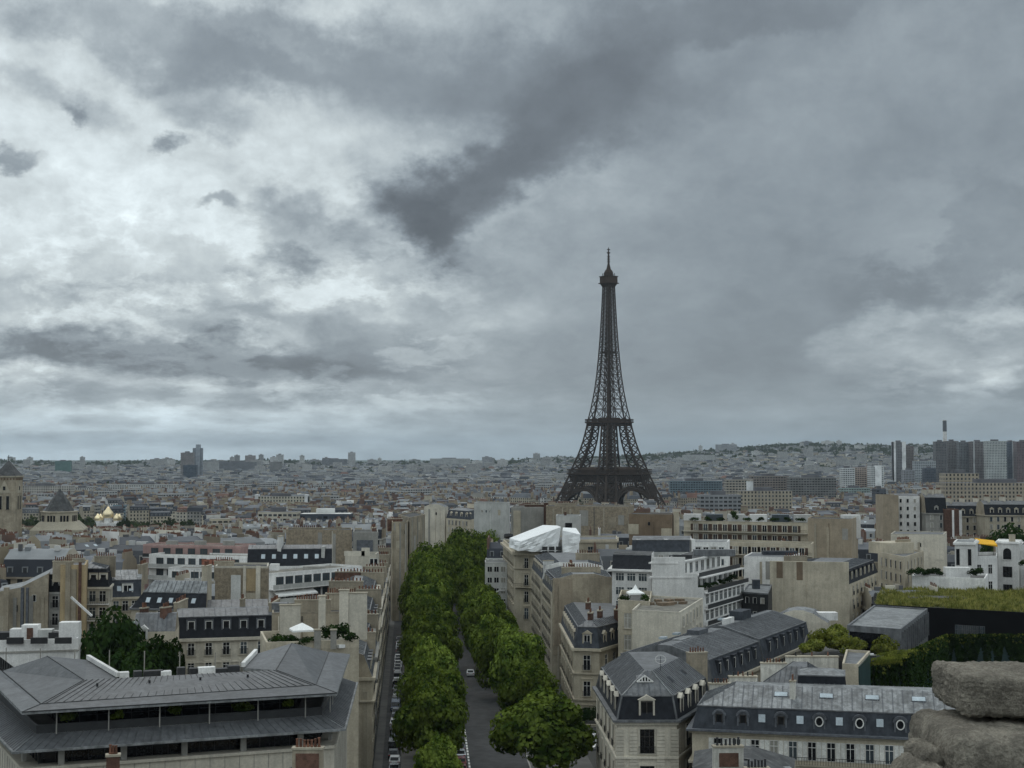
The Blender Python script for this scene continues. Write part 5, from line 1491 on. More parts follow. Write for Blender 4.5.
# --- house with round dormers, shutters and a pale zinc roof
poly = [(24.3, 196), (68, 186), (70, 200), (27.5, 209)]
M1 = Bld('stone_house', 'long house with blue slate mansard, arched dormers and white shutters, above the chimneys', poly, -1, 13.2, near=True)
M1.wall('cream'); M1.band(M1.h - 0.55, 0.3, 0.35, 'stone', 'frieze'); M1.band(M1.h - 0.25, 0.25, 0.75, 'lead', 'gutter'); M1.band(M1.h - 4.55, 0.3, 0.5, 'stone', 'string_course')
M1.roof([(2.9, 0.7, 'slate_blue'), (2.3, 4.6, 'zinc_pale')], party=(1,), seams=0.65)
a_, d_, Ln = M1.edge(0)
for u in (3.6, 6.8, 11.8, 16.8, 22.0, 27.2, 32.2, 37): 
    o = M1.put('dormer', dormer_mesh(1.15, 2.3, 1.6, 'arched', 'lead', 'stone'), 0, u, M1.h + 0.15, -0.25)
    if u < 14: link('window', window_one_mesh(0.9, 1.75, 'bare', 'stone', 'frame_dark'), o, (0, 0, 0.1))
    else:
        b = MB(); n = 12
        b.solid([(0.42 * math.cos(2 * math.pi * i / n), -0.06, 1.35 + 0.55 * math.sin(2 * math.pi * i / n)) for i in range(n)] + [(0.42 * math.cos(2 * math.pi * i / n), 0.04, 1.35 + 0.55 * math.sin(2 * math.pi * i / n)) for i in range(n)], [tuple(range(n))], 'glass_dark')
        for i in range(n):
            p = [(0.5 * math.cos(2 * math.pi * j / n), -0.1, 1.35 + 0.62 * math.sin(2 * math.pi * j / n)) for j in (i, i + 1)]; b.bar(p[0], p[1], 0.14, 'frame_white')
        b.build('window', o)
for u in (9.3, 14.3, 19.4, 24.6, 29.6): M1.put('skylight', cached('sqs', lambda: (lambda b: (b.solid([(-.45, 0, 0), (.45, 0, 0), (.45, .25, 1.0), (-.45, .25, 1.0), (-.45, -.12, 0.03), (.45, -.12, 0.03), (.45, .13, 1.03), (-.45, .13, 1.03)], [(4, 5, 6, 7), (0, 1, 5, 4), (1, 2, 6, 5), (2, 3, 7, 6), (3, 0, 4, 7)], 'skylight'), b.mesh('skylight'))[-1])(MB())), 0, u, M1.h + 1.1, -0.22)
M1.skylights(0, 5, 0.62, 1.7, 0.9, lo=inset_poly(M1.p, (.7, .02, .7, .7)), hi=inset_poly(M1.p, (5.3, .02, 5.3, 5.3)), zlo=M1.h + 2.9, zhi=M1.h + 5.2, u0=8, u1=38)
M1.windows(0, 16, 3, 1.15, 2.5, 'shutter', zt=1.15, st=4.2, u0=2.2, u1=Ln - 3)
M1.balcony(0, M1.h - 4.3, 1.5, Ln, 0.7, 0.2, 'stone'); M1.windows(3, 3, 3, 1.1, 2.4, 'french', zt=1.2, st=4.2)
for u, hh in ((-9.5, 2.6), (11.6, 2.2)):
    M1.chimney(u, -4.0 - u * 0.24, 0.9, 70, 0.7, hh, z=M1.h + 3.6, m='mortar_white', pots=2, sunk=2)
keep(688, 1024, 768, 190)

# --- white chimney gables and small roofs behind it
def slab(px0, px1, top, bot, y, name, label, m='mortar_white', t=0.9, pots=8, y1=None):
    z1, z0 = zat(top, y), zat(bot, y) - 6
    a = Vector((xat(px0, y, 15), y)); c = Vector((xat(px1, y1 or y, 15), y1 or y)); L_ = (c - a).length
    o = empty(name, (*((a + c) / 2), z0), math.atan2((c - a).y, (c - a).x), label, 'chimney')
    b = MB(); b.box(-L_ / 2, -t / 2, 0, L_ / 2, t / 2, z1 - z0, m); b.box(-L_ / 2 - .1, -t / 2 - .1, z1 - z0, L_ / 2 + .1, t / 2 + .1, z1 - z0 + .2, 'stone'); b.build('wall', o)
    for k in range(pots): link('chimney_pot', pot_mesh(0.6, 'terracotta' if k % 3 else 'dark_metal'), o, (-L_ / 2 + .3 + (L_ - .6) * (k + .5) / pots, 0, z1 - z0 + .2))
bk = Bld('stone_house', 'house with white stepped chimney gables behind the arched dormers', [(30, 211), (44, 208), (52, 232), (38, 236)], -1, 11.8, near=True)
bk.wall('cream'); bk.roof([(2.6, 5.5, 'zinc')], seams=0.8); bk.windows(0, 4, 3, 1.1, 2.0, 'french')
slab(709, 730, 684, 700, 214, 'chimney_wall', 'white chimney wall with red pots, lowest of the stepped gables', pots=6)
slab(729, 757, 677, 692, 218, 'chimney_wall', 'white chimney wall next above the lowest stepped gable', pots=5)
slab(761, 786, 663.5, 682, 226, 'chimney_wall', 'white chimney wall with a line of pots next to the long white wall', pots=7)
slab(786, 838, 657, 690, 232, 'chimney_wall', 'long plain white wall below the olive terrace hedge', pots=3)
py_ = Bld('small_house', 'small pyramid zinc roof with a band of white louvres', [(xat(752, 206), 206), (xat(838, 202), 202), (xat(836, 216), 216), (xat(770, 218), 218)], -1, zat(690, 206), near=True)
py_.wall('white'); py_.roof([(3.0, 4.2, 'zinc')], seams=0.7)
sb = Bld('small_house', 'black slate roof box with pale lead top between zinc roofs', [(xat(797, 201), 201), (xat(846, 200), 200), (xat(846, 206), 206), (xat(797, 207), 207)], -1, zat(692, 200), near=True)
sb.wall('cream'); sb.roof([(2.1, 0.2, 'slate'), (0.5, 1.5, 'zinc_pale')])
tw = Bld('small_house', 'cream block with dark teal panelled side wall at the ivy corner', [(xat(842, 222), 222), (xat(858, 221), 221), (xat(870, 236), 236), (xat(846, 238), 238)], -1, zat(666, 222), near=True)
tw.wall('cream'); tw.flat('zinc', 0.4); tw.put('panel', cached('tealp', lambda: (lambda b: (b.box(0.1, -0.15, 0, 14.5, 0.02, tw.h, 'green_panel'), b.mesh('panel'))[-1])(MB())), 1, 0.2, 0)

# --- terraces, grey box, green roof and ivy walls on the right
tb = Bld('low_building', 'dark terrace block carrying clipped olive hedges', [(xat(800, 240), 240), (xat(862, 238), 238), (xat(862, 262), 262), (xat(806, 266), 266)], -2, zat(660, 240), near=True)
tb.wall('dark_metal'); tb.flat('pavement', 0.9, 0.3, 'frame_dark')
for k, (px, y_, r_, hh, l) in enumerate([(812, 243, 2.2, 3.6, 'first, above the dormer row'), (823, 246, 2.4, 4.6, 'second, wide and pale'), (834, 250, 2.6, 5.4, 'tallest, behind the others'), (845, 244, 2.3, 3.8, 'middle, above the white wall'), (856, 247, 2.0, 3.2, 'last, beside the dark opening'), (884, 246, 2.5, 4.6, 'apart, in front of the grey box')]):
    tree('terrace_bush', xat(px, y_, 16), y_, zat(660, 240) - 0.1 if px < 870 else zat(663, 246), hh, r_, 'rounded olive green bush on the dark terrace, ' + l, CRO, 'olive bushes on the dark terrace', k, 'bush', False)
for k in range(3):
    o = tag(link('hedge', crown_mesh(95 + k, 5.0, 0.6, 700, 0.3, 'leaf_olive', 12), None, (xat(885 + 7 * k, 236 + 3 * k, 15), 236 + 3.5 * k, zat(661 - 2 * k, 238)), 0.5, (1, 0.22, 1)), 'low clipped olive hedge strip, ' + ['front', 'middle', 'back'][k] + ' of three below the grey box', 'hedge', 'clipped hedge strips')
gb = Bld('low_building', 'grey metal box with pale flat roof and ribbed side above the hedges', [(xat(847, 262), 262), (xat(901, 256), 256), (xat(927.5, 290), 290), (xat(874, 297), 297)], -2, zat(628, 260), near=True)
gb.wall('zinc'); gb.flat('zinc_pale', 0.3, 0.35, 'zinc')
gb.put('opening', cached('gbo', lambda: (lambda b: (b.box(0.3, -0.06, 0, 6.6, 0.02, 3.4, 'glass_dark'), b.mesh('opening'))[-1])(MB())), 0, 0.2, gb.h - 4.2)
a_, d_, Ln = gb.edge(1)
for k in range(14): gb.put('fin', cached('fin', lambda: (lambda b: (b.box(-.14, -0.35, 0, .14, 0.02, 4.6, 'zinc'), b.mesh('fin'))[-1])(MB())), 1, 1.0 + (Ln - 2) * k / 13, gb.h - 4.9)
lf = empty('sun_lounger', (xat(868, 250, 16), 250, zat(657, 250)), 0.3, 'white lounger on the terrace in front of the grey box', 'lounger')
b = MB(); b.box(-1.4, -.5, .25, 1.4, .5, .5, 'canvas_white'); b.build('cushion', lf)
b = MB()
for sx in (-1.2, 1.2):
    for sy in (-.4, .4): b.box(sx - .05, sy - .05, 0, sx + .05, sy + .05, .25, 'dark_metal')
b.build('frame', lf)
keep(796, 930, 668, 236)
gr = Bld('modern_building', 'black flat building with a wild grass roof', [(xat(871, 322), 322), (xat(1075, 300), 300), (xat(1080, 350), 350), (xat(876, 362), 362)], -4, zat(607, 320), near=True)
gr.wall('black_metal'); gr.flat('ground_soil', 0.4, 0.5, 'black_metal'); gr.boxpart('roof_deck', -8, 2, gr.h, 13, 5, 0.75, 'pavement', -6)
gr.windows(0, 12, 2, 1.6, 3.2, 'bare', zt=3.0, st=5.5, u0=24, frame='zinc', glass='glass_blue')
rnd_ = np.random.default_rng(8)
def grass(name, quadp, z, n, hgt, m, parent=None):
    q = np.array(quadp); uv_ = rnd_.random((n, 2))
    base = (q[0] * ((1 - uv_[:, :1]) * (1 - uv_[:, 1:])) + q[1] * (uv_[:, :1] * (1 - uv_[:, 1:])) + q[2] * uv_ [:, :1] * uv_[:, 1:] + q[3] * (1 - uv_[:, :1]) * uv_[:, 1:])
    cl = 0.5 + 0.5 * np.sin(base[:, 0] * 0.6 + 1.3 * np.sin(base[:, 1] * 0.35)) * np.sin(base[:, 1] * 0.5 + base[:, 0] * 0.2)
    hh = hgt * (0.35 + 0.9 * cl) * rnd_.uniform(0.5, 1.2, n); hh[cl < .34] *= .12; an = rnd_.uniform(0, 6.28, n); w = rnd_.uniform(0.1, 0.28, n)
    V = np.zeros((n, 3, 3))
    V[:, 0, :2] = base + np.stack([np.cos(an), np.sin(an)], 1) * w[:, None]; V[:, 1, :2] = base - np.stack([np.cos(an), np.sin(an)], 1) * w[:, None]
    V[:, 2, :2] = base + rnd_.normal(size=(n, 2)) * 0.3 * hgt; V[:, 2, 2] = hh
    V = V.reshape(-1, 3)
    me = bpy.data.meshes.new(name); me.from_pydata(V.tolist(), [], np.arange(3 * n).reshape(-1, 3).tolist()); me.materials.append(_M[m])
    return link(name, me, parent, (0, 0, z))
g_ = grass('roof_grass', [(p[0] + gr.c[0], p[1] + gr.c[1]) for p in inset_poly(gr.p, 1.0)], zat(607, 320), 26000, 1.3, 'grass_roof')
tag(g_, 'wild yellowish grass growing over the flat black roof', 'grass', kind='stuff')
keep(866, 1024, 640, 310)
iv = Bld('modern_building', 'teal glazed building hung with dark ivy in front of the black block', [(xat(862, 240), 240), (xat(905, 252), 252), (xat(945, 292), 292), (xat(1090, 288), 288), (xat(1090, 297), 297), (xat(940, 300), 300), (xat(866, 262), 262)], -2, 14.5, near=True)
b = MB(); b.prism(iv.p, 0, 0, 'green_panel', cap=False)
b = MB()
for i in range(len(iv.p)):
    q, r = iv.p[i], iv.p[(i + 1) % len(iv.p)]; tops = [zat(668, 240) + 2, zat(655, 252) + 2, zat(637, 292) + 2, zat(637, 288) + 2, zat(637, 297) + 2, zat(637, 300) + 2, zat(664, 262) + 2]
    b.face([(*q, 0), (*r, 0), (*r, tops[(i + 1) % 7]), (*q, tops[i])], 'green_panel')
b.face([(*p, t) for p, t in zip(iv.p, tops)], 'bitumen')
b.build('wall', iv.root)
def ivy(i, u0, u1, n, dens, seed, m='leaf_dark'):
    rnd = np.random.default_rng(seed); a, d, L_ = iv.edge(i); L_ = L_ * (u1 - u0)
    a = a + d * ((iv.edge(i)[2]) * u0)
    u = rnd.random(n) * L_; t0 = tops[i] + (tops[(i + 1) % 7] - tops[i]) * (u0 + (u1 - u0) * u / L_)
    drop = (0.25 + 0.75 * (0.5 + 0.5 * np.sin(u * 1.9 + np.sin(u * 0.7) * 2))) * dens
    v = t0 + 0.5 - rnd.random(n) ** 1.2 * drop
    out = rnd.uniform(0.02, 0.75, n) * (0.5 + 0.5 * np.sin(u * 3.1 + v * 0.6)) + 0.05
    P = np.stack([a.x + d.x * u + d.y * out, a.y + d.y * u - d.x * out, v], 1)
    nr = np.array([d.y, -d.x, 0.3]) + rnd.normal(size=(n, 3)) * 0.6; nr /= np.linalg.norm(nr, axis=1)[:, None]
    t = np.cross(nr, rnd.normal(size=(n, 3))); t /= np.linalg.norm(t, axis=1)[:, None]; c = np.cross(nr, t); S = rnd.uniform(.18, .42, n)[:, None]
    V = np.stack([P - t * S, P + c * S * .8, P + t * S, P - c * S * .8], 1).reshape(-1, 3)
    me = bpy.data.meshes.new('ivy'); me.from_pydata(V.tolist(), [], np.arange(4 * n).reshape(-1, 4).tolist()); me.materials.append(_M[m])
    link('ivy', me, iv.root)
ivy(0, .1, 1, 3500, 11, 1); ivy(1, 0, 1, 9000, 16, 2); ivy(2, 0, 1, 7000, 9, 3)
ivy(0, 0, .3, 500, 5, 4); ivy(1, 0, 1, 1100, 2.4, 6, 'leaf_olive'); ivy(2, 0, 1, 500, 2.0, 7, 'leaf_olive'); ivy(0, .2, 1, 500, 2.2, 8, 'leaf_olive')
keep(858, 1024, 705, 240)

# --- white modern block with blank gable and stepped terraces
poly = [(xat(652, 300), 300), (xat(704, 300), 300), (xat(745, 326), 326), (xat(690, 330), 330)]
O = Bld('apartment_building', 'white modern block with bare stepped gable and long planted terraces', poly, -4, zat(592, 300), near=True)
O.wall('white'); O.flat('gravel', 0.2, 0.2, 'white')
for e, k in ((1, 0), (1, 1), (1, 2)):
    pass
a_, d_, Ln = O.edge(1)
O.put('gable', cached('Ogab', lambda: (lambda b: (b.solid([(x, y, z) for y in (-.35, .3) for x, z in ((0, -O.h), (O.edge(0)[2], -O.h), (O.edge(0)[2], .9), (O.edge(0)[2] * .88, .9), (O.edge(0)[2] * .88, 3.9), (O.edge(0)[2] * .64, 3.9), (O.edge(0)[2] * .64, 7.2), (0, 7.2))], [tuple(range(8)), tuple(range(8, 16))[::-1]] + [((i + 1) % 8, i, 8 + i, 8 + (i + 1) % 8) for i in range(8)], 'white'), b.mesh('gable'))[-1])(MB())), 0, 0, O.h)
def setback(z0, z1, t0, name='storey'):
    q = inset_poly(O.p, (0.01, t0, 0.5, 0.01)); b = MB(); b.prism(q, z0, z1, 'white'); b.build(name, O.root); return q
q1 = setback(O.h, O.h + 3.0, 2.6); q2 = setback(O.h + 3.0, O.h + 6.2, 5.2)
O.windows(1, 9, 4, 2.0, 2.0, 'bare', zt=0.6, st=3.4, u0=0.5, glass='glass_blue')
for q, zz in ((q1, O.h), (q2, O.h + 3.0)):
    for k in range(8): O.put('window', window_one_mesh(2.0, 2.3, 'bare', 'white', 'frame_white', 'glass_blue'), 1, O.edge(1, q)[2] * (k + .5) / 8, zz + 0.3, 0, poly=q)
    O.band(zz + 2.85, 0.3, 0.5, 'white', 'roof_edge', poly=q)
for k in range(3): O.balcony(1, O.h - 3.4 * k - 0.3, out=0.9, m='white', rail='dark_metal', rh=0.9)
O.balcony(1, O.h + 2.75, 0, Ln, -1.0, 0.25, 'white', 'dark_metal', 0.9)
b = MB(); b.face([(*v, O.h + 6.25) for v in q2], 'bitumen'); b.build('roof', O.root)
O.boxpart('roof_box', -4, -4, O.h + 6.2, 4, 2, 0.8, 'dark_metal'); O.boxpart('roof_box', 4, 4, O.h + 6.2, 9, 2.4, 1.4, 'zinc')
for k, (u, l) in enumerate(((2, 'near the bare gable'), (6, 'second from the gable'), (11, 'in the middle of the terrace'), (16, 'fourth along the terrace'), (21, 'near the far corner'), (24.5, 'largest, at the far corner'))):
    p = a_ + d_ * u * 0.95 + Vector((-d_.y, d_.x)) * 1.2
    tree('terrace_shrub', p.x + O.c[0], p.y + O.c[1], O.h + O.z0 + 0.1, 1.4 + 0.5 * (k == 5), 1.1 + .5 * (k == 5), 'dark shrub on the long terrace of the white block, ' + l, CRB, 'shrubs on the white terraces', k, 'shrub', False)
keep(650, 748, 622, 300)
O2 = Bld('apartment_building', 'white modern wing with square windows and sloping black roof, beside the bare gable', [(xat(612, 312), 312), (xat(651, 309), 309), (xat(655, 325), 325), (xat(618, 328), 328)], -4, zat(570, 310), near=True)
O2.wall('white'); O2.windows(0, 3, 5, 1.9, 1.7, 'bare', zt=0.7, st=3.0, glass='glass_blue'); O2.band(O2.h - 0.3, 0.4, 0.9, 'white', 'roof_edge')
O2.roof([(3.0, 2.6, 'slate'), (.3, 2, 'bitumen')], party=(1, 3), m_party='white')
keep(606, 652, 612, 310)
O3 = Bld('low_building', 'cream block with flat planted roof and a line of small windows', [(xat(632, 268), 268), (xat(680, 264), 264), (xat(703, 290), 290), (xat(648, 296), 296)], -3, zat(612, 268), near=True)
O3.wall('pale'); O3.flat('gravel', 0.4, 0.3, 'pale'); O3.windows(1, 6, 2, 1.2, 1.9, 'plain', zt=0.8, st=3.4); O3.boxpart('roof_box', 0, 0, O3.h, 3, 1.5, 0.6, 'timber', 30)
for k in range(8): O3.boxpart('planting', -3 + (k % 4) * 2.2, 1 + (k // 4) * 3 + k * .6, O3.h, 1.7, 1.2, 0.5, 'timber', 20 * k)
keep(630, 704, 640, 264)
O4 = Bld('apartment_building', 'cream house with tall windows under a terrace holding a white tent', [(xat(618, 282), 282), (xat(650, 279), 279), (xat(652, 300), 300), (xat(621, 303), 303)], -3, zat(605, 281), near=True)
O4.wall('cream'); O4.flat('pavement', 0.9, 0.25, 'cream'); O4.windows(0, 2, 3, 1.5, 2.9, 'french', zt=1.6, st=4.2, frame='frame_white', u0=0.8)
keep(616, 652, 640, 280)
tn = empty('garden_tent', (xat(635.5, 286, 20), 286, zat(605, 281) + 0.05), 0.1, 'small white pointed garden tent on the cream terrace', 'tent')
b = MB(); r0 = 1.55
b.solid([(-r0, -r0, 1.9), (r0, -r0, 1.9), (r0, r0, 1.9), (-r0, r0, 1.9), (-.5, -.5, 2.5), (.5, -.5, 2.5), (.5, .5, 2.5), (-.5, .5, 2.5), (0, 0, 3.5), (-r0, -r0, 1.6), (r0, -r0, 1.6), (r0, r0, 1.6), (-r0, r0, 1.6)],
    [(0, 1, 5, 4), (1, 2, 6, 5), (2, 3, 7, 6), (3, 0, 4, 7), (4, 5, 8), (5, 6, 8), (6, 7, 8), (7, 4, 8), (9, 10, 1, 0), (10, 11, 2, 1), (11, 12, 3, 2), (12, 9, 0, 3)], 'canvas_white'); b.build('canopy', tn)
for sx in (-1, 1):
    for sy in (-1, 1):
        b = MB(); b.tube((sx * 1.5, sy * 1.5, 0), (sx * 1.5, sy * 1.5, 1.9), .05, .05, 'white', 6); b.build('leg', tn)
for k, px in enumerate((624, 645)): tree('terrace_shrub', xat(px, 284, 20), 284, zat(605, 281), 1.9, 1.2, 'dark shrub beside the pointed white tent, ' + ('near the beige wall' if k == 0 else 'against the bare white gable'), CRB, None, k, 'shrub', False)
o5 = Bld('apartment_building', 'grey-white house with two curved slate roof windows behind the white wing', [(xat(632, 352), 352), (xat(690, 352), 352), (xat(692, 366), 366), (xat(634, 366), 366)], -6, zat(552, 352))
o5.wall('greywhite'); o5.roof([(2.8, 1.6, 'slate_blue'), (.6, 3, 'zinc')], party=(1, 3), m_party='white')
for x in (-6.6, 0.2, 6.8): o5.boxpart('chimney', x, -3, o5.h, 0.9, 4.5, 3.0, 'white', 10)
o5.windows(0, 5, 4, 1.3, 1.7, 'plain', st=3.1)
o6 = Bld('apartment_building', 'low white house with four square windows beside the curved roof windows', [(xat(684, 366), 366), (xat(728, 366), 366), (xat(730, 376), 376), (xat(686, 376), 376)], -6, zat(543, 366))
o6.wall('white'); o6.flat('zinc', 0.3); o6.windows(0, 5, 4, 1.4, 1.6, 'plain', zt=1.0, st=3.0)
keep(628, 730, 575, 352)

# --- big beige gable house and white gable behind it
g1 = Bld('apartment_building', 'huge blank beige gable streaked with two black stains', [(xat(770, 345), 345), (xat(849, 341), 341), (xat(878, 376), 376), (xat(799, 380), 380)], -5, zat(584, 342), near=True)
g1.wall('cream'); g1.windows(1, 7, 4, 1.3, 2.2, 'french', st=3.3, rail=True)
b = MB(); a_, d_, Ln = g1.edge(0)
g1.put('gable', cached('g1g', lambda: (lambda b: (b.box(0.0, -0.3, -g1.h, Ln, 0.5, 5.2, 'cream'), b.box(Ln * .07, -0.5, -g1.h, Ln * .17, -0.3, 5.2, 'cream'), b.box(Ln * .3, -0.5, -g1.h, Ln * .46, -0.3, 5.2, 'cream'), [b.box(Ln * f0, -0.52, z_, Ln * f1, -0.4, 5.1, 'brown') for f0, f1, z_ in ((.085, .165, 1.2), (.34, .42, 0.8))], b.mesh('gable'))[-1])(MB())), 0, 0, g1.h)
g1.roof([(3.2, 1.2, 'slate'), (0.4, 4.5, 'zinc')], party=(0, 2), seams=1.0); g1.dormers(1, 6, 1.2, 2.0, 'flat', 0.5, 2, 0.4, 'slate')
g1.chimney(-6, 6, 6, 10, 0.8, 1.2, pots=9)
keep(768, 882, 626, 340)
g2 = Bld('apartment_building', 'plain white gable house to the side of the huge beige gable', [(xat(744, 372), 372), (xat(788, 368), 368), (xat(800, 384), 384), (xat(752, 388), 388)], -6, zat(558, 370))
g2.wall('white'); g2.flues(0, 2, 2); g2.flat('zinc', 0.3, 0.3, 'white'); g2.boxpart('roof_box', 3, 4, g2.h, 9, 3, 1.0, 'slate_blue')
g3 = Bld('small_house', 'low zinc roof with a hut at the foot of the white gable', [(xat(742, 322), 322), (xat(768, 318), 318), (xat(772, 340), 340), (xat(748, 342), 342)], -5, zat(594, 320))
g3.wall('dark_metal'); g3.flat('zinc_pale', 0.3, 0.3, 'zinc'); g3.boxpart('hut', 0, 2, g3.h, 1.6, 1.6, 2.0, 'slate_blue', 0, 'zinc'); g3.windows(0, 3, 2, 1.0, 1.4, 'plain')
keep(740, 790, 600, 318)
g4 = Bld('small_house', 'curved cream gable roof at the foot of the huge beige gable', [(xat(770, 300), 300), (xat(828, 296), 296), (xat(830, 308), 308), (xat(776, 312), 312)], -4, zat(622, 298))
g4.wall('pale'); g4.roof([(1.8, 3.0, 'zinc'), (.6, 2.0, 'zinc_pale')], party=(0,), m_party='pale'); g4.boxpart('hut', 5, -2, g4.h, 4, 2.5, 1.6, 'white')
keep(770, 830, 640, 296)

# --- long balcony house with brown shutters
zS = zat(520, 470)
S1 = Bld('apartment_building', 'long beige apartment house with brown shutters and three continuous balconies', [(xat(684, 470), 470), (xat(808, 452), 452), (xat(812, 466), 466), (xat(688, 484), 484)], -10, zat(523, 460))
S1.wall('cream'); S1.flat('gravel', 0.4, 0.3, 'cream'); S1.windows(0, 11, 4, 1.5, 2.1, 'brown_shutter', zt=0.6, st=3.2)
for k in range(4): S1.balcony(0, S1.h - 3.2 * (k + 1) + 0.1, out=1.3, m='pale', rail='iron_railing')
for k in range(6): S1.boxpart('roof_storey', -17 + 7 * k, -k * 0.9 + 4, S1.h, 5.5, 4, 2.4, ['white', 'glass_blue', 'greywhite'][k % 3], -8)
for k in range(9): tree('terrace_shrub', S1.c[0] - 17 + 4.2 * k, S1.c[1] - 0.6 - 0.55 * k, S1.h + S1.z0, 1.8 + (k == 3) * 2, 1.5, 'dark shrub on top of the long balcony house, ' + ['beside the brown wall', 'second from the brown wall', 'next to the cypress', 'tallest like a cypress', 'just past the cypress', 'sixth along the roof', 'third from the tan chimney walls', 'second from the tan chimney walls', 'beside the tan chimney walls'][k], CRB, 'shrubs on the long balcony house', k, 'shrub', False)
S2 = Bld('apartment_building', 'lower beige block with brown shutters in front of the long balcony house', [(xat(726, 412), 412), (xat(812, 402), 402), (xat(814, 412), 412), (xat(728, 424), 424)], -8, zat(545, 407))
S2.wall('cream'); S2.flat('gravel', 0.6, 0.3, 'cream'); S2.windows(0, 8, 3, 1.5, 2.1, 'brown_shutter', zt=0.6, st=3.2); S2.balcony(0, S2.h - 3.0, out=1.0, m='pale')
keep(676, 812, 566, 402)
S3 = Bld('apartment_building', 'tan windowless chimney walls with a recessed middle, beside the balcony house', [(xat(808, 430), 430), (xat(852, 424), 424), (xat(858, 440), 440), (xat(812, 446), 446)], -9, zat(520, 427))
S3.wall('tan'); S3.flat('bitumen', 0.4); S3.flues(0, 3, 3); S3.boxpart('recess', -1.0, -7.8, 2, 3.6, 0.8, S3.h - 3, 'brown', -8); S3.boxpart('roof_storey', 6.5, 4, S3.h - 6, 5, 5, 7, 'white')
keep(806, 862, 556, 424)
# party walls below the tower
T1 = Bld('apartment_building', 'broad scarred stone party wall patched with rubble, under the iron tower', [(xat(546, 545), 545), (xat(628, 540), 540), (xat(634, 556), 556), (xat(548, 562), 562)], -12, zat(507, 542))
T1.wall('rubble'); T1.flat('bitumen', 0.3, 0.3, 'party'); T1.flues(0, 4, 8); T1.boxpart('render_panel', 12, -8.9, 4, 5, 0.3, T1.h - 5, 'party'); T1.boxpart('render_panel', -4, -8.2, 8, 8, 0.3, 7, 'grey'); T1.chimney(-9, 0, 8, 0, 0.8, 1.0, pots=12)
T2 = Bld('apartment_building', 'grey party wall with a brick flue beside the scarred stone wall', [(xat(511, 556), 556), (xat(547, 556), 556), (xat(548, 570), 570), (xat(513, 570), 570)], -12, zat(508, 556))
T2.wall('grey'); T2.flat('bitumen', 0.4); T2.boxpart('flue', 6.2, -7.2, 6, 1.8, 0.6, T2.h - 4, 'brick'); T2.boxpart('render_panel', -5, -7.1, 8, 2.8, 0.4, T2.h - 9, 'cream'); T2.chimney(2, 1, 8, 0, .8, 1.0, pots=12, m='brick')
T3 = Bld('apartment_building', 'wide dark brown brick party wall between scarred stone and beige houses', [(xat(629, 500), 500), (xat(672, 496), 496), (xat(676, 510), 510), (xat(632, 514), 514)], -11, zat(515, 498))
T3.wall('brown'); T3.flat('bitumen', 0.3, 0.3, 'brown'); T3.flues(0, 1, 3); T3.boxpart('pier', 7.7, -6.8, 0, 1.9, 1.2, T3.h + 1.2, 'cream')
T4 = Bld('apartment_building', 'pale blue-white terrace box behind the tarpaulin', [(xat(556, 452), 452), (xat(580, 450), 450), (xat(581, 460), 460), (xat(557, 462), 462)], -10, zat(516.5, 451))
T4.wall('greywhite'); T4.flat('zinc', 0.3); T4.boxpart('opening', 0.4, -5.2, T4.h - 4.2, 3.2, 0.3, 2.2, 'glass_dark'); T4.boxpart('chimney', -1, 0, T4.h, .8, .8, 1.2, 'brick')
keep(508, 684, 545, 496)
# end of the avenue
e1 = Bld('apartment_building', 'grey house with three small square windows where the avenue bends', [(xat(474, 600), 600), (xat(506, 592), 592), (xat(510, 606), 606), (xat(478, 614), 614)], -14, zat(504, 597))
e1.wall('greywhite'); e1.flues(0, 2, 3); e1.flat('bitumen', 0.5); e1.windows(0, 3, 1, 1.0, 1.1, 'bare', zt=2.4, u0=3, u1=9)
e2 = Bld('apartment_building', 'cream house with blue slate attic facing along the avenue trees', [(xat(446, 640), 640), (xat(470, 622), 622), (xat(478, 640), 640), (xat(454, 660), 660)], -14, zat(519, 630))
e2.wall('cream'); e2.roof([(3.6, 1.2, 'slate_blue'), (.8, 3, 'zinc')]); e2.windows(0, 6, 4, 1.3, 2.1, 'plain', st=3.2); e2.dormers(0, 4, 1.2, 1.8, 'gable', .5, 2)
e3 = Bld('apartment_building', 'white gabled house wall at the end of the tree lined avenue', [(xat(424, 655), 655), (xat(445, 650), 650), (xat(448, 664), 664), (xat(428, 668), 668)], -14, zat(507, 652))
e3.wall('pale'); e3.flues(0, 1, 3); e3.roof([(1.2, 3, 'zinc')], party=(0, 2), m_party='pale')
keep(424, 508, 535, 592)

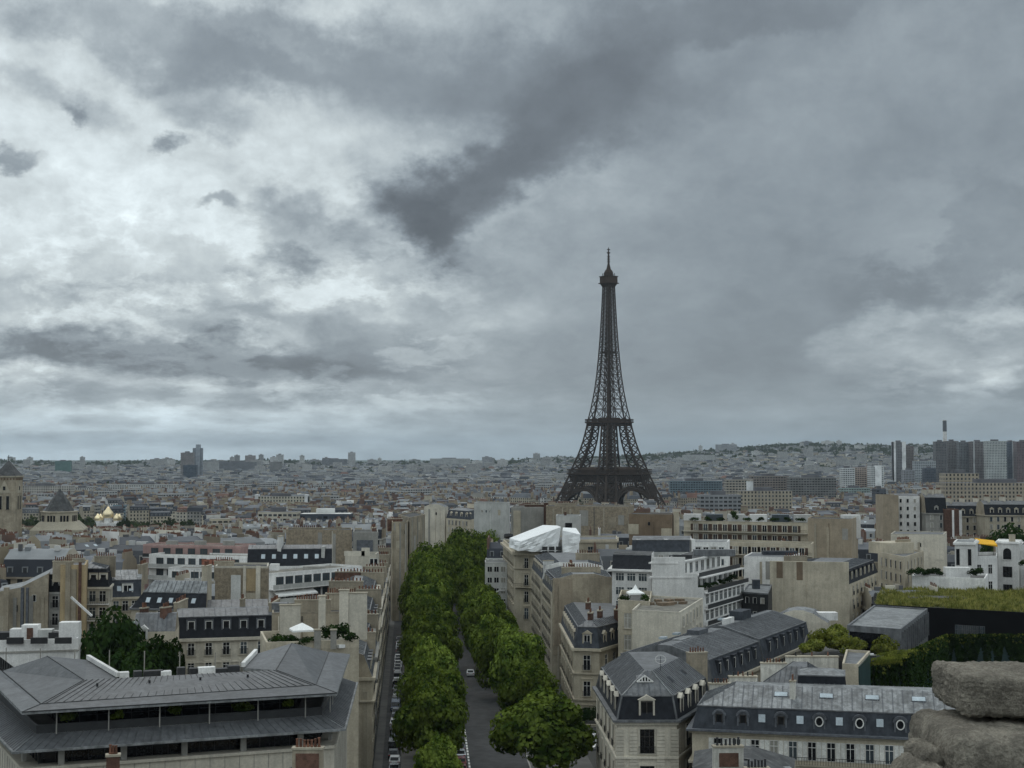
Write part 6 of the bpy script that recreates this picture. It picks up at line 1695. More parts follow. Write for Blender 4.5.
# --- white villa with arches and a yellow awning
vz = zat(552, 411)
v1 = Bld('villa', 'white villa tower with an arched loggia and tall dark openings', [(xat(996, 408), 408), (xat(1019, 404), 404), (xat(1022, 416), 416), (xat(999, 420), 420)], -7, zat(543, 406), near=True)
v1.wall('white'); v1.band(v1.h - .2, .35, .25, 'white'); v1.flat('pavement', 0.4, .3, 'white')
def arch_open(w, h_):
    def f():
        b = MB(); n = 8; r = w / 2
        pts = [(-r, 0), (r, 0)] + [(r * math.cos(math.pi * i / n), h_ - r + r * math.sin(math.pi * i / n)) for i in range(n + 1)]
        b.solid([(x, -0.05, z) for x, z in pts], [tuple(range(len(pts)))], 'glass_dark')
        for i in range(2, len(pts) - 1): b.bar((pts[i][0], -.05, pts[i][1]), (pts[i + 1][0], -.05, pts[i + 1][1]), 0.25, 'white')
        for s in (-1, 1): b.bar((s * r, -.05, 0), (s * r, -.05, h_ - r), 0.25, 'white')
        b.box(-r, -.2, -.15, r, 0, 0.02, 'white')
        for i in range(9): b.bar((-r + w * i / 8, -.12, 0), (-r + w * i / 8, -.12, .9), .05, 'iron_railing')
        b.bar((-r, -.12, .9), (r, -.12, .9), .08, 'iron_railing')
        return b.mesh('window')
    return cached(('arch', w, h_), f)
a_, d_, Ln = v1.edge(0)
v1.put('window', arch_open(2.6, 3.3), 0, Ln / 2, v1.h - 4.6); v1.put('window', window_one_mesh(2.6, 3.0, 'bare', 'white', 'frame_dark'), 0, Ln / 2, v1.h - 9.6); v1.put('window', window_one_mesh(2.6, 3.4, 'bare', 'white', 'frame_dark'), 0, Ln / 2, v1.h - 15)
v1.boxpart('chimney', 0.3, -2, v1.h, 1.4, 1.4, 2.0, 'cream', 0, 'cream')
v2 = Bld('villa', 'white wing at the frame edge next to the arched loggia tower', [(xat(1019.5, 410), 410), (xat(1060, 406), 406), (xat(1062, 420), 420), (xat(1023, 424), 424)], -7, zat(546, 410)); v2.wall('white'); v2.flat('pavement', .4, .3, 'white'); v2.windows(0, 4, 5, 1.0, 2.4, 'bare', zt=1.2, st=4.4)
v3 = Bld('villa', 'small white flat roofed pavilion with narrow dark openings on a terrace', [(xat(955, 388), 388), (xat(975, 386), 386), (xat(978, 398), 398), (xat(957, 400), 400)], -7, zat(543, 387), near=True)
v3.wall('white'); v3.band(v3.h - .5, .5, .4, 'white'); v3.flat('zinc_pale', .3, .3, 'white')
for u in (.8, 3.8): v3.put('window', window_one_mesh(.9, 4.4, 'bare', 'white', 'frame_dark'), 0, u, v3.h - 6.0)
v3.put('window', window_one_mesh(.9, 4.4, 'bare', 'white', 'frame_dark'), 3, 6, v3.h - 6)
v4 = Bld('villa', 'white villa front with three dark windows under the yellow awning', [(xat(972, 394), 394), (xat(997, 396), 396), (xat(998, 412), 412), (xat(973, 410), 410)], -7, zat(559, 396), near=True)
v4.wall('white'); v4.flat('pavement', .9, .25, 'white'); v4.windows(0, 2, 3, 1.3, 2.6, 'bare', zt=1.4, st=4.6)
v5 = Bld('low_building', 'long low white garden wall block with planted troughs', [(xat(912, 362), 362), (xat(985, 354), 354), (xat(988, 368), 368), (xat(916, 376), 376)], -6, zat(579, 358), near=True)
v5.wall('white'); v5.flat('pavement', .5, .3, 'white'); v5.boxpart('roof_box', 0.8, -3.0, v5.h, 6, 3, 2.6, 'white', -6)
for k, (px, l) in enumerate(((915, 'at the far end'), (922, 'second from the far end'), (930, 'third from the far end'), (938, 'beside the white roof box'), (972, 'just past the white roof box'), (980, 'at the villa corner'))):
    tree('terrace_shrub', xat(px, 360, 20), 361, v5.h + v5.z0 + .1, 2.6, 1.7, 'dark bushy shrub on the low white garden wall, ' + l, CRB, 'shrubs on the villa garden wall', k, 'shrub', False)
aw = empty('awning', (xat(986, 402, 27), 402, zat(559, 396)), -0.1, 'bright yellow awning stretched over the villa terrace', 'awning')
b = MB(); b.solid([(-2.6, -2.2, 4.0), (2.6, -2.2, 3.6), (2.6, 2.2, 4.6), (-2.6, 2.2, 5.2), (-2.6, -2.2, 3.9), (2.6, -2.2, 3.1), (2.6, 2.2, 4.5), (-2.6, 2.2, 5.1)], [(0, 1, 2, 3), (4, 5, 1, 0), (5, 6, 2, 1), (6, 7, 3, 2), (7, 4, 0, 3), (7, 6, 5, 4)], 'awning_yellow'); b.build('canvas', aw)
for sx in (-1, 1):
    b = MB(); b.tube((sx * 2.5, -2.1, 0), (sx * 2.5, -2.1, 3.7), .05, .05, 'dark_metal', 6); b.tube((sx * 2.5, 2.1, 0), (sx * 2.5, 2.1, 4.6), .05, .05, 'dark_metal', 6); b.build('post', aw)
for k, px in enumerate((979, 985, 991)): tree('terrace_shrub', xat(px, 400, 26), 364.5, zat(559, 396), 2.4, 1.5, 'dark shrub under the yellow awning, ' + ('beside the pavilion', 'in the middle', 'beside the arched tower')[k], CRB, None, k, 'shrub', False)
keep(908, 1024, 592, 354)
v6 = Bld('apartment_building', 'blank pale yellow gable standing behind the low villa wall', [(xat(891, 440), 440), (xat(944, 436), 436), (xat(947, 452), 452), (xat(895, 456), 456)], -8, zat(535, 438)); v6.wall('pale'); v6.flat('zinc', .3); v6.flues(0, 3, 3); v6.boxpart('chimney', -4, -6, v6.h - 4, 4, 2, 3, 'cream')
v7 = Bld('apartment_building', 'cream terraced house with long stone balustrade stepping towards the villa', [(xat(878, 392), 392), (xat(905, 372), 372), (xat(924, 396), 396), (xat(896, 416), 416)], -7, zat(556, 384)); v7.wall('cream'); v7.flat('zinc', .6, .3, 'cream'); v7.windows(0, 5, 4, 1.2, 2.2, 'plain', st=3.4); v7.windows(1, 5, 4, 1.2, 2.2, 'plain', st=3.4); v7.boxpart('roof_storey', -2, 2, v7.h, 9, 8, 3.0, 'cream', 30); v7.chimney(1, 1, 5, 30, .8, 3.6, pots=8)
keep(876, 946, 582, 372)
keep(984, 1024, 548, 470)
tree('garden_tree', xat(1006, 470, 20), 470, -9, 36, 9.5, 'large dark tree rising behind the yellow awning at the frame edge', CRD, None, 1)
# ------------------------------------------------------------------ weathered stones on the arch's own parapet
def rock(name, px0, px1, py0, py1, y, dep, seed, label, round_=0.28, tilt=0.0):
    ym = y + dep * .88; a = Vector((xat(px0, ym, zat(py1, y)), y, zat(py1, y))); c = Vector((xat(px1, ym, zat(py0, ym)), y, zat(py0, ym)))
    w, h = c.x - a.x, c.z - a.z
    rnd = np.random.default_rng(seed)
    nx, ny, nz = 64, 30, 40
    # a cube's surface grid, rounded, then roughened
    V, Fc, idx = [], [], {}
    def vid(i, j, k):
        if (i, j, k) not in idx: idx[(i, j, k)] = len(V); V.append((i / nx - .5, j / ny - .5, k / nz - .5))
        return idx[(i, j, k)]
    for (N1, N2, fn) in ((nx, nz, lambda p, q, e: (p, 0 if e else ny, q)), (ny, nz, lambda p, q, e: (0 if e else nx, p, q)), (nx, ny, lambda p, q, e: (p, q, 0 if e else nz))):
        for e in (0, 1):
            for p in range(N1):
                for q in range(N2): Fc.append([vid(*fn(p, q, e)), vid(*fn(p + 1, q, e)), vid(*fn(p + 1, q + 1, e)), vid(*fn(p, q + 1, e))])
    P = np.array(V); dim = np.array([w, dep, h]); r = round_ * h
    X = P * dim; inner = np.clip(X, -(dim / 2 - r), dim / 2 - r); dlt = X - inner; ln = np.maximum(np.linalg.norm(dlt, axis=1), 1e-9)
    X = np.where((np.linalg.norm(dlt, axis=1) > 1e-6)[:, None], inner + dlt / ln[:, None] * r, X)
    N_ = dlt / ln[:, None]
    disp = np.zeros(len(X))
    for o in range(26):
        k = rnd.normal(size=3) * (4.5 * 1.22 ** o); ph = rnd.uniform(0, 6.28); disp += np.sin(X @ k + ph + 1.5 * np.sin(X @ (k[::-1] * .6) + ph)) * 0.0016 * 0.98 ** o
    X = X + N_ * disp[:, None]
    me = bpy.data.meshes.new(name); me.from_pydata(X.tolist(), [], Fc); me.materials.append(_M['arch_stone'])
    me.polygons.foreach_set('use_smooth', [True] * len(Fc)); me.update()
    bm = __import__('bmesh').new(); bm.from_mesh(me); __import__('bmesh').ops.recalc_face_normals(bm, faces=bm.faces); bm.to_mesh(me); bm.free()
    o = link(name, me, None, (a.x + w / 2, y + dep / 2, a.z + h / 2)); o.rotation_euler = (0, tilt, 0)
    return tag(o, label, 'stone')
rock('weathered_stone', 934, 1110, 664, 719, 6.2, 0.5, 3, 'upper weathered grey-brown stone block with a rounded end, on the parapet', 0.22, R(1.2))
rock('weathered_stone', 912, 1110, 711, 880, 5.9, 0.7, 5, 'lower, larger weathered stone block under the other one', 0.15, R(0.8))
rock('weathered_stone', 888, 935, 752, 830, 5.8, 0.45, 7, 'small broken stone lump at the foot of the two weathered blocks', 0.4)
rock('weathered_stone', 904, 930, 737, 775, 6.0, 0.3, 9, 'little stone shard wedged beside the lower weathered block', 0.45)

# ------------------------------------------------------------------ roofs peeping in along the bottom edge
b1 = Bld('low_building', 'grey felt roof with two white brick-faced chimneys at the bottom of the view', [(xat(690, 146), 146), (xat(792, 143), 143), (xat(795, 160), 160), (xat(694, 164), 164)], -1, zat(768, 144) - 2.4, near=True)
b1.wall('cream'); b1.roof([(1.9, 8.0, 'bitumen')])
for px, py, y_, L_ in ((728, 743, 147, 3.0), (757, 765, 144, 2.4)):
    z_ = zat(py, y_) - b1.z0; o = b1.chimney(xat(px, y_, 18) - b1.c[0], y_ - b1.c[1], L_, 4, 0.9, z_ - b1.h - 0.4, z=b1.h, m='mortar_white', pots=6, potm='dark_metal', sunk=3)
    b = MB(); b.box(-L_ * .33, -0.5, z_ - b1.h - 2.3, L_ * .33, -0.452, z_ - b1.h - .9, 'brick'); b.build('brick_patch', o)
for x, y_ in ((-1.5, -6), (3.5, -6.5), (0, -3)): b1.boxpart('roof_vent', x, y_, b1.h + .8, .7, .7, 1.1, 'zinc_pale', 10)
b2 = Bld('low_building', 'low roof with a brick chimney and red pots in front of the office block', [(xat(250, 124), 124), (xat(352, 124), 124), (xat(352, 134), 134), (xat(252, 134), 134)], -1, zat(800, 124), near=True)
b2.wall('cream'); b2.roof([(1.4, 4.5, 'zinc')], seams=.8)
z_ = zat(749, 125) - b2.z0
o = b2.chimney(xat(308, 125, 24) - b2.c[0], 125 - b2.c[1], 2.6, 0, .8, z_ - b2.h, z=b2.h, m='party', pots=7, sunk=2)
b = MB(); b.box(-1.0, -.46, z_ - b2.h - 1.6, 1.0, -.402, z_ - b2.h - .3, 'brick'); b.build('brick_patch', o)
b2.boxpart('roof_box', xat(341, 126, 24) - b2.c[0], 126 - b2.c[1], b2.h, 1.8, 1.6, 1.2, 'dark_metal')
b3 = Bld('low_building', 'small roof with one narrow brick chimney below the office glazing', [(xat(70, 122), 122), (xat(150, 122), 122), (xat(150, 130), 130), (xat(70, 130), 130)], -1, zat(810, 122), near=True)
b3.wall('cream'); b3.roof([(1.2, 3.5, 'zinc')], seams=.8)
z_ = zat(756, 123) - b3.z0
b3.chimney(xat(113, 123, 24) - b3.c[0], 123 - b3.c[1], 1.1, 15, .7, z_ - b3.h, z=b3.h, m='brick', pots=3, sunk=2)

# ------------------------------------------------------------------ avenue trees
def plane_row(pts, group, labf):
    for k, (y_, off, hh, r_) in enumerate(pts):
        x_, yy = ave(y_, off)
        tree('plane_tree', x_, yy, gz(x_, yy), hh, r_ * .91, labf(k, len(pts)), CR, group, k)
ORD = ['first', 'second', 'third', 'fourth', 'fifth', 'sixth', 'seventh', 'eighth', 'ninth', 'tenth', 'eleventh', 'twelfth', 'thirteenth', 'fourteenth', 'fifteenth', 'sixteenth', 'seventeenth', 'eighteenth', 'nineteenth', 'twentieth']
LT = [(214, -6.7, 9.5, 4.0), (230, -7.7, 14.0, 6.4), (245, -7.1, 15.0, 6.2), (262, -8.0, 14.0, 5.8), (279, -7.3, 16.0, 6.8), (297, -8.3, 14.5, 6.0), (315, -7.7, 16.5, 7.0), (335, -8.7, 14.5, 6.2), (354, -7.5, 18.0, 8.0), (376, -9.7, 16.0, 6.8), (396, -7.7, 18.5, 7.4), (418, -9.3, 20.0, 7.6), (438, -7.7, 22.0, 8.0), (458, -9.6, 23.0, 7.8), (478, -7.0, 25.0, 8.4)]
plane_row(LT, 'plane trees between the side lane and the road', lambda k, n: 'green plane tree between side lane and road, ' + ORD[k] + ' from the picture bottom')
RT = [(225, 9.6, 14.3, 9.0), (266, 10.5, 12.5, 6.0), (286, 9.4, 17.0, 6.4), (306, 7.6, 15.5, 6.2), (328, 6.6, 16.0, 7.0), (350, 6.2, 17.5, 7.6), (374, 7.2, 16.5, 6.8), (398, 6.2, 17.0, 7.2), (424, 7.0, 17.0, 7.0), (450, 6.2, 17.5, 7.2), (474, 5.6, 17.5, 7.4)]
plane_row(RT, 'plane trees on the wide pavement', lambda k, n: 'green plane tree on the wide pavement, ' + ('large round and ' if k == 0 else '') + ORD[k] + ' counted from the zebra crossing')
FT = [(xat(px, y_), y_, zat(py, y_) - gz(0, y_), r_) for px, y_, py, r_ in ((433, 500, 552, 7.5), (452, 496, 548, 8), (470, 506, 546, 8), (489, 510, 552, 7), (444, 540, 540, 8), (462, 548, 534, 9), (480, 552, 534, 8.5), (495, 545, 537, 7.5), (430, 548, 546, 7.5), (466, 590, 529, 9), (485, 595, 531, 8))]
for k, (x_, y_, hh, r_) in enumerate(FT):
    tree('plane_tree', x_, y_, gz(x_, y_), hh, r_, 'plane tree in the avenue bend clump, ' + ['beside the windowless grey bays', 'at the mouth of the road', 'over the white stair house', 'beside the tarpaulin house', 'deep green one behind the grey bays', 'in the middle of the clump', 'behind the white stair house', 'touching the tarpaulin house wall', 'half hidden by the grey bays', 'highest at the back', 'at the back below the three-window house'][k], CR, 'plane trees in the clump at the bend', k)

# ------------------------------------------------------------------ cars
def car_meshes(paint, kind):
    def body():
        b = MB(); L_, W2 = (4.3, .88) if kind != 'van' else (5.0, .98)
        if kind == 'van': prof = [(-L_/2, .35), (L_/2, .35), (L_/2, .95), (L_/2 - .35, 1.15), (L_/2 - 1.1, 1.95), (-L_/2 + .1, 2.0), (-L_/2, .9)]
        else: prof = [(-L_/2, .32), (L_/2, .32), (L_/2, .70), (L_/2 - .95, .92), (L_/2 - 1.75, 1.42), (-L_/2 + .75, 1.46), (-L_/2 + .12, .98), (-L_/2, .85)]
        n = len(prof); vs = []
        for s in (-1, 1):
            for x, z in prof: vs.append((s * (W2 if z < 1.0 else W2 * .82), x, z))
        b.solid(vs, [tuple(range(n))[::-1], tuple(range(n, 2 * n))] + [(i, (i + 1) % n, n + (i + 1) % n, n + i) for i in range(n)], paint)
        return b.mesh('body')
    def glass():
        b = MB(); L_, W2 = (4.3, .88) if kind != 'van' else (5.0, .98)
        if kind == 'van':
            q = [(L_/2 - .40, 1.22), (L_/2 - 1.05, 1.88)]; sd = [(L_/2 - .7, 1.2), (L_/2 - 1.2, 1.75), (L_/2 - 2.0, 1.78), (L_/2 - 2.0, 1.2)]; rr = [(-L_/2 - .01, 1.2), (-L_/2 + .07, 1.8)]
        else:
            q = [(L_/2 - 1.02, .98), (L_/2 - 1.70, 1.39)]; sd = [(L_/2 - 1.15, .98), (L_/2 - 1.8, 1.36), (-L_/2 + .85, 1.4), (-L_/2 + .35, 1.02)]; rr = [(-L_/2 + .16, 1.04), (-L_/2 + .68, 1.42)]
        e = .03; w = W2 * .76
        b.face([(-w, q[0][0] + e, q[0][1] + e), (-w, q[1][0] + e, q[1][1] + e), (w, q[1][0] + e, q[1][1] + e), (w, q[0][0] + e, q[0][1] + e)], 'glass_dark')
        b.face([(-w, rr[0][0] - e, rr[0][1] + e), (w, rr[0][0] - e, rr[0][1] + e), (w, rr[1][0] - e, rr[1][1] + e), (-w, rr[1][0] - e, rr[1][1] + e)], 'glass_dark')
        for s in (-1, 1): b.face([(s * (W2 * .82 + .05 + (.03 if z < 1.2 else 0)), x, z) for x, z in sd], 'glass_dark')
        return b.mesh('windows')
    def wheel():
        b = MB(); b.tube((-.1, 0, 0), (.1, 0, 0), .33, .33, 'tyre', 12); b.tube((-.11, 0, 0), (.11, 0, 0), .18, .18, 'car_silver', 8); return b.mesh('wheel')
    def light(m):
        b = MB(); b.box(-.18, -.04, -.07, .18, .04, .07, m); return b.mesh('light')
    return cached(('cb', paint, kind), body), cached(('cg', kind), glass), cached('cw', wheel), cached('hl', lambda: light('canvas_white')), cached('tl', lambda: light('lamp_red'))
def car(x, y, z, rz, paint, kind, label, group=None, name='parked_car'):
    bo, gl, wh, hl, tl = car_meshes(paint, kind)
    t = empty(name, (x, y, z), rz, label, 'van' if kind == 'van' else 'car', group)
    L_ = 4.3 if kind != 'van' else 5.0
    link('body', bo, t); link('window', gl, t)
    for sx in (-.76, .76):
        for sy in (-1.35, 1.35): link('wheel', wh, t, (sx, sy, .33))
        link('headlight', hl, t, (sx * .8, L_ / 2, .66)); link('tail_light', tl, t, (sx * .85, -L_ / 2, .8))
    return t
AR = math.atan(0.0573)
PAINT = ['car_white', 'car_black', 'car_grey', 'car_silver', 'car_white', 'car_black', 'car_blue', 'car_grey', 'car_silver', 'car_black', 'car_white', 'car_red', 'car_grey']
NM = {'car_white': 'white', 'car_black': 'black', 'car_grey': 'dark grey', 'car_silver': 'silver', 'car_blue': 'navy blue', 'car_red': 'dark red'}
rnd = random.Random(12)
for row, (off, y0, y1, where, dz) in enumerate([(-13.6, 226, 420, 'on the narrow side lane', .03), (-2.9, 219, 275, 'along the white dashed line', .03)]):
    y_, k, cnt = y0, 0, {}
    while y_ < y1:
        p = rnd.choice(PAINT); kd = 'van' if rnd.random() < .14 else 'car'
        cnt[(p, kd)] = cnt.get((p, kd), 0) + 1
        x_, yy = ave(y_, off + rnd.uniform(-.15, .15) + (0 if row else SW(y_)))
        n_ = cnt[(p, kd)]
        car(x_, yy, gz(x_, yy) + dz, AR + rnd.uniform(-.03, .03) + (0 if row else math.pi * (rnd.random() < .3)), p, kd,
            '%s %s parked %s, %s of that colour up the row' % (NM[p], 'van' if kd == 'van' else 'car', where, ORD[n_ - 1]), 'cars parked ' + where)
        y_ += 5.3 + rnd.random() * 1.2 + (0.8 if kd == 'van' else 0); k += 1
x_, yy = ave(340, 1.6)
car(x_, yy, gz(x_, yy) + .024, AR, 'car_white', 'car', 'white car driving alone in the middle of the avenue', None, 'moving_car')
x_, yy = ave(441, 0.5)
car(x_, yy, gz(x_, yy) + .024, AR, 'car_grey', 'car', 'dark grey car far up the avenue under the tree crowns', None, 'moving_car')
for k, (px, y_) in enumerate(((588, 256), (595, 258.5))):
    x_ = xat(px, y_, 0); car(x_, y_, gz(x_, y_) + .19, 1.2, ['car_white', 'car_grey'][k], 'car', ['white', 'grey'][k] + ' car standing on the side street by the zebra crossing', None)
# ------------------------------------------------------------------ lamp posts of the avenue
for k, y_ in enumerate((250, 284, 318, 352)):
    x_, yy = ave(y_, -4.9); t = empty('street_lamp', (x_, yy, gz(x_, yy) + .14), 0, 'slim dark street lamp at the kerb among the plane trees, ' + ORD[k] + ' up the avenue', 'street lamp', 'street lamps of the avenue')
    b = MB(); b.tube((0, 0, 0), (0, 0, 1), .14, .1, 'iron_railing'); b.tube((0, 0, 1), (0, 0, 8.5), .08, .05, 'iron_railing'); b.bar((0, 0, 8.4), (1.6, 0, 8.8), .08, 'iron_railing'); b.build('post', t)
    b = MB(); b.solid([(1.2, -.14, 8.65), (2.0, -.14, 8.75), (2.0, .14, 8.75), (1.2, .14, 8.65), (1.3, -.1, 8.82), (1.9, -.1, 8.88), (1.9, .1, 8.88), (1.3, .1, 8.82)], [(0, 1, 5, 4), (1, 2, 6, 5), (2, 3, 7, 6), (3, 0, 4, 7), (4, 5, 6, 7), (3, 2, 1, 0)], 'greywhite'); b.build('lantern', t)
# ------------------------------------------------------------------ landmarks further off
# church belfry and lantern drum
cy_ = 720.0
zt_ = lambda py, y: zat(py, y)
cx0, cx1 = xat(-3, cy_), xat(18.5, cy_); w_ = (cx1 - cx0)
ch = empty('church_belfry', ((cx0 + cx1) / 2, cy_, -14), 0, 'square stone church belfry with paired openings and pointed roof at the picture edge', 'church tower')
hw = w_ / 2
H1, H2, H3 = zt_(536, cy_) + 14, zt_(477, cy_) + 14, zt_(461, cy_) + 14
b = MB(); b.box(-hw, -hw, 0, hw, hw, H2, 'party'); b.build('wall', ch)
b = MB(); b.box(-hw - .5, -hw - .5, H2, hw + .5, hw + .5, H2 + .6, 'stone'); b.build('cornice', ch)
b = MB(); b.frustum([(-hw, -hw, H2 + .6), (hw, -hw, H2 + .6), (hw, hw, H2 + .6), (-hw, hw, H2 + .6)], [(-.3, -.3, H3), (.3, -.3, H3), (.3, .3, H3), (-.3, .3, H3)], 'bitumen'); b.build('roof', ch)
for fx in range(4):
    g_ = fx * math.pi / 2
    for x_ in (-.17, .17):
        b = MB(); b.box(-.75, -.25, 0, .75, .05, 6.2, 'glass_dark'); n = 6; b.solid([(.75 * math.cos(math.pi * i / n), -.25, 6.2 + .75 * math.sin(math.pi * i / n)) for i in range(n + 1)], [tuple(range(n + 1))], 'glass_dark'); ring(b, 1.5, 6.6, .35, -.45, 0, 'stone')
        v = Matrix.Rotation(g_, 3, 'Z') @ Vector((x_ * w_, -hw, H2 - 16)); b.build('window', ch, v, g_)
    b = MB(); b.solid([(-3.2, -.3, 0), (3.2, -.3, 0), (0, -.3, 6.5), (-3.2, .1, 0), (3.2, .1, 0), (0, .1, 6.5)], [(0, 1, 2), (1, 4, 5, 2), (3, 0, 2, 5)], 'stone'); b.box(-.6, -.4, 1.5, .6, -.28, 3.4, 'glass_dark'); v = Matrix.Rotation(g_, 3, 'Z') @ Vector((0, -hw, H2 - 8)); b.build('gable', ch, v, g_)
    for k in range(7):
        b = MB(); b.box(-.35, -.3, 0, .35, 0, 1.0, 'brown'); v = Matrix.Rotation(g_, 3, 'Z') @ Vector((-hw + w_ * (k + .5) / 7, -hw, H2 - 1.4)); b.build('arcade', ch, v, g_)
b = MB(); b.bar((0, 0, H3), (0, 0, H3 + 3), .25, 'dark_metal'); b.bar((-.8, 0, H3 + 2), (.8, 0, H3 + 2), .22, 'dark_metal'); b.build('cross', ch)
dy = 735.0; dcx = (xat(42, dy) + xat(77, dy)) / 2; dr = (xat(77, dy) - xat(42, dy)) / 2
dm = empty('church_drum', (dcx, dy, -14), .2, 'octagonal stone church drum under a dark pointed roof beside the belfry', 'church')
D1, D2, D3 = zt_(529, dy) + 14, zt_(512, dy) + 14, zt_(489, dy) + 14
b = MB(); n = 8; b.lathe([(dr, 0), (dr, D2)], 'stone', 8); b.lathe([(dr + .6, D2), (dr + .6, D2 + .5), (dr, D2 + .5)], 'stone', 8); b.build('wall', dm)
b = MB(); b.lathe([(dr * .82, D2 + .5), (dr * .45, D2 + (D3 - D2) * .55), (.2, D3)], 'bitumen', 8); b.bar((0, 0, D3), (0, 0, D3 + 2.5), .25, 'dark_metal'); b.build('roof', dm)
for k in range(8):
    a_ = 2 * math.pi * (k + .5) / 8
    for q in (-1.6, 0, 1.6):
        b = MB(); b.box(-.5, -.15, 0, .5, .05, 5.6, 'glass_dark'); rr = dr * math.cos(math.pi / 8)
        v = Matrix.Rotation(a_ + math.pi / 2, 3, 'Z') @ Vector((q, -rr, D2 - 7.2)); b.build('window', dm, v, a_ + math.pi / 2)
b = MB(); hw2 = dr * 1.45; b.box(-hw2, -hw2, 0, hw2, hw2, D1, 'stone'); b.frustum([(-hw2, -hw2, D1), (hw2, -hw2, D1), (hw2, hw2, D1), (-hw2, hw2, D1)], [(-dr, -dr, D1 + 4), (dr, -dr, D1 + 4), (dr, dr, D1 + 4), (-dr, dr, D1 + 4)], 'stone'); b.build('nave', dm)
# gilded onion domes
gd = empty('domed_church', (xat(108.5, 1350), 1350, -25), 0, 'white church with a cluster of gilded onion domes among the far trees', 'church')
def onion(x, y, r, z0, z1):
    b = MB(); b.lathe([(r * .72, z0), (r * .95, z0 + r * .3), (r, z0 + r * .65), (r * .85, z0 + r * 1.05), (r * .45, z0 + r * 1.5), (r * .14, z0 + r * 2.0), (.06, z1)], 'gold', 14, (x, y)); b.build('dome', gd, smooth=True)
    b = MB(); b.lathe([(r * .72, -14 + z0), (r * .72, z0)], 'white', 12, (x, y)); b.build('drum', gd)
    b = MB(); b.bar((x, y, z1), (x, y, z1 + 2.4), .25, 'gold'); b.bar((x - .7, y, z1 + 1.5), (x + .7, y, z1 + 1.5), .22, 'gold'); b.build('cross', gd)
zz = lambda py: zat(py, 1350) + 25
onion(0, 0, 5.3, zz(518), zz(508)); onion(-8.8, -3, 3.3, zz(520.5), zz(515.5)); onion(8.8, -3, 3.3, zz(520.5), zz(515.5)); onion(-8.8, 6, 3.0, zz(520.5), zz(516)); onion(8.8, 6, 3.0, zz(520.5), zz(516))
b = MB(); b.box(-12, -8, 0, 12, 9, zz(523), 'white'); b.build('wall', gd)

# ---- meshes that carry a wall tone and a window grid in metres
class TB:
    def __init__(s): s.v, s.f, s.mi, s.tone, s.uv = [], [], [], [], []
    def face(s, pts, mi, tone, uv=None):
        n = len(s.v); s.v.extend(tuple(p) for p in pts); s.f.append(tuple(range(n, n + len(pts)))); s.mi.append(mi); s.tone.append((*tone, 1.0))
        s.uv.extend(uv if uv else [(0.0, 0.0)] * len(pts))
    def walls(s, poly, z0, z1, mi, tone, blank=()):
        n = len(poly)
        for i in range(n):
            a, c = poly[i], poly[(i + 1) % n]; L_ = math.hypot(c[0] - a[0], c[1] - a[1])
            if i in blank: s.face([(*a, z0), (*c, z0), (*c, z1), (*a, z1)], 2, tone); continue
            nu = max(1, round(L_ / 3.0)); u = nu * 3.0
            s.face([(*a, z0), (*c, z0), (*c, z1), (*a, z1)], mi, tone, [(0, 50 * 3.2 - (z1 - z0) - .3), (u, 50 * 3.2 - (z1 - z0) - .3), (u, 50 * 3.2 - .3), (0, 50 * 3.2 - .3)])
    def box(s, x0, y0, z0, x1, y1, z1, mi, tone, rot=None, c=(0, 0)):
        P = [(x0, y0), (x1, y0), (x1, y1), (x0, y1)]
        if rot is not None:
            cs, sn = math.cos(rot), math.sin(rot); P = [(c[0] + x * cs - y * sn, c[1] + x * sn + y * cs) for x, y in P]
        for i in range(4): a, d = P[i], P[(i + 1) % 4]; s.face([(*a, z0), (*d, z0), (*d, z1), (*a, z1)], mi, tone)
        s.face([(*p, z1) for p in P], mi, tone)
    def mesh(s, name, mats):
        me = bpy.data.meshes.new(name); me.from_pydata(s.v, [], s.f)
        for m in mats: me.materials.append(_M[m])
        me.polygons.foreach_set('material_index', s.mi)
        a = me.attributes.new('tone', 'FLOAT_COLOR', 'FACE'); a.data.foreach_set('color', np.array(s.tone, dtype=np.float32).ravel())
        l = me.uv_layers.new(name='UVMap'); l.data.foreach_set('uv', np.array(s.uv, dtype=np.float32).ravel())
        me.update(); return me
MATS = ['far_facade', 'far_block', 'far_roof', 'tower_grid']
def tower(name, px0, px1, py, y, label, tone, dep=18, cat='tower block', mat=3, roof=(.12, .12, .13), extra=None, group=None):
    x0, x1 = xat(px0, y), xat(px1, y); z0 = gz((x0 + x1) / 2, y) - 3; z1 = zat(py, y)
    o = empty(name, ((x0 + x1) / 2, y, z0), 0, label, cat, group); w = (x1 - x0) / 2
    P = [(-w, 0), (w, 0), (w, dep), (-w, dep)]
    t = TB(); t.walls(P, 0, z1 - z0, mat, tone); link('wall', t.mesh('wall', MATS), o)
    t = TB(); t.face([(*p, z1 - z0 + .05) for p in P], 2, roof); t.box(-w * .4, dep * .3, z1 - z0, w * .3, dep * .7, z1 - z0 + 3.0, 2, roof); link('roof', t.mesh('roof', MATS), o)
    for (f0, f1, dz, tn) in extra or ():
        t = TB(); t.box(-w + 2 * w * f0, -1.2, 0, -w + 2 * w * f1, dep * .6, z1 - z0 + dz, 2, tn); link('pier', t.mesh('pier', MATS), o)
    return o
W_, G_, B_ = (.70, .71, .71), (.30, .31, .33), (.16, .14, .14)
FS = 'tower blocks along the river on the far side'
tower('tower_block', 894, 906, 442, 2700, 'slim white tower with two pale piers, first of the riverside high-rises', (.20, .20, .21), extra=[(0, .16, .8, W_), (.68, 1, .6, W_)])
tower('tower_block', 906, 914, 446, 2730, 'brownish slab attached to the slim white tower', (.22, .19, .18))
tower('tower_block', 904, 915, 470, 2600, 'low grey office cube at the foot of the slim white tower', G_)
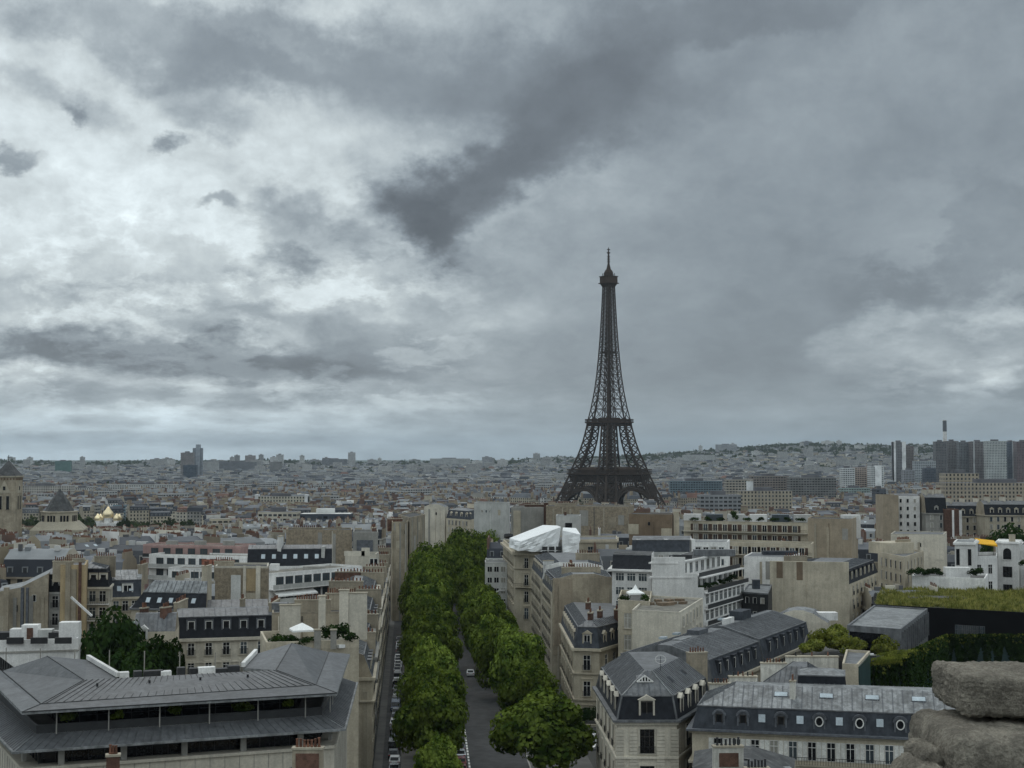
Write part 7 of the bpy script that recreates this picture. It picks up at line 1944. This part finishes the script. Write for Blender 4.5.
tower('tower_block', 915, 936, 461, 2650, 'pale grey stepped office block with dark window bands, below the hills', (.36, .39, .41), mat=1)
tower('tower_block', 925, 936, 468, 2560, 'dark blue glazed block in front of the pale stepped office', (.06, .075, .10), mat=1)
tower('tower_block', 936, 947, 441.5, 2700, 'very dark brown slab tower under the tall chimney', (.14, .135, .14))
tower('tower_block', 947.5, 959, 441, 2760, 'dark grey-brown tower directly below the tall white chimney', (.19, .18, .18))
tower('tower_block', 959.5, 971, 442, 2720, 'grey tower with a dark slit, between brown tower and double slab', (.17, .18, .19), extra=[(.8, .95, .4, (.05, .05, .06))])
tower('tower_block', 972, 986.5, 441.5, 2700, 'grey-brown tower before the pale gridded one', (.21, .19, .19), extra=[(.1, .2, .6, (.40, .41, .42))])
tower('tower_block', 987, 1007, 441, 2650, 'pale tower with a regular window grid, brightest of the dark riverside group', (.50, .53, .52))
tower('tower_block', 1007.5, 1016.5, 442, 2700, 'dark blue tower with a pale top corner', (.12, .15, .19), extra=[(.55, 1, .2, (.36, .37, .38))])
tower('tower_block', 1017, 1034, 441.5, 2650, 'dark red-brown tower at the picture edge', (.16, .115, .12))
t_ = empty('chimney', (xat(945.3, 2900), 2900, -25), 0, 'tall slender white chimney with dark top above the riverside towers', 'chimney')
hz_ = zat(420, 2900) + 25; r_ = (xat(947.3, 2900) - xat(943.2, 2900)) / 2
b = MB(); b.lathe([(r_ * 1.25, 0), (r_, hz_ * .6), (r_ * .92, hz_ * .84)], 'white', 14); b.build('shaft', t_)
b = MB(); b.lathe([(r_ * .97, hz_ * .84), (r_ * .95, hz_ - 1.2)], 'lead', 14); b.build('top_band', t_)
b = MB(); b.lathe([(r_ * 1.0, hz_ - 1.2), (r_ * 1.0, hz_)], 'white', 14); b.build('rim', t_)
tower('office_block', 843, 855, 468, 2200, 'white banded office tower before the pinkish slab', (.58, .60, .60), mat=1, dep=24)
tower('office_block', 855, 871, 467.5, 2220, 'pinkish beige office slab between two white ones', (.42, .34, .29), mat=1)
tower('office_block', 871, 884, 466.5, 2180, 'tall white office block with dark bands beside the pinkish slab', (.60, .62, .62), mat=1, dep=24, extra=[(.3, .8, 1.5, W_)])
tower('office_block', 790, 836, 477.5, 1750, 'long dark office range with horizontal bands by the river trees', (.17, .17, .165), mat=1, dep=22)
tower('office_block', 751, 789, 476, 1800, 'long brown-grey office range next to the dark banded one', (.22, .19, .17), mat=1)
tower('office_block', 726, 753, 479.5, 1650, 'beige office block with white side wing, before the brown-grey range', (.36, .33, .28), mat=1, extra=[(.75, 1, -2, W_)])
tower('office_block', 670, 722, 481, 1900, 'long low blue glass office with flat roof beside the iron tower', (.12, .17, .20), mat=1)
tower('office_block', 841, 870, 488, 1900, 'low pale green glazed hall at the foot of the white office blocks', (.28, .36, .34), mat=1)
tower('office_block', 740, 792, 491, 1250, 'stone palace range with arched upper windows', (.36, .32, .25), mat=0)
tower('office_block', 700, 741, 495, 1100, 'grey metal roofed hall with a row of dark openings', (.24, .25, .26), mat=1)
tower('office_block', 945, 1060, 483, 1150, 'long beige museum wing with flat roof below the riverside towers', (.36, .31, .24), mat=0, dep=25)
tower('office_block', 945, 979, 473.5, 1190, 'raised beige pavilion of the museum wing with square openings', (.38, .33, .25), mat=0, dep=16)
tower('office_block', 876, 886, 489, 1500, 'dark block with a bright white pointed canopy on top', (.07, .08, .10), mat=1)
tower('tower_block', 180.5, 193, 452.5, 3600, 'brownish half of the twin tower standing alone above the city', (.28, .26, .26))
tower('tower_block', 192.5, 201.5, 448, 3650, 'taller grey half of the twin tower, stepped crown', (.27, .30, .34), extra=[(.35, .8, 9, (.27, .30, .34))])
tower('tower_block', 183, 196, 465, 3300, 'dark blue glass block at the foot of the twin tower', (.05, .075, .11), mat=1)
tower('tower_block', 55, 70, 461, 4200, 'green tinted glass slab among the far roofs', (.10, .21, .19), mat=1)
tower('tower_block', 70, 83, 464, 4600, 'pale slab beside the green glass one', (.48, .49, .48))
tower('tower_block', 150, 163, 459, 5200, 'pale box-like tower on the skyline before the twin tower', (.45, .45, .44))
tower('tower_block', 203, 218, 461.5, 4400, 'pale grey slab just past the twin tower', (.46, .47, .47))
tower('tower_block', 219, 256, 462, 4500, 'long dark grey slab on the skyline past the twin tower', (.20, .21, .23))
tower('tower_block', 245, 255, 455.5, 5600, 'square brownish tower top above the long dark slab', (.34, .31, .30))
tower('tower_block', 270, 277, 457, 5200, 'narrow white tower under a thin crane', W_)
tower('tower_block', 276, 283, 454.5, 5300, 'white tower with stepped top beside the narrow one', (.56, .57, .57))
tower('tower_block', 348, 355, 452.5, 5400, 'slim pale tower, highest of the skyline between twin tower and iron tower', (.50, .50, .50))
tower('tower_block', 322, 347, 459, 5500, 'wide dark block beside the slim pale tower', (.22, .23, .25))
tower('tower_block', 378, 391, 466, 4000, 'bright white apartment tower below the skyline', (.62, .62, .60))
tower('tower_block', 430, 470, 458.5, 5600, 'long pale slab on the skyline above the avenue', (.48, .49, .49), mat=1)
tower('tower_block', 482, 492, 457, 5800, 'grey block on the skyline short of the iron tower', (.38, .39, .41))
tower('tower_block', 716, 737, 444.5, 6300, 'wide pale slab on the crest of the hills beside the iron tower', (.38, .39, .41))
tower('tower_block', 683, 715, 455, 5000, 'row of white apartment slabs on the slope beside the iron tower', (.55, .56, .55))
tower('tower_block', 803, 812, 441.5, 6500, 'dark tower top on the wooded crest', (.22, .23, .25))
tower('tower_block', 18, 71, 486, 1900, 'long pale government range behind the church drum', (.42, .40, .36), mat=0, cat='building')
tower('office_block', 108, 176, 484.5, 2100, 'very long white colonnaded range with dark openings', (.50, .50, .48), mat=1, cat='building')
tower('office_block', 71, 91, 488, 2000, 'pale range next to the long government building', (.44, .44, .42), mat=0, cat='building')
tower('office_block', 113, 125, 505, 1420, 'blue glazed corner block right above the golden domes', (.16, .24, .28), mat=1)
tower('office_block', 126, 152, 507, 1400, 'dark and white banded block beside the golden domes', (.45, .46, .46), mat=1)
tower('office_block', 255, 308, 496.5, 1500, 'long cream range with a white end pavilion', (.46, .43, .35), mat=0, extra=[(0, .06, 2, W_), (.94, 1, 2, W_)])
tower('office_block', 258, 297, 512, 950, 'long cream modern block under a flat roof', (.50, .46, .38), mat=1)
tower('office_block', 300, 350, 514, 880, 'wide flat white-edged hall with deep dark glazing', (.05, .06, .08), mat=1, roof=(.6, .6, .58))
# black-roofed mansion row behind the villa
for k, (p0, p1, py, y, lab, tn, rf) in enumerate([(948, 985, 516, 640, 'stone mansion with tall slate roof and red chimney wall behind the cream gables', (.34, .30, .23), (.05, .055, .07)), (985, 1030, 515, 625, 'stone mansion with long slate roof and many dormers at the picture edge', (.36, .32, .25), (.05, .055, .07)), (896, 918, 497, 620, 'tall white house with small scattered windows beyond the yellow gable', (.60, .60, .57), (.2, .2, .2)), (883, 897, 496, 615, 'blank tan gable joined to the tall white house', (.33, .27, .19), (.2, .2, .2)), (917, 930, 502, 630, 'narrow grey-white house between the tall white house and slate tower house', (.44, .44, .42), (.16, .16, .17)), (926, 945, 513, 610, 'dark tall-roofed house before the mansion row', (.28, .26, .22), (.04, .045, .055)), (945, 957, 510, 605, 'brick red wall house with two white flue strips', (.14, .085, .065), (.12, .1, .09))]):
    x0, x1 = xat(p0, y), xat(p1, y); z0 = gz(x0, y) - 2; zc = zat(py, y)
    h = Bld('apartment_building', lab, [(x0, y), (x1, y - 3), (x1 + .5, y + 12), (x0 + .5, y + 14)], z0, zc)
    mname = ['stone', 'stone', 'white', 'tan', 'greywhite', 'grey', 'brick'][k]
    h.wall(mname)
    if k in (0, 1, 5):
        h.roof([(4.5 if k < 2 else 6.5, 1.8, 'slate'), (1.5, 4, 'zinc')], party=(1, 3)); n = int((x1 - x0) / 2.9); h.windows(0, n, 4, 1.2, 2.1, 'plain', st=3.3); h.dormers(0, n - 1, 1.2, 2.0, 'gable', .6, 2.2, .5, 'zinc')
        for f in (-.35, 0, .38): h.chimney((x1 - x0) * f, 1, 6, 90, .9, 1.6, pots=6, m='pale')
        h.band(h.h - .5, .5, .5, mname)
    else:
        h.flat('zinc', .4); 
        if k in (2, 4): h.windows(0, 3 if k == 2 else 2, 5, 1.1, 1.7, 'plain', st=3.3); h.roof([(1.2, 3, 'zinc')], party=(1, 3))
        if k == 6: h.boxpart('flue', 0.5, -7.5, 3, 1.5, .4, h.h - 3, 'white'); h.boxpart('flue', 3.0, -7.5, 3, 1.5, .4, h.h - 3, 'white')
keep(880, 1030, 540, 612)
keep(-10, 82, 533, 715); keep(18, 200, 528, 1285); keep(470, 530, 502, 1240); keep(556, 664, 499, 1650); keep(250, 352, 520, 880)

# ------------------------------------------------------------------ the houses in between
rnd = random.Random(77)
TONES = [((.45, .40, .31), 'cream'), ((.38, .34, .265), 'beige stone'), ((.55, .51, .43), 'pale cream'), ((.68, .67, .65), 'white'), ((.30, .29, .265), 'grey'), ((.50, .485, .45), 'off-white'), ((.31, .265, .205), 'tan')]
TW = [24, 18, 18, 11, 10, 12, 7]
ROOFS = [((.12, .127, .14), 'zinc'), ((.22, .23, .238), 'pale zinc'), ((.028, .032, .042), 'slate'), ((.20, .19, .17), 'gravel'), ((.075, .08, .092), 'dark zinc'), ((.15, .08, .06), 'red tiled')]
RW = [34, 22, 20, 14, 12, 2]
def house_geo(r, w, d, h, lod):
    """one Parisian house as separate pieces: wall, roof, chimneys (local, centred)"""
    tone, tn = r.choices(TONES, TW)[0]; rtone, rn = r.choices(ROOFS, RW)[0]
    f1, f2, f3 = r.uniform(.85, 1.2), r.uniform(.75, 1.25), r.uniform(.75, 1.1); tone = tuple(v * f1 for v in tone); rtone = tuple(v * f2 for v in rtone)
    wl, rf, chs = TB(), TB(), []
    P = [(-w / 2, -d / 2), (w / 2, -d / 2), (w / 2, d / 2), (-w / 2, d / 2)]
    modern = rn == 'gravel'
    blank = () if modern and r.random() < .6 else ((1,), (3,), (1, 3), ())[r.randrange(4)]
    wl.walls(P, 0, h, 1 if modern else 0, tone, blank)
    wl.box(-w / 2 - .35, -d / 2 - .35, h - .45, w / 2 + .35, d / 2 + .35, h, 2, tuple(v * .95 for v in tone)) if not modern else None
    feat = ''
    party = tuple(v * f3 for v in r.choice([(.33, .28, .20), tone, (.40, .36, .29), (.28, .23, .165)]))
    if modern:
        rf.face([(*p, h + .04) for p in P], 2, rtone)
        for i in range(4):
            a, c = P[i], P[(i + 1) % 4]; rf.face([(*a, h), (*c, h), (*c, h + .7), (*a, h + .7)], 2, tone); rf.face([(*c, h), (*a, h), (*a, h + .7), (*c, h + .7)], 2, tone)
        k = r.randrange(3)
        if k == 0:
            Q = [(p[0] * .82, p[1] * .7 + .6) for p in P]; rf_h = h + 3.0; wl.walls(Q, h, rf_h, 1, tone); rf.face([(*p, rf_h) for p in Q], 2, rtone); feat = 'set-back top'
        else:
            rf.box(-w * .2, -d * .2, h, w * .12, d * .2, h + 2.6, 2, tone); rf.box(w * .2, 0, h, w * .3, d * .2, h + 1.5, 2, (.4, .4, .4)); feat = 'lift house'
    else:
        h1, i1, h2 = r.uniform(2.8, 4.2), r.uniform(.7, 1.6), r.uniform(.8, 2.2)
        st = r.random()
        low = rtone if st < .45 else (.026, .03, .04)
        A_ = [(-w / 2, -d / 2 + i1), (w / 2, -d / 2 + i1), (w / 2, d / 2 - i1), (-w / 2, d / 2 - i1)]
        hip = r.random() < .22; e = i1 if hip else .02
        A_ = [(p[0] - math.copysign(e, p[0]), p[1]) for p in A_]
        q = min(d * .3, 4.0); B_2 = [(p[0] - math.copysign(min(w * .3, 3.5) if hip else .02, p[0]), p[1] - math.copysign(q, p[1])) for p in A_]
        for i in range(4):
            j = (i + 1) % 4; m = low if i in (0, 2) or hip else party
            rf.face([(*P[i], h), (*P[j], h), (*A_[j], h + h1), (*A_[i], h + h1)], 2, m)
            m = rtone if i in (0, 2) or hip else party
            rf.face([(*A_[i], h + h1), (*A_[j], h + h1), (*B_2[j], h + h1 + h2), (*B_2[i], h + h1 + h2)], 2, m)
        rf.face([(*p, h + h1 + h2) for p in B_2], 2, rtone)
        n = max(2, int(w / 3.1))
        if r.random() < .8:
            for side in (-1, 1):
                for k in range(n):
                    x = -w / 2 + w * (k + .5) / n; y0 = side * (d / 2 - .25); y1 = side * (d / 2 - i1 - .6)
                    ya, yb = min(y0, y1), max(y0, y1); hh = h + .5
                    rf.box(x - .75, ya, hh, x + .75, yb, hh + 1.95, 2, (.36, .35, .32) if st < .6 else (.2, .21, .22))
                    yy = y0 + side * .04
                    pts = [(x - .45, yy, hh + .15), (x + .45, yy, hh + .15), (x + .45, yy, hh + 1.7), (x - .45, yy, hh + 1.7)]
                    rf.face(pts if side < 0 else pts[::-1], 2, (.03, .033, .037))
            feat = 'dormers'
        if lod and r.random() < .4:
            for k in range(r.randrange(1, 4)):
                x = r.uniform(-w * .35, w * .35); yy = -d / 2 + i1 + q * .5; z = h + h1 + h2 * .5 + .12
                rf.face([(x - .5, yy - .6, z - h2 * .6 / q), (x + .5, yy - .6, z - h2 * .6 / q), (x + .5, yy + .6, z + h2 * .6 / q), (x - .5, yy + .6, z + h2 * .6 / q)], 2, (.45, .5, .53))
        # chimneys on the party walls
        for sx in (-1, 1):
            if r.random() < .85:
                L_ = r.uniform(.35, .8) * d; yc = r.uniform(-.1, .1) * d; top = h + h1 + h2 + r.uniform(.5, 2.2)
                t = TB(); bt = r.random() < .22; ctone = (.12, .07, .052) if bt else party
                t.box(sx * (w / 2 - .4) - .38, yc - L_ / 2, h - .2, sx * (w / 2 - .4) + .38, yc + L_ / 2, top, 2, ctone)
                np_ = max(3, int(L_ / .6))
                if lod:
                    for k in range(np_):
                        yy = yc - L_ / 2 + L_ * (k + .5) / np_; t.box(sx * (w / 2 - .4) - .14, yy - .14, top, sx * (w / 2 - .4) + .14, yy + .14, top + r.uniform(.4, .9), 2, (.16, .075, .048) if r.random() < .8 else (.4, .38, .34))
                else: t.box(sx * (w / 2 - .4) - .16, yc - L_ / 2 + .2, top, sx * (w / 2 - .4) + .16, yc + L_ / 2 - .2, top + .55, 2, (.15, .08, .056))
                chs.append(t)
        if r.random() < .35:
            t = TB(); x = r.uniform(-w * .3, w * .3); t.box(x - 1.2, -.4, h + h1, x + 1.2, .4, h + h1 + h2 + 1.2, 2, party); chs.append(t)
    if lod:                                  # what stands about on a Paris roof: vents, hatches, tanks, aerials
        top = h + (.05 if modern else h1 + h2)
        for k in range(r.randrange(3, 8)):
            x = r.uniform(-w * .42, w * .42); yy = r.uniform(-d * .18, d * .18); s_ = r.uniform(.35, .9); hh = r.uniform(.4, 1.5)
            rf.box(x - s_, yy - s_ * .7, top - .3, x + s_, yy + s_ * .7, top + hh, 2, r.choice([(.5, .5, .49), (.2, .21, .22), (.1, .1, .105), (.33, .30, .25), (.62, .61, .59)]))
        for k in range(r.randrange(0, 3)):
            x = r.uniform(-w * .4, w * .4); rf.box(x - .05, -.05, top, x + .05, .05, top + r.uniform(1.5, 3.2), 2, (.12, .12, .12))
    return wl, rf, chs, (tn, rn, feat, len(chs), modern)
# candidate plots: blocks with their own street direction
cand = []
seeds = [(rnd.uniform(-420, 420) * (0.25 + y / 1200), y + rnd.uniform(-60, 60), R(rnd.choice([-38, -24, -10, -3, -3, 8, 20, 33, 48]))) for y in range(320, 1700, 120) for _ in range(int(3 + y / 300))]
def clear(x, y, r_):
    off = (x - AX(y))
    if y < 500 and -38 - r_ < off < 34 + r_: return False
    if 1235 < y < 1335 and pix(x, y, 0)[0] < 215: return False
    if 430 < y < 640 and 405 < pix(x, y, 0)[0] < 512: return False
    return True
for sx, sy, a in seeds:
    cs, sn = math.cos(a), math.sin(a)
    for i in range(-8, 9):
        row = 0
        for j in range(-5, 6):
            v_ = j * 25.0 + (7.5 if j % 2 else 0) ; u_ = i * 19.0
            x, y = sx + u_ * cs - v_ * sn, sy + u_ * sn + v_ * cs
            if y < 325 or y > 1650: continue
            px = pix(x, y, 20)[0]
            if px < -60 or px > 1084: continue
            nd = min(range(len(seeds)), key=lambda k: (seeds[k][0] - x) ** 2 + (seeds[k][1] - y) ** 2)
            if seeds[nd][0] != sx or seeds[nd][1] != sy: continue
            if not clear(x, y, 8): continue
            cand.append((y, x, a))
cand.sort()
heroes_xy = [(o.location.x, o.location.y) for o in bpy.data.objects if o.parent is None and o.get('category') in ('building', 'church', 'church tower', 'tower block', 'office block') and o.location.y < 1700]
plots = []
for y, x, a in cand:
    if any((x - hx) ** 2 + (y - hy) ** 2 < 17 ** 2 for hx, hy in heroes_xy): continue
    if any((x - q[1]) ** 2 + (y - q[0]) ** 2 < 13.5 ** 2 for q in plots[-160:]): continue
    if math.hypot(x - TX, y - TY) < 190: continue
    plots.append((y, x, a))
LAND = [(30, 'church drum', 735), (108, 'golden domes', 1350), (190, 'pink block', 400), (310, 'rubble wall', 430), (400, 'grey bays', 470), (470, 'avenue clump', 540), (545, 'tarpaulin house', 400), (608, 'iron tower', 1640), (690, 'white gable', 300), (745, 'balcony house', 460), (830, 'beige gable', 340), (900, 'yellow gable', 438), (985, 'white villa', 400)]
N_IND = 165
far_t = TB(); made = 0; used = {}
house_roots = []
for y, x, a in plots:
    r = random.Random(int(x * 13.7 + y * 101.3))
    w, d = r.uniform(14, 19), r.uniform(11, 15)
    g0 = gz(x, y) - 1.0
    h = r.uniform(17.5, 24.0) + (4 if r.random() < .06 else 0)
    px, _ = pix(x, y, 20); half = F * 10 / y
    top_lim = 1e9
    for (h0, h1, pyb, hy) in HERO:
        if y < hy - 4 and px + half > h0 and px - half < h1: top_lim = min(top_lim, zat(pyb, y))
    if g0 + h + 6.5 > top_lim:
        h = top_lim - g0 - 6.5
        if h < 6: continue
    lod = y < 900
    wl, rf, chs, info = house_geo(r, w, d, h, lod)
    vis = -20 < px < 1044
    if made < N_IND and vis:
        made += 1
        o = empty('town_house', (x, y, g0), a, None, 'building')
        link('wall', wl.mesh('wall', MATS), o); link('roof', rf.mesh('roof', MATS), o)
        for t in chs: link('chimney', t.mesh('chimney', MATS), o)
        house_roots.append((o, px, y, info, h + g0))
    else:
        cs, sn = math.cos(a), math.sin(a)
        for T in [wl, rf] + chs:
            n0 = len(far_t.v)
            far_t.v.extend((x + vx * cs - vy * sn, y + vx * sn + vy * cs, vz_ + g0) for vx, vy, vz_ in T.v)
            far_t.f.extend(tuple(n0 + i for i in f) for f in T.f); far_t.mi.extend(T.mi); far_t.tone.extend(T.tone); far_t.uv.extend(T.uv)
# each one's label: what it looks like, and what it stands behind or beside
tmp = {}
for o, px, y, info, zt2 in house_roots:
    tn, rn, feat, nc, modern = info
    k = min(range(len(LAND)), key=lambda i: abs(LAND[i][0] - px)); dx = px - LAND[k][0]
    k2 = k - 1 if dx < 0 else k + 1
    if abs(dx) < 13 or not 0 <= k2 < len(LAND): rel = ('behind ' if y > LAND[k][2] else 'in front of ') + LAND[k][1]
    else: rel = 'between %s and %s' % tuple(LAND[i][1] for i in sorted((k, k2)))
    base = '%s house, %s roof%s, %s' % (tn, rn, (', ' + feat) if feat else '', rel)
    tmp.setdefault(base, []).append((y, o))
for base, lst in tmp.items():
    lst.sort(key=lambda q: q[0])
    for i, (y, o) in enumerate(lst):
        o['label'] = base if len(lst) == 1 else base + ', ' + ORD[i] + ' back'
        if len(lst) > 1: o['group'] = 'similar houses ' + base.split(', ')[-1]

# ------------------------------------------------------------------ beyond: the carpet of roofs out to the hills
nr = np.random.default_rng(5)
def far_fill(T, n, y0, y1, seed, hills=False):
    nr = np.random.default_rng(seed)
    yy = np.sqrt(nr.uniform(y0 ** 2, y1 ** 2, n)); an = nr.uniform(-.385, .385, n); xx = yy * an
    g0 = ground_z(xx, yy)
    for i in range(n):
        x, y = float(xx[i]), float(yy[i])
        if math.hypot(x - TX, y - TY) < 150: continue
        u = nr.random(6)
        ppx = 512 + F * an[i]
        lim = 1e9
        for (h0, h1, pyb, hy) in HERO[-5:]:
            if y < hy and h0 - 3 < ppx < h1 + 3: lim = min(lim, zat(pyb, y) - g0[i])
        big = u[0] < .06
        w = 12 + 14 * u[1] + (18 * u[2] if big else 0); d = 10 + 8 * u[2]; h = 15 + 9 * u[3] + (10 * u[4] if big else 0) + (26 * u[5] if big and u[4] < .35 and y > 3800 else 0)
        if hills and y > 5400: h *= .5
        h = min(h, lim)
        if h < 5: continue
        th = (u[4] - .5) * 1.7; cs, sn = math.cos(th), math.sin(th)
        tone = TONES[int(np.searchsorted(np.cumsum(TW) / sum(TW), u[5]))][0]; f = .75 + .45 * u[0]
        if big: tone = (.5, .5, .49)
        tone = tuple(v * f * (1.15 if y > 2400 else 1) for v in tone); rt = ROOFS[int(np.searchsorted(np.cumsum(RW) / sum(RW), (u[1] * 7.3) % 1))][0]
        P = [(x + a_ * cs - b_ * sn, y + a_ * sn + b_ * cs) for a_, b_ in ((-w / 2, -d / 2), (w / 2, -d / 2), (w / 2, d / 2), (-w / 2, d / 2))]
        z0, z1 = float(g0[i]) - 2, float(g0[i]) + h
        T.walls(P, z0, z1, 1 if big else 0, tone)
        if big: T.face([(*p, z1) for p in P], 2, rt)
        else:
            c = ((P[0][0] + P[2][0]) / 2, (P[0][1] + P[2][1]) / 2); Q = [(c[0] + (p[0] - c[0]) * .62, c[1] + (p[1] - c[1]) * .62) for p in P]; rh = 2.5 + 3 * u[2]
            for k in range(4): T.face([(*P[k], z1), (*P[(k + 1) % 4], z1), (*Q[(k + 1) % 4], z1 + rh), (*Q[k], z1 + rh)], 2, rt)
            T.face([(*q, z1 + rh) for q in Q], 2, rt)
            if y < 2600:
                for s in (0, 2):
                    m = ((P[s][0] + P[(s + 3) % 4][0]) / 2, (P[s][1] + P[(s + 3) % 4][1]) / 2); T.box(-.6, -2.5, z1, .6, 2.5, z1 + rh + 1.6, 2, (.30, .24, .17) if u[0] < .6 else (.13, .075, .055), th, m)
    return T
nr = np.random.default_rng(21)
for k in range(95):                          # slabs and towers that break the skyline
    a_ = nr.uniform(-.37, .37); y = nr.uniform(4300, 7000); x = y * a_; w = nr.uniform(16, 60); h = nr.uniform(26, 50) if w < 40 else nr.uniform(22, 32)
    g0 = gz(x, y); f = nr.uniform(.25, .75); t_n = (f, f * 1.0, f * .98)
    if math.hypot((x / y - TX / TY) * 1437, 0) < 30: continue
    far_t.walls([(x - w / 2, y), (x + w / 2, y + nr.uniform(-6, 6)), (x + w / 2, y + 16), (x - w / 2, y + 16)], g0 - 2, g0 + h, 3 if w < 30 else 1, t_n)
    far_t.box(x - w / 2, y, g0 + h, x + w / 2, y + 16, g0 + h + .3, 2, (.2, .2, .2)); far_t.box(x - w * .2, y + 3, g0 + h, x + w * .15, y + 10, g0 + h + 4, 2, (.3, .3, .3))
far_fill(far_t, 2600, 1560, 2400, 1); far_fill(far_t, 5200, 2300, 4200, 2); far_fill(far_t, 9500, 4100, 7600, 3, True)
tag(link('city_roofs', far_t.mesh('city_roofs', MATS)), 'endless carpet of small pale houses and grey roofs out to the hills', 'city', kind='stuff')

# ------------------------------------------------------------------ far trees: river rows, squares, wooded hills
k = 0
for (p0, p1, y, hh, n, where) in [(20, 96, 1290, 20, 14, 'in the river row behind the church drum'), (122, 192, 1290, 16.5, 14, 'in the river row beside the golden domes'), (478, 525, 1250, 17, 8, 'in the row behind the avenue bend'), (566, 655, 1560, 20, 12, 'at the foot of the iron tower'), (655, 700, 1480, 17, 6, 'between the iron tower and the blue glass office'), (794, 840, 1500, 20, 8, 'below the dark office range'), (868, 890, 1480, 18, 4, 'below the white office blocks')]:
    for i in range(n):
        px = p0 + (p1 - p0) * (i + .5) / n; x_ = xat(px, y); yy = y + rnd.uniform(-10, 10)
        tree('far_tree', x_, yy, gz(x_, yy) - 1, hh * rnd.uniform(.85, 1.15), rnd.uniform(5.5, 8), 'dark green tree ' + where, CRF, 'trees ' + where, k, trunk=True); k += 1
n = 5200
nr = np.random.default_rng(9)
yy = np.concatenate([np.sqrt(nr.uniform(5000 ** 2, 7700 ** 2, 3600)), np.sqrt(nr.uniform(1700 ** 2, 5000 ** 2, 1600))]); an = nr.uniform(-.385, .385, n)
V, Fc = [], []
for i in range(n):
    x, y = yy[i] * an[i], yy[i]; 
    if y > 5000 and an[i] < 0.06 and nr.random() < .55: continue
    z = gz(x, y); r_ = nr.uniform(8, 17) * (1.0 if y > 4000 else .6); hh = nr.uniform(14, 22)
    for q in range(9):
        c = np.array([x, y, z + hh * .72]) + nr.normal(size=3) * np.array([r_ * .5, r_ * .5, hh * .2]); t = nr.normal(size=3); t /= np.linalg.norm(t); s = np.cross(t, nr.normal(size=3)); s /= np.linalg.norm(s); e = r_ * .55
        n0 = len(V); V += [tuple(c - t * e), tuple(c + s * e * .7), tuple(c + t * e), tuple(c - s * e * .7)]; Fc.append((n0, n0 + 1, n0 + 2, n0 + 3))
me = bpy.data.meshes.new('woods'); me.from_pydata(V, [], Fc); me.materials.append(_M['leaf_far'])
tag(link('distant_woods', me), 'dark green woods scattered over the far city and hill slopes', 'woods', kind='stuff')

# ------------------------------------------------------------------ air
b = bpy.data.materials.new('haze'); b.use_nodes = True
ht = b.node_tree; ht.nodes.clear()
pv = ht.nodes.new('ShaderNodeVolumePrincipled'); pv.inputs['Color'].default_value = (0.72, 0.84, 0.95, 1); pv.inputs['Density'].default_value = 0.000032; pv.inputs['Anisotropy'].default_value = 0.2
ho = ht.nodes.new('ShaderNodeOutputMaterial'); ht.links.new(pv.outputs[0], ho.inputs['Volume'])
_M['haze'] = b
m = MB(); m.box(-25000, -1500, -32, 25000, 24000, 330, 'haze')
tag(m.build('haze'), 'pale blue air between the arch and the hills', 'haze', kind='stuff')
print('houses', made, len(plots), 'objects', len(bpy.data.objects))
